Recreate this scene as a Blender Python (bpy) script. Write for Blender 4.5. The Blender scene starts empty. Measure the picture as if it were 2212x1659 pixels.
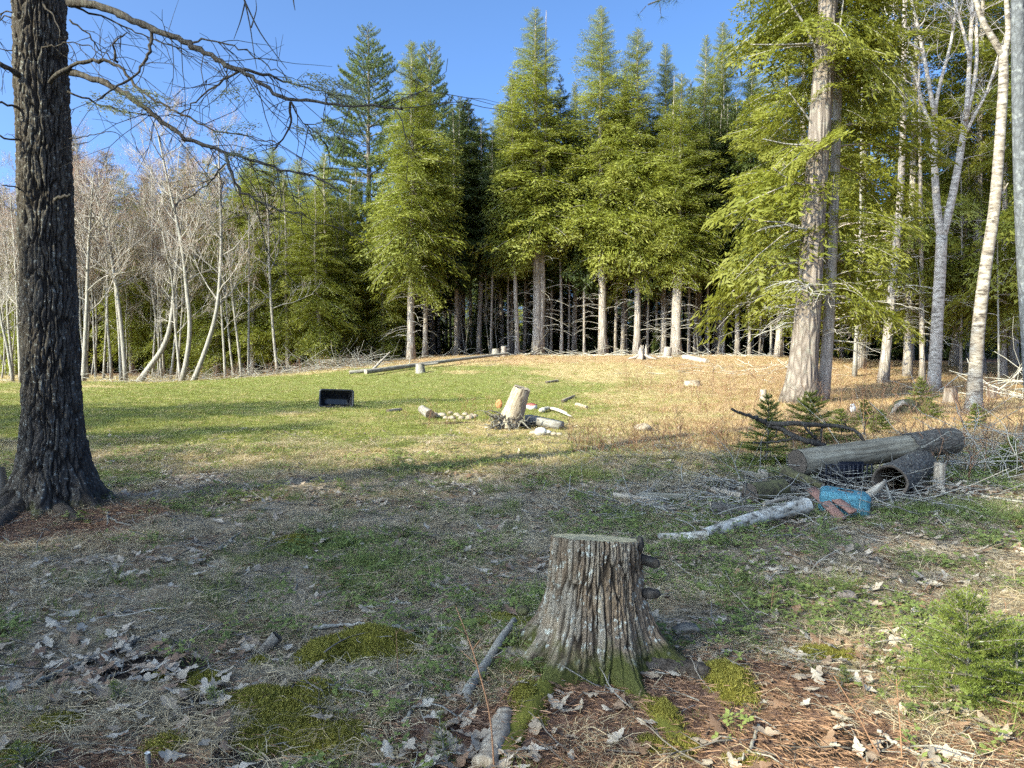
import bpy, math, random
import numpy as np
from mathutils import Vector, Matrix, Euler

SC = bpy.context.scene
COL = SC.collection
rnd = random.Random(7)

# ---------------------------------------------------------------- camera
EYE = 1.6
IW, IH = 2212.0, 1659.0            # the photograph's picture units used for measuring
FPX = 1662.0
HORIZON = 750.0
PITCH = math.atan((IH / 2 - HORIZON) / FPX)
cam_d = bpy.data.cameras.new('camera')
cam = bpy.data.objects.new('camera', cam_d)
COL.objects.link(cam)
cam.location = (0, 0, EYE)
cam.rotation_euler = (math.pi / 2 - PITCH, 0, 0)
cam_d.sensor_width = 36.0
cam_d.sensor_fit = 'HORIZONTAL'
cam_d.lens = 36.0 * FPX / IW
cam_d.clip_start = 0.05
cam_d.clip_end = 2000
SC.camera = cam

# ---------------------------------------------------------------- sky, sun, exposure
SUN_AZ = math.radians(52)          # sun stands this far left of straight behind the camera
SUN_EL = math.radians(31)
SUN_STRENGTH = 2.3
SKY_STRENGTH = 0.15
EXPOSURE = 2.4
sun_vec = Vector((-math.sin(SUN_AZ) * math.cos(SUN_EL), -math.cos(SUN_AZ) * math.cos(SUN_EL), math.sin(SUN_EL)))
world = bpy.data.worlds.new('World')
SC.world = world
world.use_nodes = True
wn = world.node_tree
wn.nodes.clear()
sky = wn.nodes.new('ShaderNodeTexSky')
sky.sky_type = 'NISHITA'
sky.sun_disc = False
sky.sun_elevation = SUN_EL
sky.sun_rotation = math.atan2(sun_vec.x, sun_vec.y) % (2 * math.pi)
sky.altitude = 100
sky.air_density = 0.27
sky.dust_density = 4.0
sky.ozone_density = 10.0
bg = wn.nodes.new('ShaderNodeBackground')
bg.inputs['Strength'].default_value = SKY_STRENGTH
wo = wn.nodes.new('ShaderNodeOutputWorld')
wn.links.new(sky.outputs['Color'], bg.inputs['Color'])
wn.links.new(bg.outputs['Background'], wo.inputs['Surface'])
sun_d = bpy.data.lights.new('sun', 'SUN')
sun_d.energy = SUN_STRENGTH
sun_d.angle = math.radians(0.53)
sun_d.color = (1.0, 0.92, 0.79)
sun = bpy.data.objects.new('sun', sun_d)
COL.objects.link(sun)
sun.rotation_euler = sun_vec.to_track_quat('Z', 'Y').to_euler()
sun.location = (-30, -14, 30)
SC.view_settings.view_transform = 'Standard'
try:
    SC.view_settings.look = 'None'
except Exception:
    pass
SC.view_settings.exposure = EXPOSURE
SC.view_settings.gamma = 1.0
SC.view_settings.use_white_balance = True
SC.view_settings.white_balance_temperature = 7200
SC.view_settings.white_balance_tint = -8
SC.view_settings.use_curve_mapping = False
cy = SC.cycles
cy.max_bounces = 5
cy.diffuse_bounces = 3
cy.glossy_bounces = 2
cy.transmission_bounces = 3
cy.transparent_max_bounces = 4
cy.use_adaptive_sampling = True
cy.adaptive_threshold = 0.015
cy.use_denoising = False
cy.sample_clamp_indirect = 6.0

# ---------------------------------------------------------------- noise
def hash01(ix, iy, iz, seed=0):
    h = (ix.astype(np.int64) * 374761393 + iy.astype(np.int64) * 668265263 + iz.astype(np.int64) * 1440662683 + seed * 974634217) & 0xffffffff
    h = ((h ^ (h >> 13)) * 1274126177) & 0xffffffff
    h = ((h ^ (h >> 15)) * 2246822519) & 0xffffffff
    return ((h ^ (h >> 16)) & 0xffffff) / float(0xffffff)

def vnoise(x, y, z=None, seed=0):
    x = np.asarray(x, float); y = np.asarray(y, float)
    z = np.zeros_like(x) if z is None else np.asarray(z, float) + np.zeros_like(x)
    ix, iy, iz = np.floor(x), np.floor(y), np.floor(z)
    fx, fy, fz = x - ix, y - iy, z - iz
    fx = fx * fx * (3 - 2 * fx); fy = fy * fy * (3 - 2 * fy); fz = fz * fz * (3 - 2 * fz)
    r = 0
    for a in (0, 1):
        for b in (0, 1):
            for c in (0, 1):
                w = (fx if a else 1 - fx) * (fy if b else 1 - fy) * (fz if c else 1 - fz)
                r = r + w * hash01(ix + a, iy + b, iz + c, seed)
    return r

def fbm(x, y, z=None, seed=0, oct=4):
    s, a, t, f = 0, 0.5, 0, 1.0
    for k in range(oct):
        s = s + a * vnoise(np.asarray(x) * f, np.asarray(y) * f, None if z is None else np.asarray(z) * f, seed + k * 17)
        t += a; a *= 0.5; f *= 2.03
    return s / t

def sstep(a, b, x):
    t = np.clip((np.asarray(x, float) - a) / (b - a), 0, 1)
    return t * t * (3 - 2 * t)

def cell_edges(u, v, period, seed):
    """distance between nearest and second-nearest jittered cell (u periodic): 0 on a cell border"""
    iu, iv = np.floor(u), np.floor(v)
    d1 = np.full(u.shape, 9.0); d2 = np.full(u.shape, 9.0); cid = np.zeros(u.shape)
    for a in (-1, 0, 1):
        for b in (-1, 0, 1):
            cu, cv = iu + a, iv + b
            hu = np.mod(cu, period)
            pu = cu + 0.15 + 0.7 * hash01(hu, cv, hu * 0, seed)
            pv = cv + 0.1 + 0.8 * hash01(hu, cv, hu * 0 + 1, seed)
            d = np.hypot(u - pu, v - pv)
            c = hash01(hu, cv, hu * 0 + 2, seed)
            m = d < d1
            d2 = np.where(m, d1, np.minimum(d2, d))
            cid = np.where(m, c, cid)
            d1 = np.where(m, d, d1)
    return d2 - d1, cid

# ---------------------------------------------------------------- mesh building
class MB:
    def __init__(s):
        s.v, s.t, s.q, s.a, s.n = [], [], [], [], 0
    def add(s, v, tris=None, quads=None, tint=0.0):
        v = np.asarray(v, float).reshape(-1, 3)
        if tris is not None and len(tris):
            s.t.append(np.asarray(tris, np.int64).reshape(-1, 3) + s.n)
        if quads is not None and len(quads):
            s.q.append(np.asarray(quads, np.int64).reshape(-1, 4) + s.n)
        s.v.append(v)
        s.a.append(np.zeros(len(v)) + tint)
        s.n += len(v)
        return s
    def tube(s, pts, radii, n=6, tint=0.0, cap=True, rough=0.0, seed=0):
        p = np.asarray(pts, float)
        k = len(p)
        r = np.zeros(k) + np.asarray(radii, float)
        t = np.gradient(p, axis=0)
        t /= np.linalg.norm(t, axis=1)[:, None] + 1e-12
        d = p[-1] - p[0]
        ref = np.array([1.0, 0, 0]) if abs(d[0]) < 0.6 * (np.linalg.norm(d) + 1e-9) else np.array([0, 0.2, 1.0])
        n1 = np.cross(t, ref); n1 /= np.linalg.norm(n1, axis=1)[:, None] + 1e-12
        n2 = np.cross(t, n1)
        ang = np.arange(n) * 2 * math.pi / n
        rr = r[:, None] * np.ones((1, n))
        if rough:
            g = np.random.RandomState(seed + k)
            rr = rr * (1 + rough * (g.rand(k, n) - 0.5))
        v = p[:, None, :] + rr[..., None] * (np.cos(ang)[None, :, None] * n1[:, None, :] + np.sin(ang)[None, :, None] * n2[:, None, :])
        i = np.arange(k - 1)[:, None] * n + np.arange(n)[None, :]
        j = np.arange(k - 1)[:, None] * n + (np.arange(n)[None, :] + 1) % n
        q = np.stack([i, j, j + n, i + n], -1).reshape(-1, 4)
        v = v.reshape(-1, 3)
        tr = None
        if cap:
            v = np.vstack([v, p[:1], p[-1:]])
            c0, c1 = k * n, k * n + 1
            a = np.arange(n); b = (a + 1) % n
            tr = np.vstack([np.stack([np.full(n, c0), b, a], -1), np.stack([np.full(n, c1), a + (k - 1) * n, b + (k - 1) * n], -1)])
        s.add(v, tr, q, tint)
        return s
    def mesh(s, name, m, smooth=True):
        v = np.vstack(s.v) if s.v else np.zeros((0, 3))
        q = np.vstack(s.q) if s.q else np.zeros((0, 4), np.int64)
        t = np.vstack(s.t) if s.t else np.zeros((0, 3), np.int64)
        me = bpy.data.meshes.new(name)
        me.vertices.add(len(v)); me.vertices.foreach_set('co', v.astype(np.float32).ravel())
        me.loops.add(q.size + t.size)
        me.loops.foreach_set('vertex_index', np.concatenate([q.ravel(), t.ravel()]).astype(np.int32))
        me.polygons.add(len(q) + len(t))
        st = np.concatenate([np.arange(len(q)) * 4, len(q) * 4 + np.arange(len(t)) * 3]).astype(np.int32)
        me.polygons.foreach_set('loop_start', st)
        if smooth:
            me.polygons.foreach_set('use_smooth', np.ones(len(q) + len(t), bool))
        me.update(calc_edges=True)
        at = me.attributes.new('tint', 'FLOAT', 'POINT')
        at.data.foreach_set('value', (np.concatenate(s.a) if s.a else np.zeros(0)).astype(np.float32))
        for mm in (m if isinstance(m, (list, tuple)) else [m]):
            me.materials.append(mm)
        return me
    def obj(s, name, m, parent=None, smooth=True):
        return link(name, s.mesh(name, m, smooth), parent)

def link(name, data, parent=None):
    o = bpy.data.objects.new(name, data)
    COL.objects.link(o)
    if parent is not None:
        o.parent = parent
    return o

def tag(o, label, cat, group=None):
    o['label'] = label
    o['category'] = cat
    if group:
        o['group'] = group
    return o

def thing(name, label, cat, loc=(0, 0, 0), group=None):
    o = link(name, None)
    o.location = loc
    o.empty_display_size = 0.1
    return tag(o, label, cat, group)

def kind(o, k):
    o['kind'] = k
    return o

# ---------------------------------------------------------------- picture -> place
def ray(px, py):
    x = (px - IW / 2) / FPX; y = (IH / 2 - py) / FPX
    d = np.array([x, 1.0 * math.cos(PITCH) + y * math.sin(PITCH), y * math.cos(PITCH) - math.sin(PITCH)])
    return d

def at_depth(px, py, depth):
    d = ray(px, py)
    t = depth / d[1]
    return np.array([d[0] * t, depth, EYE + d[2] * t])

def on_ground(px, py, lift=0.0):
    d = ray(px, py)
    t, step = 1.0, 0.05
    prev = t
    while t < 140:
        p = d * t
        if EYE + p[2] <= hgt(p[0], p[1]) + lift:
            break
        prev = t
        t += step; step *= 1.02
    a, b = prev, t
    for _ in range(24):
        m = (a + b) / 2
        p = d * m
        if EYE + p[2] <= hgt(p[0], p[1]) + lift:
            b = m
        else:
            a = m
    p = d * b
    return np.array([p[0], p[1], EYE + p[2]])

# ---------------------------------------------------------------- terrain height
# moss cushions: centre in the picture, half-size, height, warmth
MOSS_PX = [(735, 1405, 120, 38, 0.09), (840, 1395, 90, 30, 0.05), (600, 1560, 130, 80, 0.025), (720, 1590, 90, 70, 0.02), (700, 1500, 80, 22, 0.05),
           (540, 1530, 60, 40, 0.02), (440, 1478, 50, 20, 0.02), (110, 1580, 60, 26, 0.015), (360, 1625, 40, 24, 0.02), (50, 1640, 60, 20, 0.01),
           (1565, 1478, 60, 42, 0.07), (1440, 1555, 50, 40, 0.05), (1480, 1600, 40, 30, 0.03), (1135, 1510, 45, 45, 0.06), (1090, 1345, 70, 14, 0.04),
           (1780, 1418, 90, 18, 0.03), (1400, 1600, 40, 20, 0.02), (560, 1425, 30, 16, 0.03), (620, 1170, 70, 10, 0.02), (1600, 1640, 50, 16, 0.01), (340, 1480, 30, 10, 0.02)]
def flat_ground(px, py):
    d = ray(px, py); t = -EYE / d[2]
    return d[0] * t, d[1] * t
MOSS = []
for (px, py, rx, ry, h) in MOSS_PX:
    x, y = flat_ground(px, py)
    MOSS.append((x, y, rx / FPX * y, ry * y * y / (FPX * EYE), h))

def moss_field(x, y):
    m = np.zeros(np.shape(x)); hh = np.zeros(np.shape(x))
    wob = (fbm(np.asarray(x) * 5, np.asarray(y) * 5, seed=91, oct=3) - 0.5) * 1.3
    for (cx, cy_, rx, ry, h) in MOSS:
        d = np.hypot((x - cx) / rx, (y - cy_) / ry) + wob
        k = 1 - sstep(0.55, 1.05, d)
        m = np.maximum(m, k)
        hh = hh + h * (1 - sstep(0.0, 1.1, d))
    return m, hh

BUMPS = [(-3.4, 17.2, 1.5, 0.9, 0.16), (-1.6, 15.8, 1.2, 0.6, 0.05), (1.4, 10.3, 1.0, 0.5, 0.10), (2.6, 10.4, 1.0, 0.5, 0.09), (3.4, 8.6, 1.9, 0.8, 0.07),
         (-4.45, 7.45, 0.9, 0.8, 0.10), (0.42, 3.95, 0.8, 0.7, 0.05), (0.0, 15.4, 1.2, 0.7, 0.10), (0.3, 10.9, 0.35, 0.2, -0.12), (2.6, 9.7, 0.3, 0.2, -0.06)]

def hgt(x, y):
    x = np.asarray(x, float); y = np.asarray(y, float)
    hill = 1.12 * sstep(24, 43, y + 0.10 * np.abs(x - 4)) * sstep(-17, -2, x) * (1 - 0.35 * sstep(12, 24, x))
    far = 1 - sstep(25, 60, y)
    z = hill
    z = z + 0.10 * (fbm(x * 0.35, y * 0.35, seed=3, oct=3) - 0.5)
    z = z + 0.085 * (fbm(x * 1.7, y * 1.7, seed=5, oct=3) - 0.5)
    near = 1 - sstep(9, 16, y)
    z = z + near * 0.034 * (fbm(x * 6.0, y * 6.0, seed=8, oct=2) - 0.5)
    for (cx, cy_, rx, ry, h) in BUMPS:
        z = z + h * np.exp(-(((x - cx) / rx) ** 2 + ((y - cy_) / ry) ** 2) * 1.6)
    if np.ndim(x) == 0:
        if y < 9:
            z = z + moss_field(x, y)[1]
    else:
        nm = (y < 9) & (y > 0) & (np.abs(x) < 8)
        if nm.any():
            hh = np.zeros(x.shape)
            hh[nm] = moss_field(x[nm], y[nm])[1]
            z = z + hh
    return z

# ---------------------------------------------------------------- ground masks, shared by the soil colours and the scattered plants
def zones(x, y):
    """green, straw, tan (fern/needle litter), needle (brown pine needles), dirt, leaf density: 0..1 each"""
    n1 = fbm(x * 0.55, y * 0.55, seed=21, oct=4)
    n2 = fbm(x * 1.9, y * 1.9, seed=22, oct=3)
    n3 = fbm(x * 0.22, y * 0.4, seed=24, oct=3)
    left = 1 - sstep(-1.5, 3.0, x + (n3 - 0.5) * 5)
    mid = sstep(9.0, 12.5, y)
    green = np.clip(0.34 + (n1 - 0.5) * 2.2 + (n2 - 0.5) * 1.0, 0, 1) * (1 - mid)
    gm = np.clip(0.24 + 0.66 * left * sstep(10.5, 14, y) + (n3 - 0.5) * 2.2 + (n1 - 0.5) * 0.9, 0, 1)
    # a greener tongue across the open middle, browner towards the right and the crest
    tongue = np.exp(-((y - 25) / 7.0) ** 2) * (1 - sstep(5, 12, x))
    gm = np.clip(gm + 0.28 * tongue, 0, 1)
    tan = np.clip(sstep(0.5, 6.0, x + (n3 - 0.5) * 6 - 0.2 * np.maximum(y - 16, 0)) + sstep(34, 40, y + (n1 - 0.5) * 6) * sstep(-14, -4, x), 0, 1) * mid
    gm = gm * (1 - 0.72 * tan)
    gm = gm * (1 - sstep(33, 38, y))
    green = green + gm * mid
    needle = np.zeros(np.shape(x))
    for (cx, cy_, rx, ry) in ((0.9, 3.15, 1.3, 0.75), (-1.6, 2.7, 0.6, 0.35), (-4.1, 6.9, 0.9, 0.7), (2.0, 2.9, 1.2, 0.5)):
        d = np.hypot((x - cx) / rx, (y - cy_) / ry) + (n2 - 0.5) * 1.1
        needle = np.maximum(needle, 1 - sstep(0.6, 1.15, d))
    dirt = np.zeros(np.shape(x))
    for (cx, cy_, rx, ry) in ((-1.38, 3.30, 0.22, 0.30), (-1.05, 3.0, 0.18, 0.22), (1.30, 3.05, 0.30, 0.14), (0.3, 10.8, 0.7, 0.3), (3.5, 8.3, 1.7, 0.7), (-1.7, 3.75, 0.3, 0.2), (-0.9, 15.7, 1.4, 0.3), (0.4, 15.2, 1.0, 0.5)):
        d = np.hypot((x - cx) / rx, (y - cy_) / ry) + (n2 - 0.5) * 1.2
        dirt = np.maximum(dirt, 1 - sstep(0.6, 1.2, d))
    green = green * (1 - needle) * (1 - dirt)
    leaf = np.clip(0.5 + (fbm(x * 1.1, y * 1.1, seed=31, oct=3) - 0.5) * 2.6, 0, 1)
    return dict(green=green, tan=tan, needle=needle, dirt=dirt, leaf=leaf, n1=n1, n2=n2)
# ---------------------------------------------------------------- materials
class NT:
    def __init__(s, name):
        s.m = bpy.data.materials.new(name)
        s.m.use_nodes = True
        s.t = s.m.node_tree
        s.t.nodes.clear()
        s.out = s.t.nodes.new('ShaderNodeOutputMaterial')
    def n(s, ty, **kw):
        nd = s.t.nodes.new(ty)
        for k, v in kw.items():
            if k.startswith('_'):
                setattr(nd, k[1:], v)
        for k, v in kw.items():
            if not k.startswith('_'):
                key = k.replace('__', ' ')
                sk = nd.inputs[int(key[1:])] if key[0] == 'i' and key[1:].isdigit() else nd.inputs[key]
                s.put(sk, v)
        return nd
    def put(s, sk, v):
        if isinstance(v, bpy.types.NodeSocket):
            s.t.links.new(v, sk)
        elif isinstance(v, tuple) and len(v) == 3 and sk.type == 'RGBA':
            sk.default_value = (*v, 1)
        else:
            sk.default_value = v
    def coords(s, kind='Object', scale=(1, 1, 1)):
        tc = s.n('ShaderNodeTexCoord')
        return s.n('ShaderNodeMapping', Vector=tc.outputs[kind], Scale=scale).outputs[0]
    def noise(s, vec, scale, detail=4, rough=0.55, dist=0.0):
        return s.n('ShaderNodeTexNoise', Vector=vec, Scale=scale, Detail=detail, Roughness=rough, Distortion=dist).outputs['Fac']
    def ramp(s, fac, stops):
        nd = s.n('ShaderNodeValToRGB', Fac=fac)
        e = nd.color_ramp.elements
        while len(e) < len(stops):
            e.new(0.5)
        for el, (p, c) in zip(e, stops):
            el.position = p
            el.color = (*c, 1) if isinstance(c, tuple) else (c, c, c, 1)
        return nd.outputs['Color']
    def mix(s, fac, a, b, mode='MIX'):
        nd = s.n('ShaderNodeMix', _data_type='RGBA', _blend_type=mode)
        s.put(nd.inputs[0], fac); s.put(nd.inputs[6], a); s.put(nd.inputs[7], b)
        return nd.outputs[2]
    def math(s, op, a, b=0.0, clamp=False):
        nd = s.n('ShaderNodeMath', _operation=op, _use_clamp=clamp)
        s.put(nd.inputs[0], a); s.put(nd.inputs[1], b)
        return nd.outputs[0]
    def attr(s, name):
        return s.n('ShaderNodeAttribute', _attribute_name=name).outputs['Fac']
    def rand(s):
        return s.n('ShaderNodeObjectInfo').outputs['Random']
    def bump(s, h, strength=0.5, dist=0.02):
        return s.n('ShaderNodeBump', Height=h, Strength=strength, Distance=dist).outputs[0]
    def surf(s, col, rough=0.8, normal=None, spec=0.3, metal=0.0):
        kw = {'Base__Color': col, 'Roughness': rough, 'Specular__IOR__Level': spec, 'Metallic': metal}
        if normal is not None:
            kw['Normal'] = normal
        b = s.n('ShaderNodeBsdfPrincipled', **kw)
        s.t.links.new(b.outputs[0], s.out.inputs[0])
        return s.m
    def leafy(s, col, trans_col, amount=0.35, rough=0.55):
        a = s.n('ShaderNodeBsdfPrincipled', Base__Color=col, Roughness=rough, Specular__IOR__Level=0.25)
        b = s.n('ShaderNodeBsdfTranslucent', Color=trans_col)
        m = s.n('ShaderNodeMixShader')
        s.put(m.inputs[0], amount)
        s.t.links.new(a.outputs[0], m.inputs[1]); s.t.links.new(b.outputs[0], m.inputs[2])
        s.t.links.new(m.outputs[0], s.out.inputs[0])
        return s.m

def mat_bark(name, dark, light, lich=(0.30, 0.32, 0.26), scale=1.0, lichen=0.25, bump=0.6, stretch=0.16, dead=(0.36, 0.33, 0.29), world_z=None):
    n = NT(name)
    v = n.coords('Object', (scale * 9, scale * 9, scale * 9 * stretch))
    vor = n.n('ShaderNodeTexVoronoi', _feature='DISTANCE_TO_EDGE', Vector=n.n('ShaderNodeMix', _data_type='VECTOR', i0=0.12, i4=v, i5=n.n('ShaderNodeTexNoise', Vector=v, Scale=1.3).outputs['Color']).outputs[1], Scale=1.0)
    e = n.math('MULTIPLY', vor.outputs['Distance'], 3.2, True)
    v2 = n.coords('Object')
    fine = n.noise(v2, 30 * scale, 5, 0.65)
    big = n.noise(v2, 1.1 * scale, 3)
    c = n.mix(e, dark, light)
    c = n.mix(n.math('MULTIPLY', fine, 0.8), c, tuple(x * 0.55 for x in light))
    lf = n.ramp(n.noise(v2, 5.5 * scale, 4, 0.6), [(0.54, 0.0), (0.68, 1.0)])
    c = n.mix(n.math('MULTIPLY', lf, lichen), c, lich)
    c = n.mix(n.math('MULTIPLY', big, 0.35), c, tuple(x * 0.7 for x in light))
    c = n.mix(n.attr('tint'), c, n.mix(fine, tuple(x * 0.75 for x in dead), tuple(x * 1.2 for x in dead)))
    h = n.math('ADD', e, n.math('MULTIPLY', fine, 0.35))
    return n.surf(c, 0.88, n.bump(h, bump, 0.03 / scale), 0.15)

def mat_foliage(name, a, b, tip, trans, amount=0.35, noise_scale=0.9):
    n = NT(name)
    v = n.coords('Object')
    f = n.noise(v, noise_scale, 3)
    c = n.mix(n.ramp(f, [(0.35, 0.0), (0.65, 1.0)]), a, b)
    c = n.mix(n.attr('tint'), c, tip)
    r = n.rand()
    c = n.mix(n.math('MULTIPLY', r, 0.45), c, tuple(x * 0.62 for x in a))
    tr = n.mix(0.5, c, trans)
    return n.leafy(c, tr, amount)

M = {}
M['hemlock_bark'] = mat_bark('hemlock_bark', (0.14, 0.108, 0.09), (0.42, 0.355, 0.31), scale=1.0, lichen=0.3, dead=(0.30, 0.265, 0.23))
M['pine_bark'] = mat_bark('pine_bark', (0.075, 0.055, 0.045), (0.285, 0.23, 0.195), scale=0.8, lichen=0.25, bump=0.9, stretch=0.22)
M['grey_bark'] = mat_bark('grey_bark', (0.16, 0.14, 0.12), (0.34, 0.30, 0.26), scale=1.6, lichen=0.5, bump=0.4, dead=(0.36, 0.29, 0.245))
M['dark_bark'] = mat_bark('dark_bark', (0.022, 0.017, 0.014), (0.085, 0.07, 0.058), lich=(0.16, 0.17, 0.14), scale=3.0, lichen=0.3, bump=0.5, dead=(0.05, 0.042, 0.035))
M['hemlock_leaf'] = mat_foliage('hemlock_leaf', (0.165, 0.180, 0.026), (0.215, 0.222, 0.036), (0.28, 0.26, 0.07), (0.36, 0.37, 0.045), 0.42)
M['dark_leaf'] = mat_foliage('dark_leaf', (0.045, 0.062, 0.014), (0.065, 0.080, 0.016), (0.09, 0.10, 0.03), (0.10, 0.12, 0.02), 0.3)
M['near_leaf'] = mat_foliage('near_leaf', (0.145, 0.155, 0.022), (0.20, 0.195, 0.028), (0.27, 0.25, 0.055), (0.34, 0.34, 0.035), 0.42, 1.6)
M['pine_leaf'] = mat_foliage('pine_leaf', (0.105, 0.140, 0.045), (0.14, 0.17, 0.055), (0.20, 0.20, 0.07), (0.18, 0.22, 0.06), 0.3)
M['brown_leaf'] = mat_foliage('brown_leaf', (0.13, 0.10, 0.022), (0.16, 0.125, 0.03), (0.22, 0.15, 0.06), (0.2, 0.16, 0.04), 0.3)
M['fir_leaf'] = mat_foliage('fir_leaf', (0.12, 0.155, 0.030), (0.165, 0.20, 0.038), (0.30, 0.32, 0.08), (0.26, 0.32, 0.05), 0.3, 6.0)
M['spruce_leaf'] = mat_foliage('spruce_leaf', (0.13, 0.155, 0.035), (0.17, 0.185, 0.04), (0.26, 0.26, 0.07), (0.25, 0.28, 0.05), 0.3, 6.0)
M['bud'] = mat_foliage('bud', (0.30, 0.15, 0.10), (0.34, 0.19, 0.13), (0.4, 0.2, 0.12), (0.35, 0.18, 0.1), 0.2)
M['pale_bud'] = mat_foliage('pale_bud', (0.26, 0.27, 0.15), (0.32, 0.31, 0.18), (0.36, 0.35, 0.2), (0.33, 0.33, 0.18), 0.3)

def mat_birch(name):
    n = NT(name)
    v = n.coords('Object', (3.5, 3.5, 11))
    f = n.noise(v, 1.3, 5, 0.7)
    v2 = n.coords('Object', (2.5, 2.5, 2.2))
    g = n.noise(v2, 1.4, 4)
    c = n.ramp(f, [(0.36, (0.05, 0.038, 0.03)), (0.45, (0.17, 0.135, 0.105)), (0.55, (0.28, 0.24, 0.195)), (0.70, (0.39, 0.36, 0.315))])
    c = n.mix(n.ramp(g, [(0.50, 0.0), (0.72, 1.0)]), c, (0.19, 0.145, 0.11))
    return n.surf(c, 0.7, n.bump(f, 0.5, 0.02), 0.25)
M['birch_bark'] = mat_birch('birch_bark')
def mat_birch_log(name):
    n = NT(name)
    v = n.coords('Object', (9, 9, 5))
    f = n.noise(v, 1.6, 5, 0.65)
    g = n.noise(n.coords('Object', (14, 14, 60)), 1.0, 3)
    c = n.ramp(f, [(0.36, (0.05, 0.04, 0.032)), (0.46, (0.30, 0.26, 0.21)), (0.58, (0.50, 0.46, 0.40))])
    c = n.mix(n.ramp(g, [(0.60, 0.0), (0.68, 0.8)]), c, (0.07, 0.055, 0.045))
    return n.surf(c, 0.75, n.bump(f, 0.8, 0.02), 0.25)
M['birch_log'] = mat_birch_log('birch_log')

def mat_white_trunk(name):
    n = NT(name)
    v = n.coords('Object', (3, 3, 7))
    f = n.noise(v, 1.7, 5, 0.6)
    c = n.ramp(f, [(0.34, (0.11, 0.09, 0.075)), (0.46, (0.30, 0.25, 0.21)), (0.60, (0.42, 0.36, 0.31)), (0.72, (0.52, 0.465, 0.41))])
    c = n.mix(n.attr('tint'), c, (0.40, 0.34, 0.31))
    return n.surf(c, 0.8, n.bump(f, 0.4, 0.02), 0.2)
M['white_trunk'] = mat_white_trunk('white_trunk')
M['blue_grey_bark'] = mat_bark('blue_grey_bark', (0.06, 0.06, 0.062), (0.15, 0.15, 0.155), lich=(0.27, 0.27, 0.26), scale=1.4, lichen=0.6, bump=0.4, stretch=0.5)

def mat_hero_bark(name, furrow, plate, pale, lichen_col, moss=True, moss_top=0.22, pale_amt=0.5, furrow_fac=0.75):
    """attributes: tint = bark plate (1) or furrow (0); cellv = value of the plate"""
    n = NT(name)
    v = n.coords('Object')
    fine = n.noise(v, 55, 5, 0.7)
    mid = n.noise(v, 9, 4, 0.6)
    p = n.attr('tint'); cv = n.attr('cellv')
    c = n.mix(cv, plate, tuple(x * 0.55 for x in plate))
    c = n.mix(n.math('MULTIPLY', n.ramp(fine, [(0.4, 0.0), (0.7, 1.0)]), 0.5), c, tuple(x * 0.5 for x in plate))
    c = n.mix(n.math('MULTIPLY', n.ramp(n.math('ADD', n.math('MULTIPLY', cv, 0.5), n.math('MULTIPLY', mid, 0.6)), [(0.56, 0.0), (0.70, 1.0)]), pale_amt), c, pale)
    lf = n.ramp(n.noise(v, 26, 3, 0.6), [(0.585, 0.0), (0.64, 1.0)])
    c = n.mix(n.math('MULTIPLY', n.math('MULTIPLY', lf, p), 0.75), c, lichen_col)
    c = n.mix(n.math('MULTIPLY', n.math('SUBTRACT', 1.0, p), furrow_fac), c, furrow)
    if moss:
        z = n.n('ShaderNodeSeparateXYZ', Vector=v).outputs[2]
        hm = n.math('SUBTRACT', n.math('ADD', n.math('MULTIPLY', mid, 0.42), moss_top - 0.20), z)
        mf = n.math('MULTIPLY', hm, 9.0, True)
        mcol = n.mix(fine, (0.028, 0.032, 0.011), (0.105, 0.10, 0.028))
        c = n.mix(n.math('MULTIPLY', mf, n.attr('mossy')), c, mcol)
    h = n.math('ADD', n.math('MULTIPLY', fine, 0.5), mid)
    return n.surf(c, 0.9, n.bump(h, 0.9, 0.014), 0.12)
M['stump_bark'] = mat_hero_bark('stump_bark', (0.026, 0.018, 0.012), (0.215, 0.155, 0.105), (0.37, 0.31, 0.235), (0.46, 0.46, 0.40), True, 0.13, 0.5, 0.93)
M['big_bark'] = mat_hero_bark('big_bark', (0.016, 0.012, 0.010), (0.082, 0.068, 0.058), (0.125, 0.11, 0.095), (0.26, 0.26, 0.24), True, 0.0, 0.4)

def mat_root(name):
    n = NT(name)
    v = n.coords('Object')
    f = n.noise(v, 40, 5, 0.7)
    g = n.noise(v, 7, 4)
    c = n.ramp(f, [(0.3, (0.075, 0.06, 0.048)), (0.55, (0.18, 0.155, 0.13)), (0.75, (0.30, 0.28, 0.24))])
    mo = n.mix(f, (0.06, 0.065, 0.014), (0.16, 0.145, 0.03))
    mf = n.ramp(n.math('ADD', g, n.math('MULTIPLY', n.attr('tint'), 0.6)), [(0.62, 0.0), (0.78, 1.0)])
    c = n.mix(mf, c, mo)
    return n.surf(c, 0.92, n.bump(n.math('ADD', f, n.math('MULTIPLY', g, 2)), 0.7, 0.012), 0.1)
M['root'] = mat_root('root')

def mat_endgrain(name, a, b, ring=38.0, dark=0.0):
    n = NT(name)
    v = n.coords('Object')
    w = n.n('ShaderNodeTexWave', _wave_type='RINGS', _rings_direction='Z', Vector=v, Scale=ring, Distortion=2.0, Detail=2.0)
    f = n.noise(v, 18, 4)
    c = n.mix(w.outputs['Fac'], a, b)
    c = n.mix(n.ramp(f, [(0.45, 0.0), (0.65, 1.0)]), c, tuple(x * 0.6 for x in a))
    return n.surf(c, 0.85, n.bump(w.outputs['Fac'], 0.2, 0.003), 0.15)
M['cut_face'] = mat_endgrain('cut_face', (0.47, 0.40, 0.25), (0.36, 0.29, 0.17))
M['dark_cut'] = mat_endgrain('dark_cut', (0.12, 0.095, 0.075), (0.075, 0.055, 0.042), 26)

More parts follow.
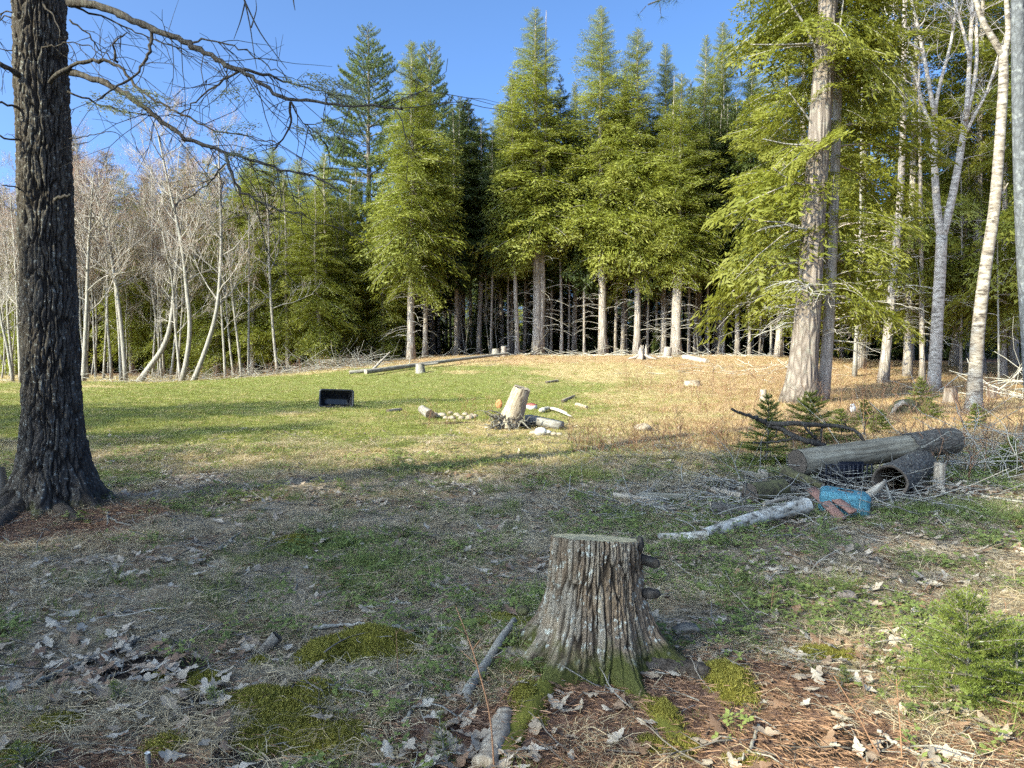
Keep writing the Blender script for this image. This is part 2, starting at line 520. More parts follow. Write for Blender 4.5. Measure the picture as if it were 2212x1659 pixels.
def mat_wood(name, a, b, c3, sx=40.0, sz=3.0, rough=0.85):
    """weathered bare wood with grain along local Z"""
    n = NT(name)
    v = n.coords('Object', (sx, sx, sz))
    f = n.noise(v, 1.0, 5, 0.6, 0.4)
    v2 = n.coords('Object')
    g = n.noise(v2, 6, 4)
    c = n.ramp(f, [(0.30, a), (0.50, b), (0.72, c3)])
    c = n.mix(n.math('MULTIPLY', n.ramp(g, [(0.45, 0.0), (0.7, 1.0)]), 0.5), c, a)
    c = n.mix(n.attr('tint'), c, tuple(x * 0.35 for x in a))
    return n.surf(c, rough, n.bump(f, 0.6, 0.01), 0.2)
M['weathered'] = mat_wood('weathered', (0.17, 0.125, 0.09), (0.33, 0.265, 0.20), (0.46, 0.40, 0.32))
M['log_wood'] = mat_wood('log_wood', (0.075, 0.06, 0.042), (0.20, 0.17, 0.125), (0.31, 0.275, 0.21), 22, 1.6)
M['log_bark'] = mat_bark('log_bark', (0.045, 0.035, 0.028), (0.17, 0.145, 0.12), scale=3.0, lichen=0.35, bump=0.9, stretch=0.3)
M['stick'] = mat_bark('stick', (0.085, 0.072, 0.06), (0.22, 0.195, 0.165), lich=(0.42, 0.44, 0.38), scale=5, lichen=0.7, bump=0.3, dead=(0.34, 0.31, 0.27))
M['grey_stick'] = mat_bark('grey_stick', (0.17, 0.15, 0.125), (0.33, 0.30, 0.26), scale=5, lichen=0.4, bump=0.3, dead=(0.43, 0.39, 0.33))
M['beam'] = mat_wood('beam', (0.10, 0.085, 0.075), (0.24, 0.22, 0.20), (0.34, 0.33, 0.32), 60, 3)

def mat_simple(name, a, b, scale=20, rough=0.7, bump=0.4, spec=0.3, dist=0.006):
    n = NT(name)
    v = n.coords('Object')
    f = n.noise(v, scale, 5, 0.62)
    c = n.mix(n.ramp(f, [(0.35, 0.0), (0.65, 1.0)]), a, b)
    return n.surf(c, rough, n.bump(f, bump, dist), spec)
M['dark_root'] = mat_simple('dark_root', (0.035, 0.026, 0.02), (0.10, 0.08, 0.065), 22, 0.92, 0.9, 0.1, 0.02)
M['stone'] = mat_simple('stone', (0.22, 0.175, 0.13), (0.34, 0.285, 0.22), 9, 0.85)
M['white_stone'] = mat_simple('white_stone', (0.36, 0.35, 0.33), (0.50, 0.49, 0.47), 12, 0.8)
M['black_plastic'] = mat_simple('black_plastic', (0.012, 0.012, 0.014), (0.02, 0.02, 0.024), 6, 0.32, 0.05, 0.5)
M['terracotta'] = mat_simple('terracotta', (0.19, 0.095, 0.07), (0.26, 0.14, 0.105), 26, 0.75, 0.3)
M['mossy_wood'] = mat_simple('mossy_wood', (0.05, 0.04, 0.03), (0.12, 0.11, 0.05), 11, 0.95, 0.9, 0.1, 0.02)
M['red_paint'] = mat_simple('red_paint', (0.27, 0.07, 0.06), (0.36, 0.11, 0.09), 20, 0.7)
M['white_paint'] = mat_simple('white_paint', (0.45, 0.43, 0.40), (0.6, 0.58, 0.55), 20, 0.6)
M['orange_clay'] = mat_simple('orange_clay', (0.42, 0.17, 0.07), (0.50, 0.22, 0.10), 20, 0.75)
M['chips'] = mat_simple('chips', (0.13, 0.095, 0.075), (0.26, 0.21, 0.18), 30, 0.9)
M['mesh_dark'] = mat_simple('mesh_dark', (0.006, 0.006, 0.010), (0.010, 0.010, 0.016), 20, 0.5)

def mat_turquoise(name):
    n = NT(name)
    v = n.coords('Object')
    f = n.noise(v, 16, 5, 0.65)
    g = n.noise(v, 55, 4, 0.7)
    c = n.ramp(f, [(0.3, (0.04, 0.10, 0.12)), (0.5, (0.065, 0.175, 0.215)), (0.7, (0.12, 0.26, 0.30))])
    c = n.mix(n.ramp(g, [(0.60, 0.0), (0.70, 1.0)]), c, (0.10, 0.13, 0.12))
    return n.surf(c, 0.75, n.bump(n.math('ADD', f, g), 0.7, 0.01), 0.25)
M['turquoise'] = mat_turquoise('turquoise')

def mat_ground():
    n = NT('ground')
    v = n.coords('Object')
    big = n.noise(v, 0.9, 5, 0.6)
    mid = n.noise(v, 7, 5, 0.65)
    fine = n.noise(v, 48, 5, 0.7)
    tiny = n.noise(v, 160, 3, 0.7)
    lit = n.ramp(fine, [(0.32, (0.055, 0.038, 0.026)), (0.45, (0.25, 0.185, 0.12)), (0.58, (0.44, 0.355, 0.255)), (0.75, (0.58, 0.50, 0.395))])
    lit = n.mix(n.math('MULTIPLY', n.ramp(mid, [(0.42, 0.0), (0.62, 1.0)]), 0.6), lit, (0.12, 0.095, 0.06))
    def msk(name, amp=0.7, lo=0.40, hi=0.62):
        return n.ramp(n.math('ADD', n.attr(name), n.math('MULTIPLY', n.math('SUBTRACT', n.math('ADD', n.math('MULTIPLY', mid, 0.5), n.math('MULTIPLY', fine, 0.5)), 0.5), amp)), [(lo, 0.0), (hi, 1.0)])
    grass = n.mix(fine, (0.075, 0.10, 0.022), (0.21, 0.22, 0.07))
    straw = n.mix(fine, (0.24, 0.17, 0.08), (0.46, 0.36, 0.20))
    tan = n.mix(fine, (0.22, 0.135, 0.07), (0.46, 0.325, 0.20))
    needle = n.mix(n.ramp(fine, [(0.35, 0.0), (0.65, 1.0)]), (0.075, 0.042, 0.03), (0.24, 0.145, 0.105))
    dirt = n.mix(fine, (0.016, 0.012, 0.010), (0.060, 0.045, 0.036))
    moss = n.mix(n.ramp(n.math('ADD', n.math('MULTIPLY', fine, 0.6), n.math('MULTIPLY', mid, 0.4)), [(0.38, 0.0), (0.62, 1.0)]), (0.10, 0.088, 0.016), (0.27, 0.235, 0.045))
    c = lit
    c = n.mix(n.attr('strawy'), c, straw)
    c = n.mix(msk('tan', 0.9), c, tan)
    c = n.mix(n.math('MULTIPLY', msk('green', 1.0), 0.85), c, grass)
    c = n.mix(msk('needle'), c, needle)
    c = n.mix(msk('dirt'), c, dirt)
    c = n.mix(msk('moss', 0.9), c, moss)
    h = n.math('ADD', n.math('MULTIPLY', fine, 1.0), n.math('ADD', n.math('MULTIPLY', mid, 1.5), n.math('MULTIPLY', tiny, 0.4)))
    return n.surf(c, 0.95, n.bump(h, 0.8, 0.025), 0.05)
M['ground'] = mat_ground()

def mat_inst(name, cols, trans=None, amount=0.3, rough=0.8):
    """scattered things: colour picked per instance"""
    n = NT(name)
    st = [(i / max(1, len(cols) - 1), c) for i, c in enumerate(cols)]
    c = n.ramp(n.rand(), st)
    c = n.mix(n.attr('tint'), c, tuple(min(1, x * 1.5) for x in cols[-1]))
    if trans is None:
        return n.surf(c, rough, None, 0.2)
    return n.leafy(c, n.mix(0.5, c, trans), amount, rough)
M['grass'] = mat_inst('grass', [(0.12, 0.15, 0.045), (0.165, 0.195, 0.055), (0.22, 0.235, 0.075), (0.16, 0.165, 0.06)], (0.14, 0.2, 0.03))
M['field_grass'] = mat_inst('field_grass', [(0.15, 0.18, 0.035), (0.20, 0.215, 0.045), (0.26, 0.255, 0.07), (0.17, 0.19, 0.04)], (0.2, 0.24, 0.04))
M['straw'] = mat_inst('straw', [(0.24, 0.175, 0.10), (0.37, 0.295, 0.19), (0.50, 0.42, 0.29), (0.30, 0.225, 0.135)], (0.35, 0.28, 0.16), 0.2)
M['field_straw'] = mat_inst('field_straw', [(0.33, 0.245, 0.115), (0.42, 0.325, 0.165), (0.47, 0.38, 0.205), (0.37, 0.265, 0.13)], (0.5, 0.36, 0.16), 0.25)
M['fern'] = mat_inst('fern', [(0.25, 0.15, 0.075), (0.38, 0.255, 0.14), (0.46, 0.335, 0.20), (0.31, 0.185, 0.095)], (0.45, 0.25, 0.1), 0.25)
M['weed'] = mat_inst('weed', [(0.12, 0.15, 0.045), (0.165, 0.195, 0.055), (0.21, 0.235, 0.07)], (0.16, 0.24, 0.03))
M['moss'] = mat_inst('moss', [(0.16, 0.145, 0.028), (0.23, 0.205, 0.040), (0.30, 0.265, 0.06), (0.19, 0.165, 0.036)], (0.2, 0.18, 0.02))
M['needle'] = mat_inst('needle', [(0.12, 0.062, 0.036), (0.19, 0.105, 0.063), (0.25, 0.15, 0.095)], None)
M['twig'] = mat_inst('twig', [(0.07, 0.055, 0.045), (0.17, 0.145, 0.12), (0.30, 0.27, 0.23)], None)
M['stalk'] = mat_inst('stalk', [(0.14, 0.065, 0.04), (0.24, 0.13, 0.075), (0.10, 0.07, 0.05)], None)

def mat_dryleaf():
    n = NT('dry_leaf')
    v = n.coords('Object')
    c = n.ramp(n.rand(), [(0.0, (0.28, 0.21, 0.15)), (0.3, (0.42, 0.345, 0.265)), (0.6, (0.54, 0.465, 0.375)), (0.8, (0.27, 0.165, 0.10)), (1.0, (0.17, 0.095, 0.06))])
    c = n.mix(n.math('MULTIPLY', n.noise(v, 30, 3), 0.4), c, (0.17, 0.125, 0.09))
    return n.leafy(c, c, 0.15, 0.5)
M['dry_leaf'] = mat_dryleaf()
# ---------------------------------------------------------------- ground sheet
def axis(segs):
    out = [segs[0][0]]
    for a, b, st in segs:
        k = max(1, int(round((b - a) / st)))
        out += list(a + (b - a) * (np.arange(1, k + 1) / k))
    return np.array(out)

gx = axis([(-400, -100, 50), (-100, -40, 6), (-40, -20, 1.4), (-20, -9, 0.5), (-9, -3.6, 0.12), (-3.6, 3.6, 0.04), (3.6, 9, 0.12), (9, 20, 0.5), (20, 40, 1.4), (40, 100, 6), (100, 400, 50)])
gy = axis([(-300, -60, 40), (-60, -10, 5), (-10, 1.2, 0.7), (1.2, 6.5, 0.04), (6.5, 12, 0.09), (12, 20, 0.2), (20, 50, 0.6), (50, 90, 3), (90, 400, 31)])
GX, GY = np.meshgrid(gx, gy)
GZ = hgt(GX, GY)
gm = MB()
nx, ny = len(gx), len(gy)
ii = np.arange(ny - 1)[:, None] * nx + np.arange(nx - 1)[None, :]
gm.add(np.stack([GX, GY, GZ], -1).reshape(-1, 3), None, np.stack([ii, ii + 1, ii + nx + 1, ii + nx], -1).reshape(-1, 4))
gme = gm.mesh('ground', M['ground'])
zz = zones(GX.ravel(), GY.ravel())
zz['moss'] = np.zeros(GX.size)
nm = (GY.ravel() < 9) & (GY.ravel() > 0) & (np.abs(GX.ravel()) < 8)
zz['moss'][nm] = moss_field(GX.ravel()[nm], GY.ravel()[nm])[0]
zz['strawy'] = sstep(9.5, 13, GY.ravel()) * (1 - 0.85 * sstep(40, 46, GY.ravel()))
wood_floor = sstep(41, 45, GY.ravel())
zz['tan'] = np.clip(zz['tan'] * (1 - 0.6 * wood_floor), 0, 1)
zz['needle'] = np.clip(zz['needle'] + wood_floor, 0, 1)
for k in ('green', 'tan', 'needle', 'dirt', 'moss', 'strawy'):
    a = gme.attributes.new(k, 'FLOAT', 'POINT')
    a.data.foreach_set('value', zz[k].astype(np.float32))
ground = kind(link('ground', gme), 'structure')

# ---------------------------------------------------------------- tree building
def rot_z(v, a):
    c, s = math.cos(a), math.sin(a)
    return np.stack([v[..., 0] * c - v[..., 1] * s, v[..., 0] * s + v[..., 1] * c, v[..., 2]], -1)

def make_frond(seed, ntw, sp, leaf_l, leaf_w, spread=0.42, puff=0.0):
    """one flat feathery bough along +x, unit length, as small leaf triangles"""
    g = np.random.RandomState(seed)
    P, D = [], []
    for i in range(ntw):
        t = (i + g.rand() * 0.6) / ntw
        x0 = 0.10 + 0.86 * t
        for side in (1, -1):
            L = spread * (1 - x0) ** 0.75 * (0.7 + 0.5 * g.rand()) * min(1, 0.45 + x0 * 2.2) + 0.05
            a = math.radians(50 + 18 * g.rand()) * side
            d = np.array([math.cos(a), math.sin(a), 0])
            dz = -0.10 - 0.35 * g.rand()
            for s_ in np.arange(0.02, L, sp):
                p = np.array([x0, 0, 0]) + d * s_
                p[2] += dz * s_ * s_ / max(L, 0.1) + (g.rand() - 0.5) * 0.02
                for q in (1, -1):
                    b = a + q * math.radians(38 + 25 * g.rand())
                    P.append(p); D.append([math.cos(b), math.sin(b), -0.10 - 0.5 * g.rand() ** 2])
    for x0 in np.arange(0.15, 1.0, sp):
        for q in (1, -1):
            b = q * math.radians(40 + 20 * g.rand())
            P.append([x0, 0, 0]); D.append([math.cos(b), math.sin(b), -0.3 * g.rand()])
    P = np.array(P); D = np.array(D)
    D /= np.linalg.norm(D, axis=1)[:, None]
    n = len(P)
    P[:, 2] += g.randn(n) * puff
    up = np.stack([(g.rand(n) - 0.5) * 3.2, (g.rand(n) - 0.5) * 3.2, np.ones(n)], -1)
    W = np.cross(D, up); W /= np.linalg.norm(W, axis=1)[:, None]
    l = leaf_l * (0.7 + 0.6 * g.rand(n))[:, None]; w = leaf_w * (0.7 + 0.6 * g.rand(n))[:, None]
    v = np.stack([P - W * w * 0.35, P + D * l * 0.45 + W * w, P + D * l], 1).reshape(-1, 3)
    tips = np.repeat(sstep(0.55, 1.0, np.hypot(P[:, 0], P[:, 1])) * 0.7, 3)
    return v, tips

FR_MID = [make_frond(s, 9, 0.075, 0.105, 0.034, 0.42, 0.065) for s in (1, 2, 3)]
FR_SMALL = [make_frond(s, 12, 0.050, 0.070, 0.0165, 0.44, 0.045) for s in (31, 32, 33)]
FR_FINE = [make_frond(s, 16, 0.034, 0.064, 0.0155, 0.46, 0.022) for s in (4, 5, 6)]
FR_LOW = [make_frond(s, 8, 0.085, 0.15, 0.045, 0.42, 0.06) for s in (7, 8)]

def make_plume(seed):
    """pine bough: side shoots carrying tufts of long needles"""
    g = np.random.RandomState(seed)
    v = []
    nodes = []
    for x0 in np.arange(0.35, 1.01, 0.075):
        nodes.append((x0, 0))
        for side in (1, -1):
            L = 0.34 * (1.08 - x0) ** 0.6 * (0.6 + 0.6 * g.rand())
            k = max(1, int(L / 0.085))
            for j in range(1, k + 1):
                nodes.append((x0 + 0.6 * L * j / k, side * L * j / k))
    for (x, y) in nodes:
        p = np.array([x, y, 0.10 * abs(y) + (g.rand() - 0.5) * 0.03])
        base = np.array([0.8, 0.8 * np.sign(y) * (abs(y) > 0.01), 0.45])
        for q in range(18):
            d = base + (g.rand(3) - 0.5) * 2.1
            d /= np.linalg.norm(d)
            w = np.cross(d, g.rand(3) - 0.5); w /= np.linalg.norm(w)
            l = 0.085 + 0.035 * g.rand()
            v += [p - w * 0.005, p + w * 0.005 + d * l * 0.3 + w * 0.004, p + d * l]
    v = np.array(v)
    return v, np.zeros(len(v))
PLUME = [make_plume(s) for s in (1, 2)]

def trunk_pts(H, g, wander=0.12, n=16, lean=(0, 0)):
    z = np.linspace(0, 1, n)
    x = np.cumsum(g.randn(n) * wander / math.sqrt(n)); y = np.cumsum(g.randn(n) * wander / math.sqrt(n))
    x -= x[0]; y -= y[0]
    return np.stack([x + lean[0] * z, y + lean[1] * z, z * H], -1)

def trunk_radii(n, r0, H, flare=0.35, top=0.012):
    z = np.linspace(0, 1, n)
    r = r0 * (1 - z) ** 0.85 + top
    return r * (1 + flare * np.exp(-z * H / 0.35))

def along(pts, z):
    zz_ = pts[:, 2]
    return np.array([np.interp(z, zz_, pts[:, 0]), np.interp(z, zz_, pts[:, 1]), z])

def add_boughs(crown, wood, pts, H, base, rmax, dens, seed, fronds, droop=0.28, top_pow=0.75, tip_r=0.25, squash=None, elev=(-18, 52), thin=0.0, wood_n=3, one_side=None, low_fill=0.12):
    g = np.random.RandomState(seed)
    nb = int((H - base) * dens)
    ang0 = g.rand() * 6.28
    for i in range(nb):
        u = ((i + g.rand()) / nb) ** 0.92
        z = base + (H - base) * u * 0.995
        az = ang0 + i * 2.39996 + (g.rand() - 0.5) * 0.9
        prof = min(1.0, (u + low_fill) / 0.28) ** 0.6 * (1 - u) ** top_pow
        lump = 0.42 + 1.12 * fbm(np.array([math.cos(az) * 1.1 + 7]), np.array([math.sin(az) * 1.1 + 3]), np.array([z * 0.33]), seed=seed, oct=2)[0]
        L = rmax * prof * lump * (0.45 + 0.70 * g.rand()) + tip_r
        if squash:
            L *= 1 - squash[1] * max(0, math.cos(az - squash[0]))
        if g.rand() < thin:
            continue
        e = math.radians(elev[0] + (elev[1] - elev[0]) * u ** 1.4 + (g.rand() - 0.5) * 34)
        fv, ft = fronds[g.randint(len(fronds))]
        v = fv * L
        v[:, 1] *= 0.85 + 0.35 * g.rand()
        v[:, 2] = v[:, 2] - droop * L * fv[:, 0] ** 2
        roll = (g.rand() - 0.5) * 1.3
        y, z_ = v[:, 1] * math.cos(roll) - v[:, 2] * math.sin(roll), v[:, 1] * math.sin(roll) + v[:, 2] * math.cos(roll)
        v[:, 1], v[:, 2] = y, z_
        x = v[:, 0] * math.cos(e) - v[:, 2] * math.sin(e); zr = v[:, 0] * math.sin(e) + v[:, 2] * math.cos(e)
        v[:, 0], v[:, 2] = x, zr
        v = rot_z(v, az)
        p0 = along(pts, z)
        crown.add(v + p0, np.arange(len(v)).reshape(-1, 3), None, ft * (0.3 + 0.9 * g.rand()))
        s_ = np.linspace(0, 0.93, 5)
        b = np.stack([s_ * L, 0 * s_, -droop * L * s_ ** 2], -1)
        b = np.stack([b[:, 0] * math.cos(e) - b[:, 2] * math.sin(e), b[:, 1], b[:, 0] * math.sin(e) + b[:, 2] * math.cos(e)], -1)
        r0 = 0.006 + 0.009 * L
        wood.tube(rot_z(b, az) + p0, np.linspace(r0, 0.004, 5), wood_n, 0.55, False)

def add_dead(wood, pts, z0, z1, n, length, seed, tint=1.0, r=0.016, twigs=4, az_range=None):
    """bare grey lower branches, arching out and down, forking into twigs"""
    g = np.random.RandomState(seed)
    for i in range(n):
        z = z0 + (z1 - z0) * g.rand()
        az = g.rand() * 6.28 if az_range is None else az_range[0] + (az_range[1] - az_range[0]) * g.rand()
        L = length * (0.35 + 0.85 * g.rand())
        e = math.radians(12 + 22 * (g.rand() - 0.35))
        dr = 0.15 + 0.45 * g.rand()
        k = 7
        s_ = np.linspace(0, 1, k)
        wig = np.cumsum(g.randn(k) * 0.045) * L
        b = np.stack([s_ * L, wig - wig[0], math.tan(e) * s_ * L - dr * L * s_ ** 2.2 + np.cumsum(g.randn(k) * 0.02) * L], -1)
        p0 = along(pts, z)
        B = rot_z(b, az) + p0
        rr = r * (0.5 + 0.6 * L / length) * (1 - 0.8 * s_) + 0.004
        wood.tube(B, rr, 4, tint, False)
        for j in range(twigs):
            t = 0.3 + 0.65 * g.rand()
            q = np.array([np.interp(t, s_, B[:, c]) for c in range(3)])
            a2 = az + (1 if g.rand() < 0.5 else -1) * (0.4 + 0.7 * g.rand())
            l2 = L * (0.15 + 0.35 * g.rand())
            tt = np.linspace(0, 1, 4)
            tw = np.stack([np.cos(a2) * tt * l2, np.sin(a2) * tt * l2, (0.25 * (g.rand() - 0.3)) * tt * l2 - 0.5 * l2 * tt ** 2 * g.rand()], -1)
            wood.tube(q + tw, np.linspace(0.007, 0.003, 4), 3, tint, False)

def conifer_meshes(name, seed, H, base, rmax, r0, dens=9.5, fronds=None, leaf='hemlock_leaf', bark='hemlock_bark', dead=26, dead_len=1.7, wander=0.14, pts=None, twin=None, **kw):
    g = np.random.RandomState(seed)
    wood, crown = MB(), MB()
    pts = trunk_pts(H, g, wander) if pts is None else np.asarray(pts, float)
    wood.tube(pts, trunk_radii(len(pts), r0, H), 10, 0.0, True)
    add_boughs(crown, wood, pts, H, base, rmax, dens, seed, fronds or FR_MID, **kw)
    if dead:
        add_dead(wood, pts, min(1.2, base * 0.25), base + 1.5, dead, dead_len, seed + 50)
    if twin is not None:
        p2 = pts + np.array(twin)[None, :] * np.clip(np.linspace(0.25, 1.3, len(pts)), 0, 1)[:, None]
        wood.tube(p2, trunk_radii(len(pts), r0 * 0.85, H), 10, 0.0, True)
        add_dead(wood, p2, 1.5, base + 1, dead // 2, dead_len, seed + 51)
    return wood.mesh(name + '_trunk', M[bark]), crown.mesh(name + '_crown', M[leaf], False)

def pine_meshes(name, seed, H, base, rmax, r0, leaf='pine_leaf'):
    g = np.random.RandomState(seed)
    wood, crown = MB(), MB()
    pts = trunk_pts(H, g, 0.1)
    wood.tube(pts, trunk_radii(len(pts), r0, H), 10, 0.0, True)
    z = base
    while z < H - 0.2:
        u = (z - base) / (H - base)
        k = 5 + g.randint(2)
        a0 = g.rand() * 6.28
        for j in range(k):
            L = rmax * (min(1, (u + 0.25) / 0.4) * (1 - u) ** 0.62) * (0.55 + 0.6 * g.rand()) + 0.3
            e = math.radians(2 + 40 * u ** 1.2 + (g.rand() - 0.5) * 14)
            az = a0 + j * 6.283 / k + (g.rand() - 0.5) * 0.6
            fv, ft = PLUME[g.randint(2)]
            v = fv * L
            v[:, 2] = v[:, 2] + 0.10 * L * fv[:, 0] ** 2.5 - 0.10 * L * fv[:, 0]
            x = v[:, 0] * math.cos(e) - v[:, 2] * math.sin(e); zr = v[:, 0] * math.sin(e) + v[:, 2] * math.cos(e)
            v[:, 0], v[:, 2] = x, zr
            p0 = along(pts, z + (g.rand() - 0.5) * 0.2)
            crown.add(rot_z(v, az) + p0, np.arange(len(v)).reshape(-1, 3), None, g.rand() * 0.4)
            s_ = np.linspace(0, 1, 5)
            b = np.stack([s_ * L * math.cos(e), 0 * s_, s_ * L * math.sin(e) - 0.06 * L * s_], -1)
            wood.tube(rot_z(b, az) + p0, np.linspace(0.02 + 0.008 * L, 0.006, 5), 3, 0.4, False)
        z += (0.52 + 0.25 * g.rand()) * (1 - 0.35 * u)
    add_dead(wood, pts, 2, base + 1, 16, 1.8, seed + 9)
    return wood.mesh(name + '_trunk', M['pine_bark']), crown.mesh(name + '_crown', M[leaf], False)

def bare_meshes(name, seed, pts, r0, start=0.35, n1=14, len1=0.36, up=0.75, bark='grey_bark', bud=None, n2=6, n3=6, fork=None, top=0.02):
    """leafless tree: trunk along pts, limbs, branchlets, twigs; optional haze of buds"""
    g = np.random.RandomState(seed)
    wood, buds = MB(), MB()
    pts = np.asarray(pts, float)
    H = np.linalg.norm(np.diff(pts, axis=0), axis=1).sum()
    tr = np.linspace(0, 1, len(pts))
    fine = np.linspace(0, 1, 18)
    P = np.stack([np.interp(fine, tr, pts[:, c]) for c in range(3)], -1)
    sm = P.copy()
    sm[1:-1] = (P[:-2] + 2 * P[1:-1] + P[2:]) / 4
    P = sm
    R = (0.62 * r0 * (1 - fine) ** 0.7 + top) * (1 + 0.3 * np.exp(-fine * H / 0.35))
    wood.tube(P, R, 9, 0.0, True)
    budp = []
    def branch(p, d, L, r, level):
        k = 5 if level < 3 else 4
        q = [p]
        d = d / np.linalg.norm(d)
        for i in range(k - 1):
            d = d + g.randn(3) * (0.16 if level < 3 else 0.22) + np.array([0, 0, 0.10 * up])
            d /= np.linalg.norm(d)
            q.append(q[-1] + d * L / (k - 1))
        q = np.array(q)
        wood.tube(q, np.linspace(r, max(r * 0.35, 0.0035), k), 5 if level == 1 else 3, 0.15 * level, False)
        if level >= 3:
            if bud:
                budp.append(q[-1]); budp.append(q[-2])
            return
        m = n2 if level == 1 else n3
        for j in range(m):
            t = 0.25 + 0.75 * (j + g.rand()) / m
            pp = np.array([np.interp(t * (k - 1), np.arange(k), q[:, c]) for c in range(3)])
            dd = q[-1] - q[0]; dd /= np.linalg.norm(dd)
            side = g.randn(3); side -= side.dot(dd) * dd; side /= np.linalg.norm(side)
            branch(pp, dd * (0.75 + 0.3 * g.rand()) + side * (0.55 + 0.35 * g.rand()) + np.array([0, 0, 0.25 * up]), L * (0.45 + 0.3 * g.rand()) * (1.15 - 0.5 * t), r * 0.5, level + 1)
    for i in range(n1):
        u = start + (1 - start) * (i + g.rand()) / n1
        p = np.array([np.interp(u, fine, P[:, c]) for c in range(3)])
        r = np.interp(u, fine, R)
        a = i * 2.4 + g.rand()
        L = H * len1 * (1 - 0.62 * (u - start) / (1 - start)) * (0.6 + 0.6 * g.rand())
        d = np.array([math.cos(a), math.sin(a), up * (0.7 + 0.6 * g.rand())])
        branch(p, d, L, min(r * 0.6, 0.012 + 0.009 * L), 1)
    out = [wood.mesh(name + '_trunk', M[bark])]
    if bud:
        bp = np.array(budp)
        reps = 5
        c = np.repeat(bp, reps, 0) + g.randn(len(bp) * reps, 3) * 0.10
        a = g.randn(len(c), 3) * 0.022; b = g.randn(len(c), 3) * 0.012
        v = np.stack([c, c + a, c + b], 1).reshape(-1, 3)
        buds.add(v, np.arange(len(v)).reshape(-1, 3))
        out.append(buds.mesh(name + '_buds', M[bud], False))
    return out

def plant_tree(name, meshes, loc, rz, scale, label, cat, group=None, part2='crown', tilt=(0, 0)):
    sc = scale if isinstance(scale, tuple) else (scale, scale, scale)
    t = thing(name, label, cat, loc, group)
    t.rotation_euler = (tilt[0], tilt[1], rz)
    t.scale = sc
    a = link('trunk', meshes[0], t)
    if len(meshes) > 1:
        link(part2, meshes[1], t)
    return t

def ground_at(x, y, sink=0.05):
    return (x, y, float(hgt(x, y)) - sink)

# prototypes (shared mesh data)
P_HEM = [conifer_meshes('hemlock_a', 11, 20, 5.6, 3.7, 0.24, dens=23, top_pow=0.78, droop=0.2, fronds=FR_SMALL), conifer_meshes('hemlock_b', 12, 20, 6.4, 3.3, 0.22, dens=23, top_pow=0.85, droop=0.16, fronds=FR_SMALL),
         conifer_meshes('hemlock_c', 13, 18, 4.6, 3.8, 0.23, dens=23, droop=0.28, top_pow=0.7, fronds=FR_SMALL), conifer_meshes('hemlock_d', 14, 20, 6.0, 3.6, 0.25, dens=23, top_pow=0.76, droop=0.2, fronds=FR_SMALL, twin=(0.55, 0.1, 0), dead=34)]
P_LOW = [conifer_meshes('hemlock_low', 15, 12, 0.9, 3.0, 0.13, fronds=FR_SMALL, dens=17, dead=0), conifer_meshes('hemlock_low_b', 16, 12, 1.6, 2.8, 0.13, fronds=FR_SMALL, dens=16, dead=8, dead_len=1.0)]
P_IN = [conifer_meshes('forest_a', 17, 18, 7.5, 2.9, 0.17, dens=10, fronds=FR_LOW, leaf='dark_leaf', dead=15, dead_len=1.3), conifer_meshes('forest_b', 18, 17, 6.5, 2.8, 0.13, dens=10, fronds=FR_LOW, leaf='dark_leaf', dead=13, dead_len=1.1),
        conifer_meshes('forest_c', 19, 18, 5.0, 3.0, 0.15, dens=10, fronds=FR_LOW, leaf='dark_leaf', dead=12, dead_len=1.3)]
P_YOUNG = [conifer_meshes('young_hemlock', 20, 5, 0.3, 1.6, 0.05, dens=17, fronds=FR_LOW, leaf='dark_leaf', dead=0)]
P_PINE = [pine_meshes('pine_a', 21, 20, 5, 4.0, 0.24), pine_meshes('pine_b', 22, 19, 6, 3.6, 0.22)]
P_BROWN = [conifer_meshes('brown_spruce', 23, 13, 3, 2.2, 0.14, dens=14, leaf='brown_leaf', dead=16, dead_len=1.2)]
def straight(H, seed, lean=(0, 0), wander=0.3):
    return trunk_pts(H, np.random.RandomState(seed), wander, 10, lean)
P_BARE = [bare_meshes('bare_a', 31, straight(11, 31, (0.3, 0)), 0.085, 0.35, 15, 0.27, 0.9), bare_meshes('bare_b', 32, straight(12, 32, (-0.5, 0.1)), 0.075, 0.4, 14, 0.24, 1.1),
          bare_meshes('bare_c', 33, straight(9, 33, (0.4, 0.2)), 0.055, 0.3, 14, 0.28, 0.8), bare_meshes('maple_a', 34, straight(13, 34, (0.2, 0)), 0.09, 0.35, 18, 0.27, 1.0, 'grey_bark', 'bud', 7, 7),
          bare_meshes('maple_b', 35, straight(11, 35, (-0.2, 0)), 0.075, 0.32, 18, 0.28, 0.95, 'grey_bark', 'bud', 7, 7), bare_meshes('sapling', 36, straight(6, 36, (0.3, 0), 0.2), 0.028, 0.3, 10, 0.25, 0.9, 'grey_bark', None, 4, 4)]

# ---------------------------------------------------------------- trees that stand along the clearing
def spot(px, depth):
    x = (px - IW / 2) / FPX * depth
    return x, depth

def front(kind_, i, px, depth, H, label, rz=0.0, wide=1.0, group=None, name='hemlock_tree', cat='tree', tilt=(0, 0)):
    ms, base_h = {'hem': (P_HEM, (20, 20, 18, 20)), 'low': (P_LOW, (12, 12)), 'pine': (P_PINE, (20, 19)), 'brown': (P_BROWN, (13,)), 'in': (P_IN, (18, 17, 18)), 'bare': (P_BARE, (11, 12, 9, 13, 11, 6))}[kind_]
    x, y = spot(px, depth)
    s = H / base_h[i]
    return plant_tree(name, ms[i], ground_at(x, y), rz, (s * wide, s * wide, s), label, cat, group, 'crown', tilt)

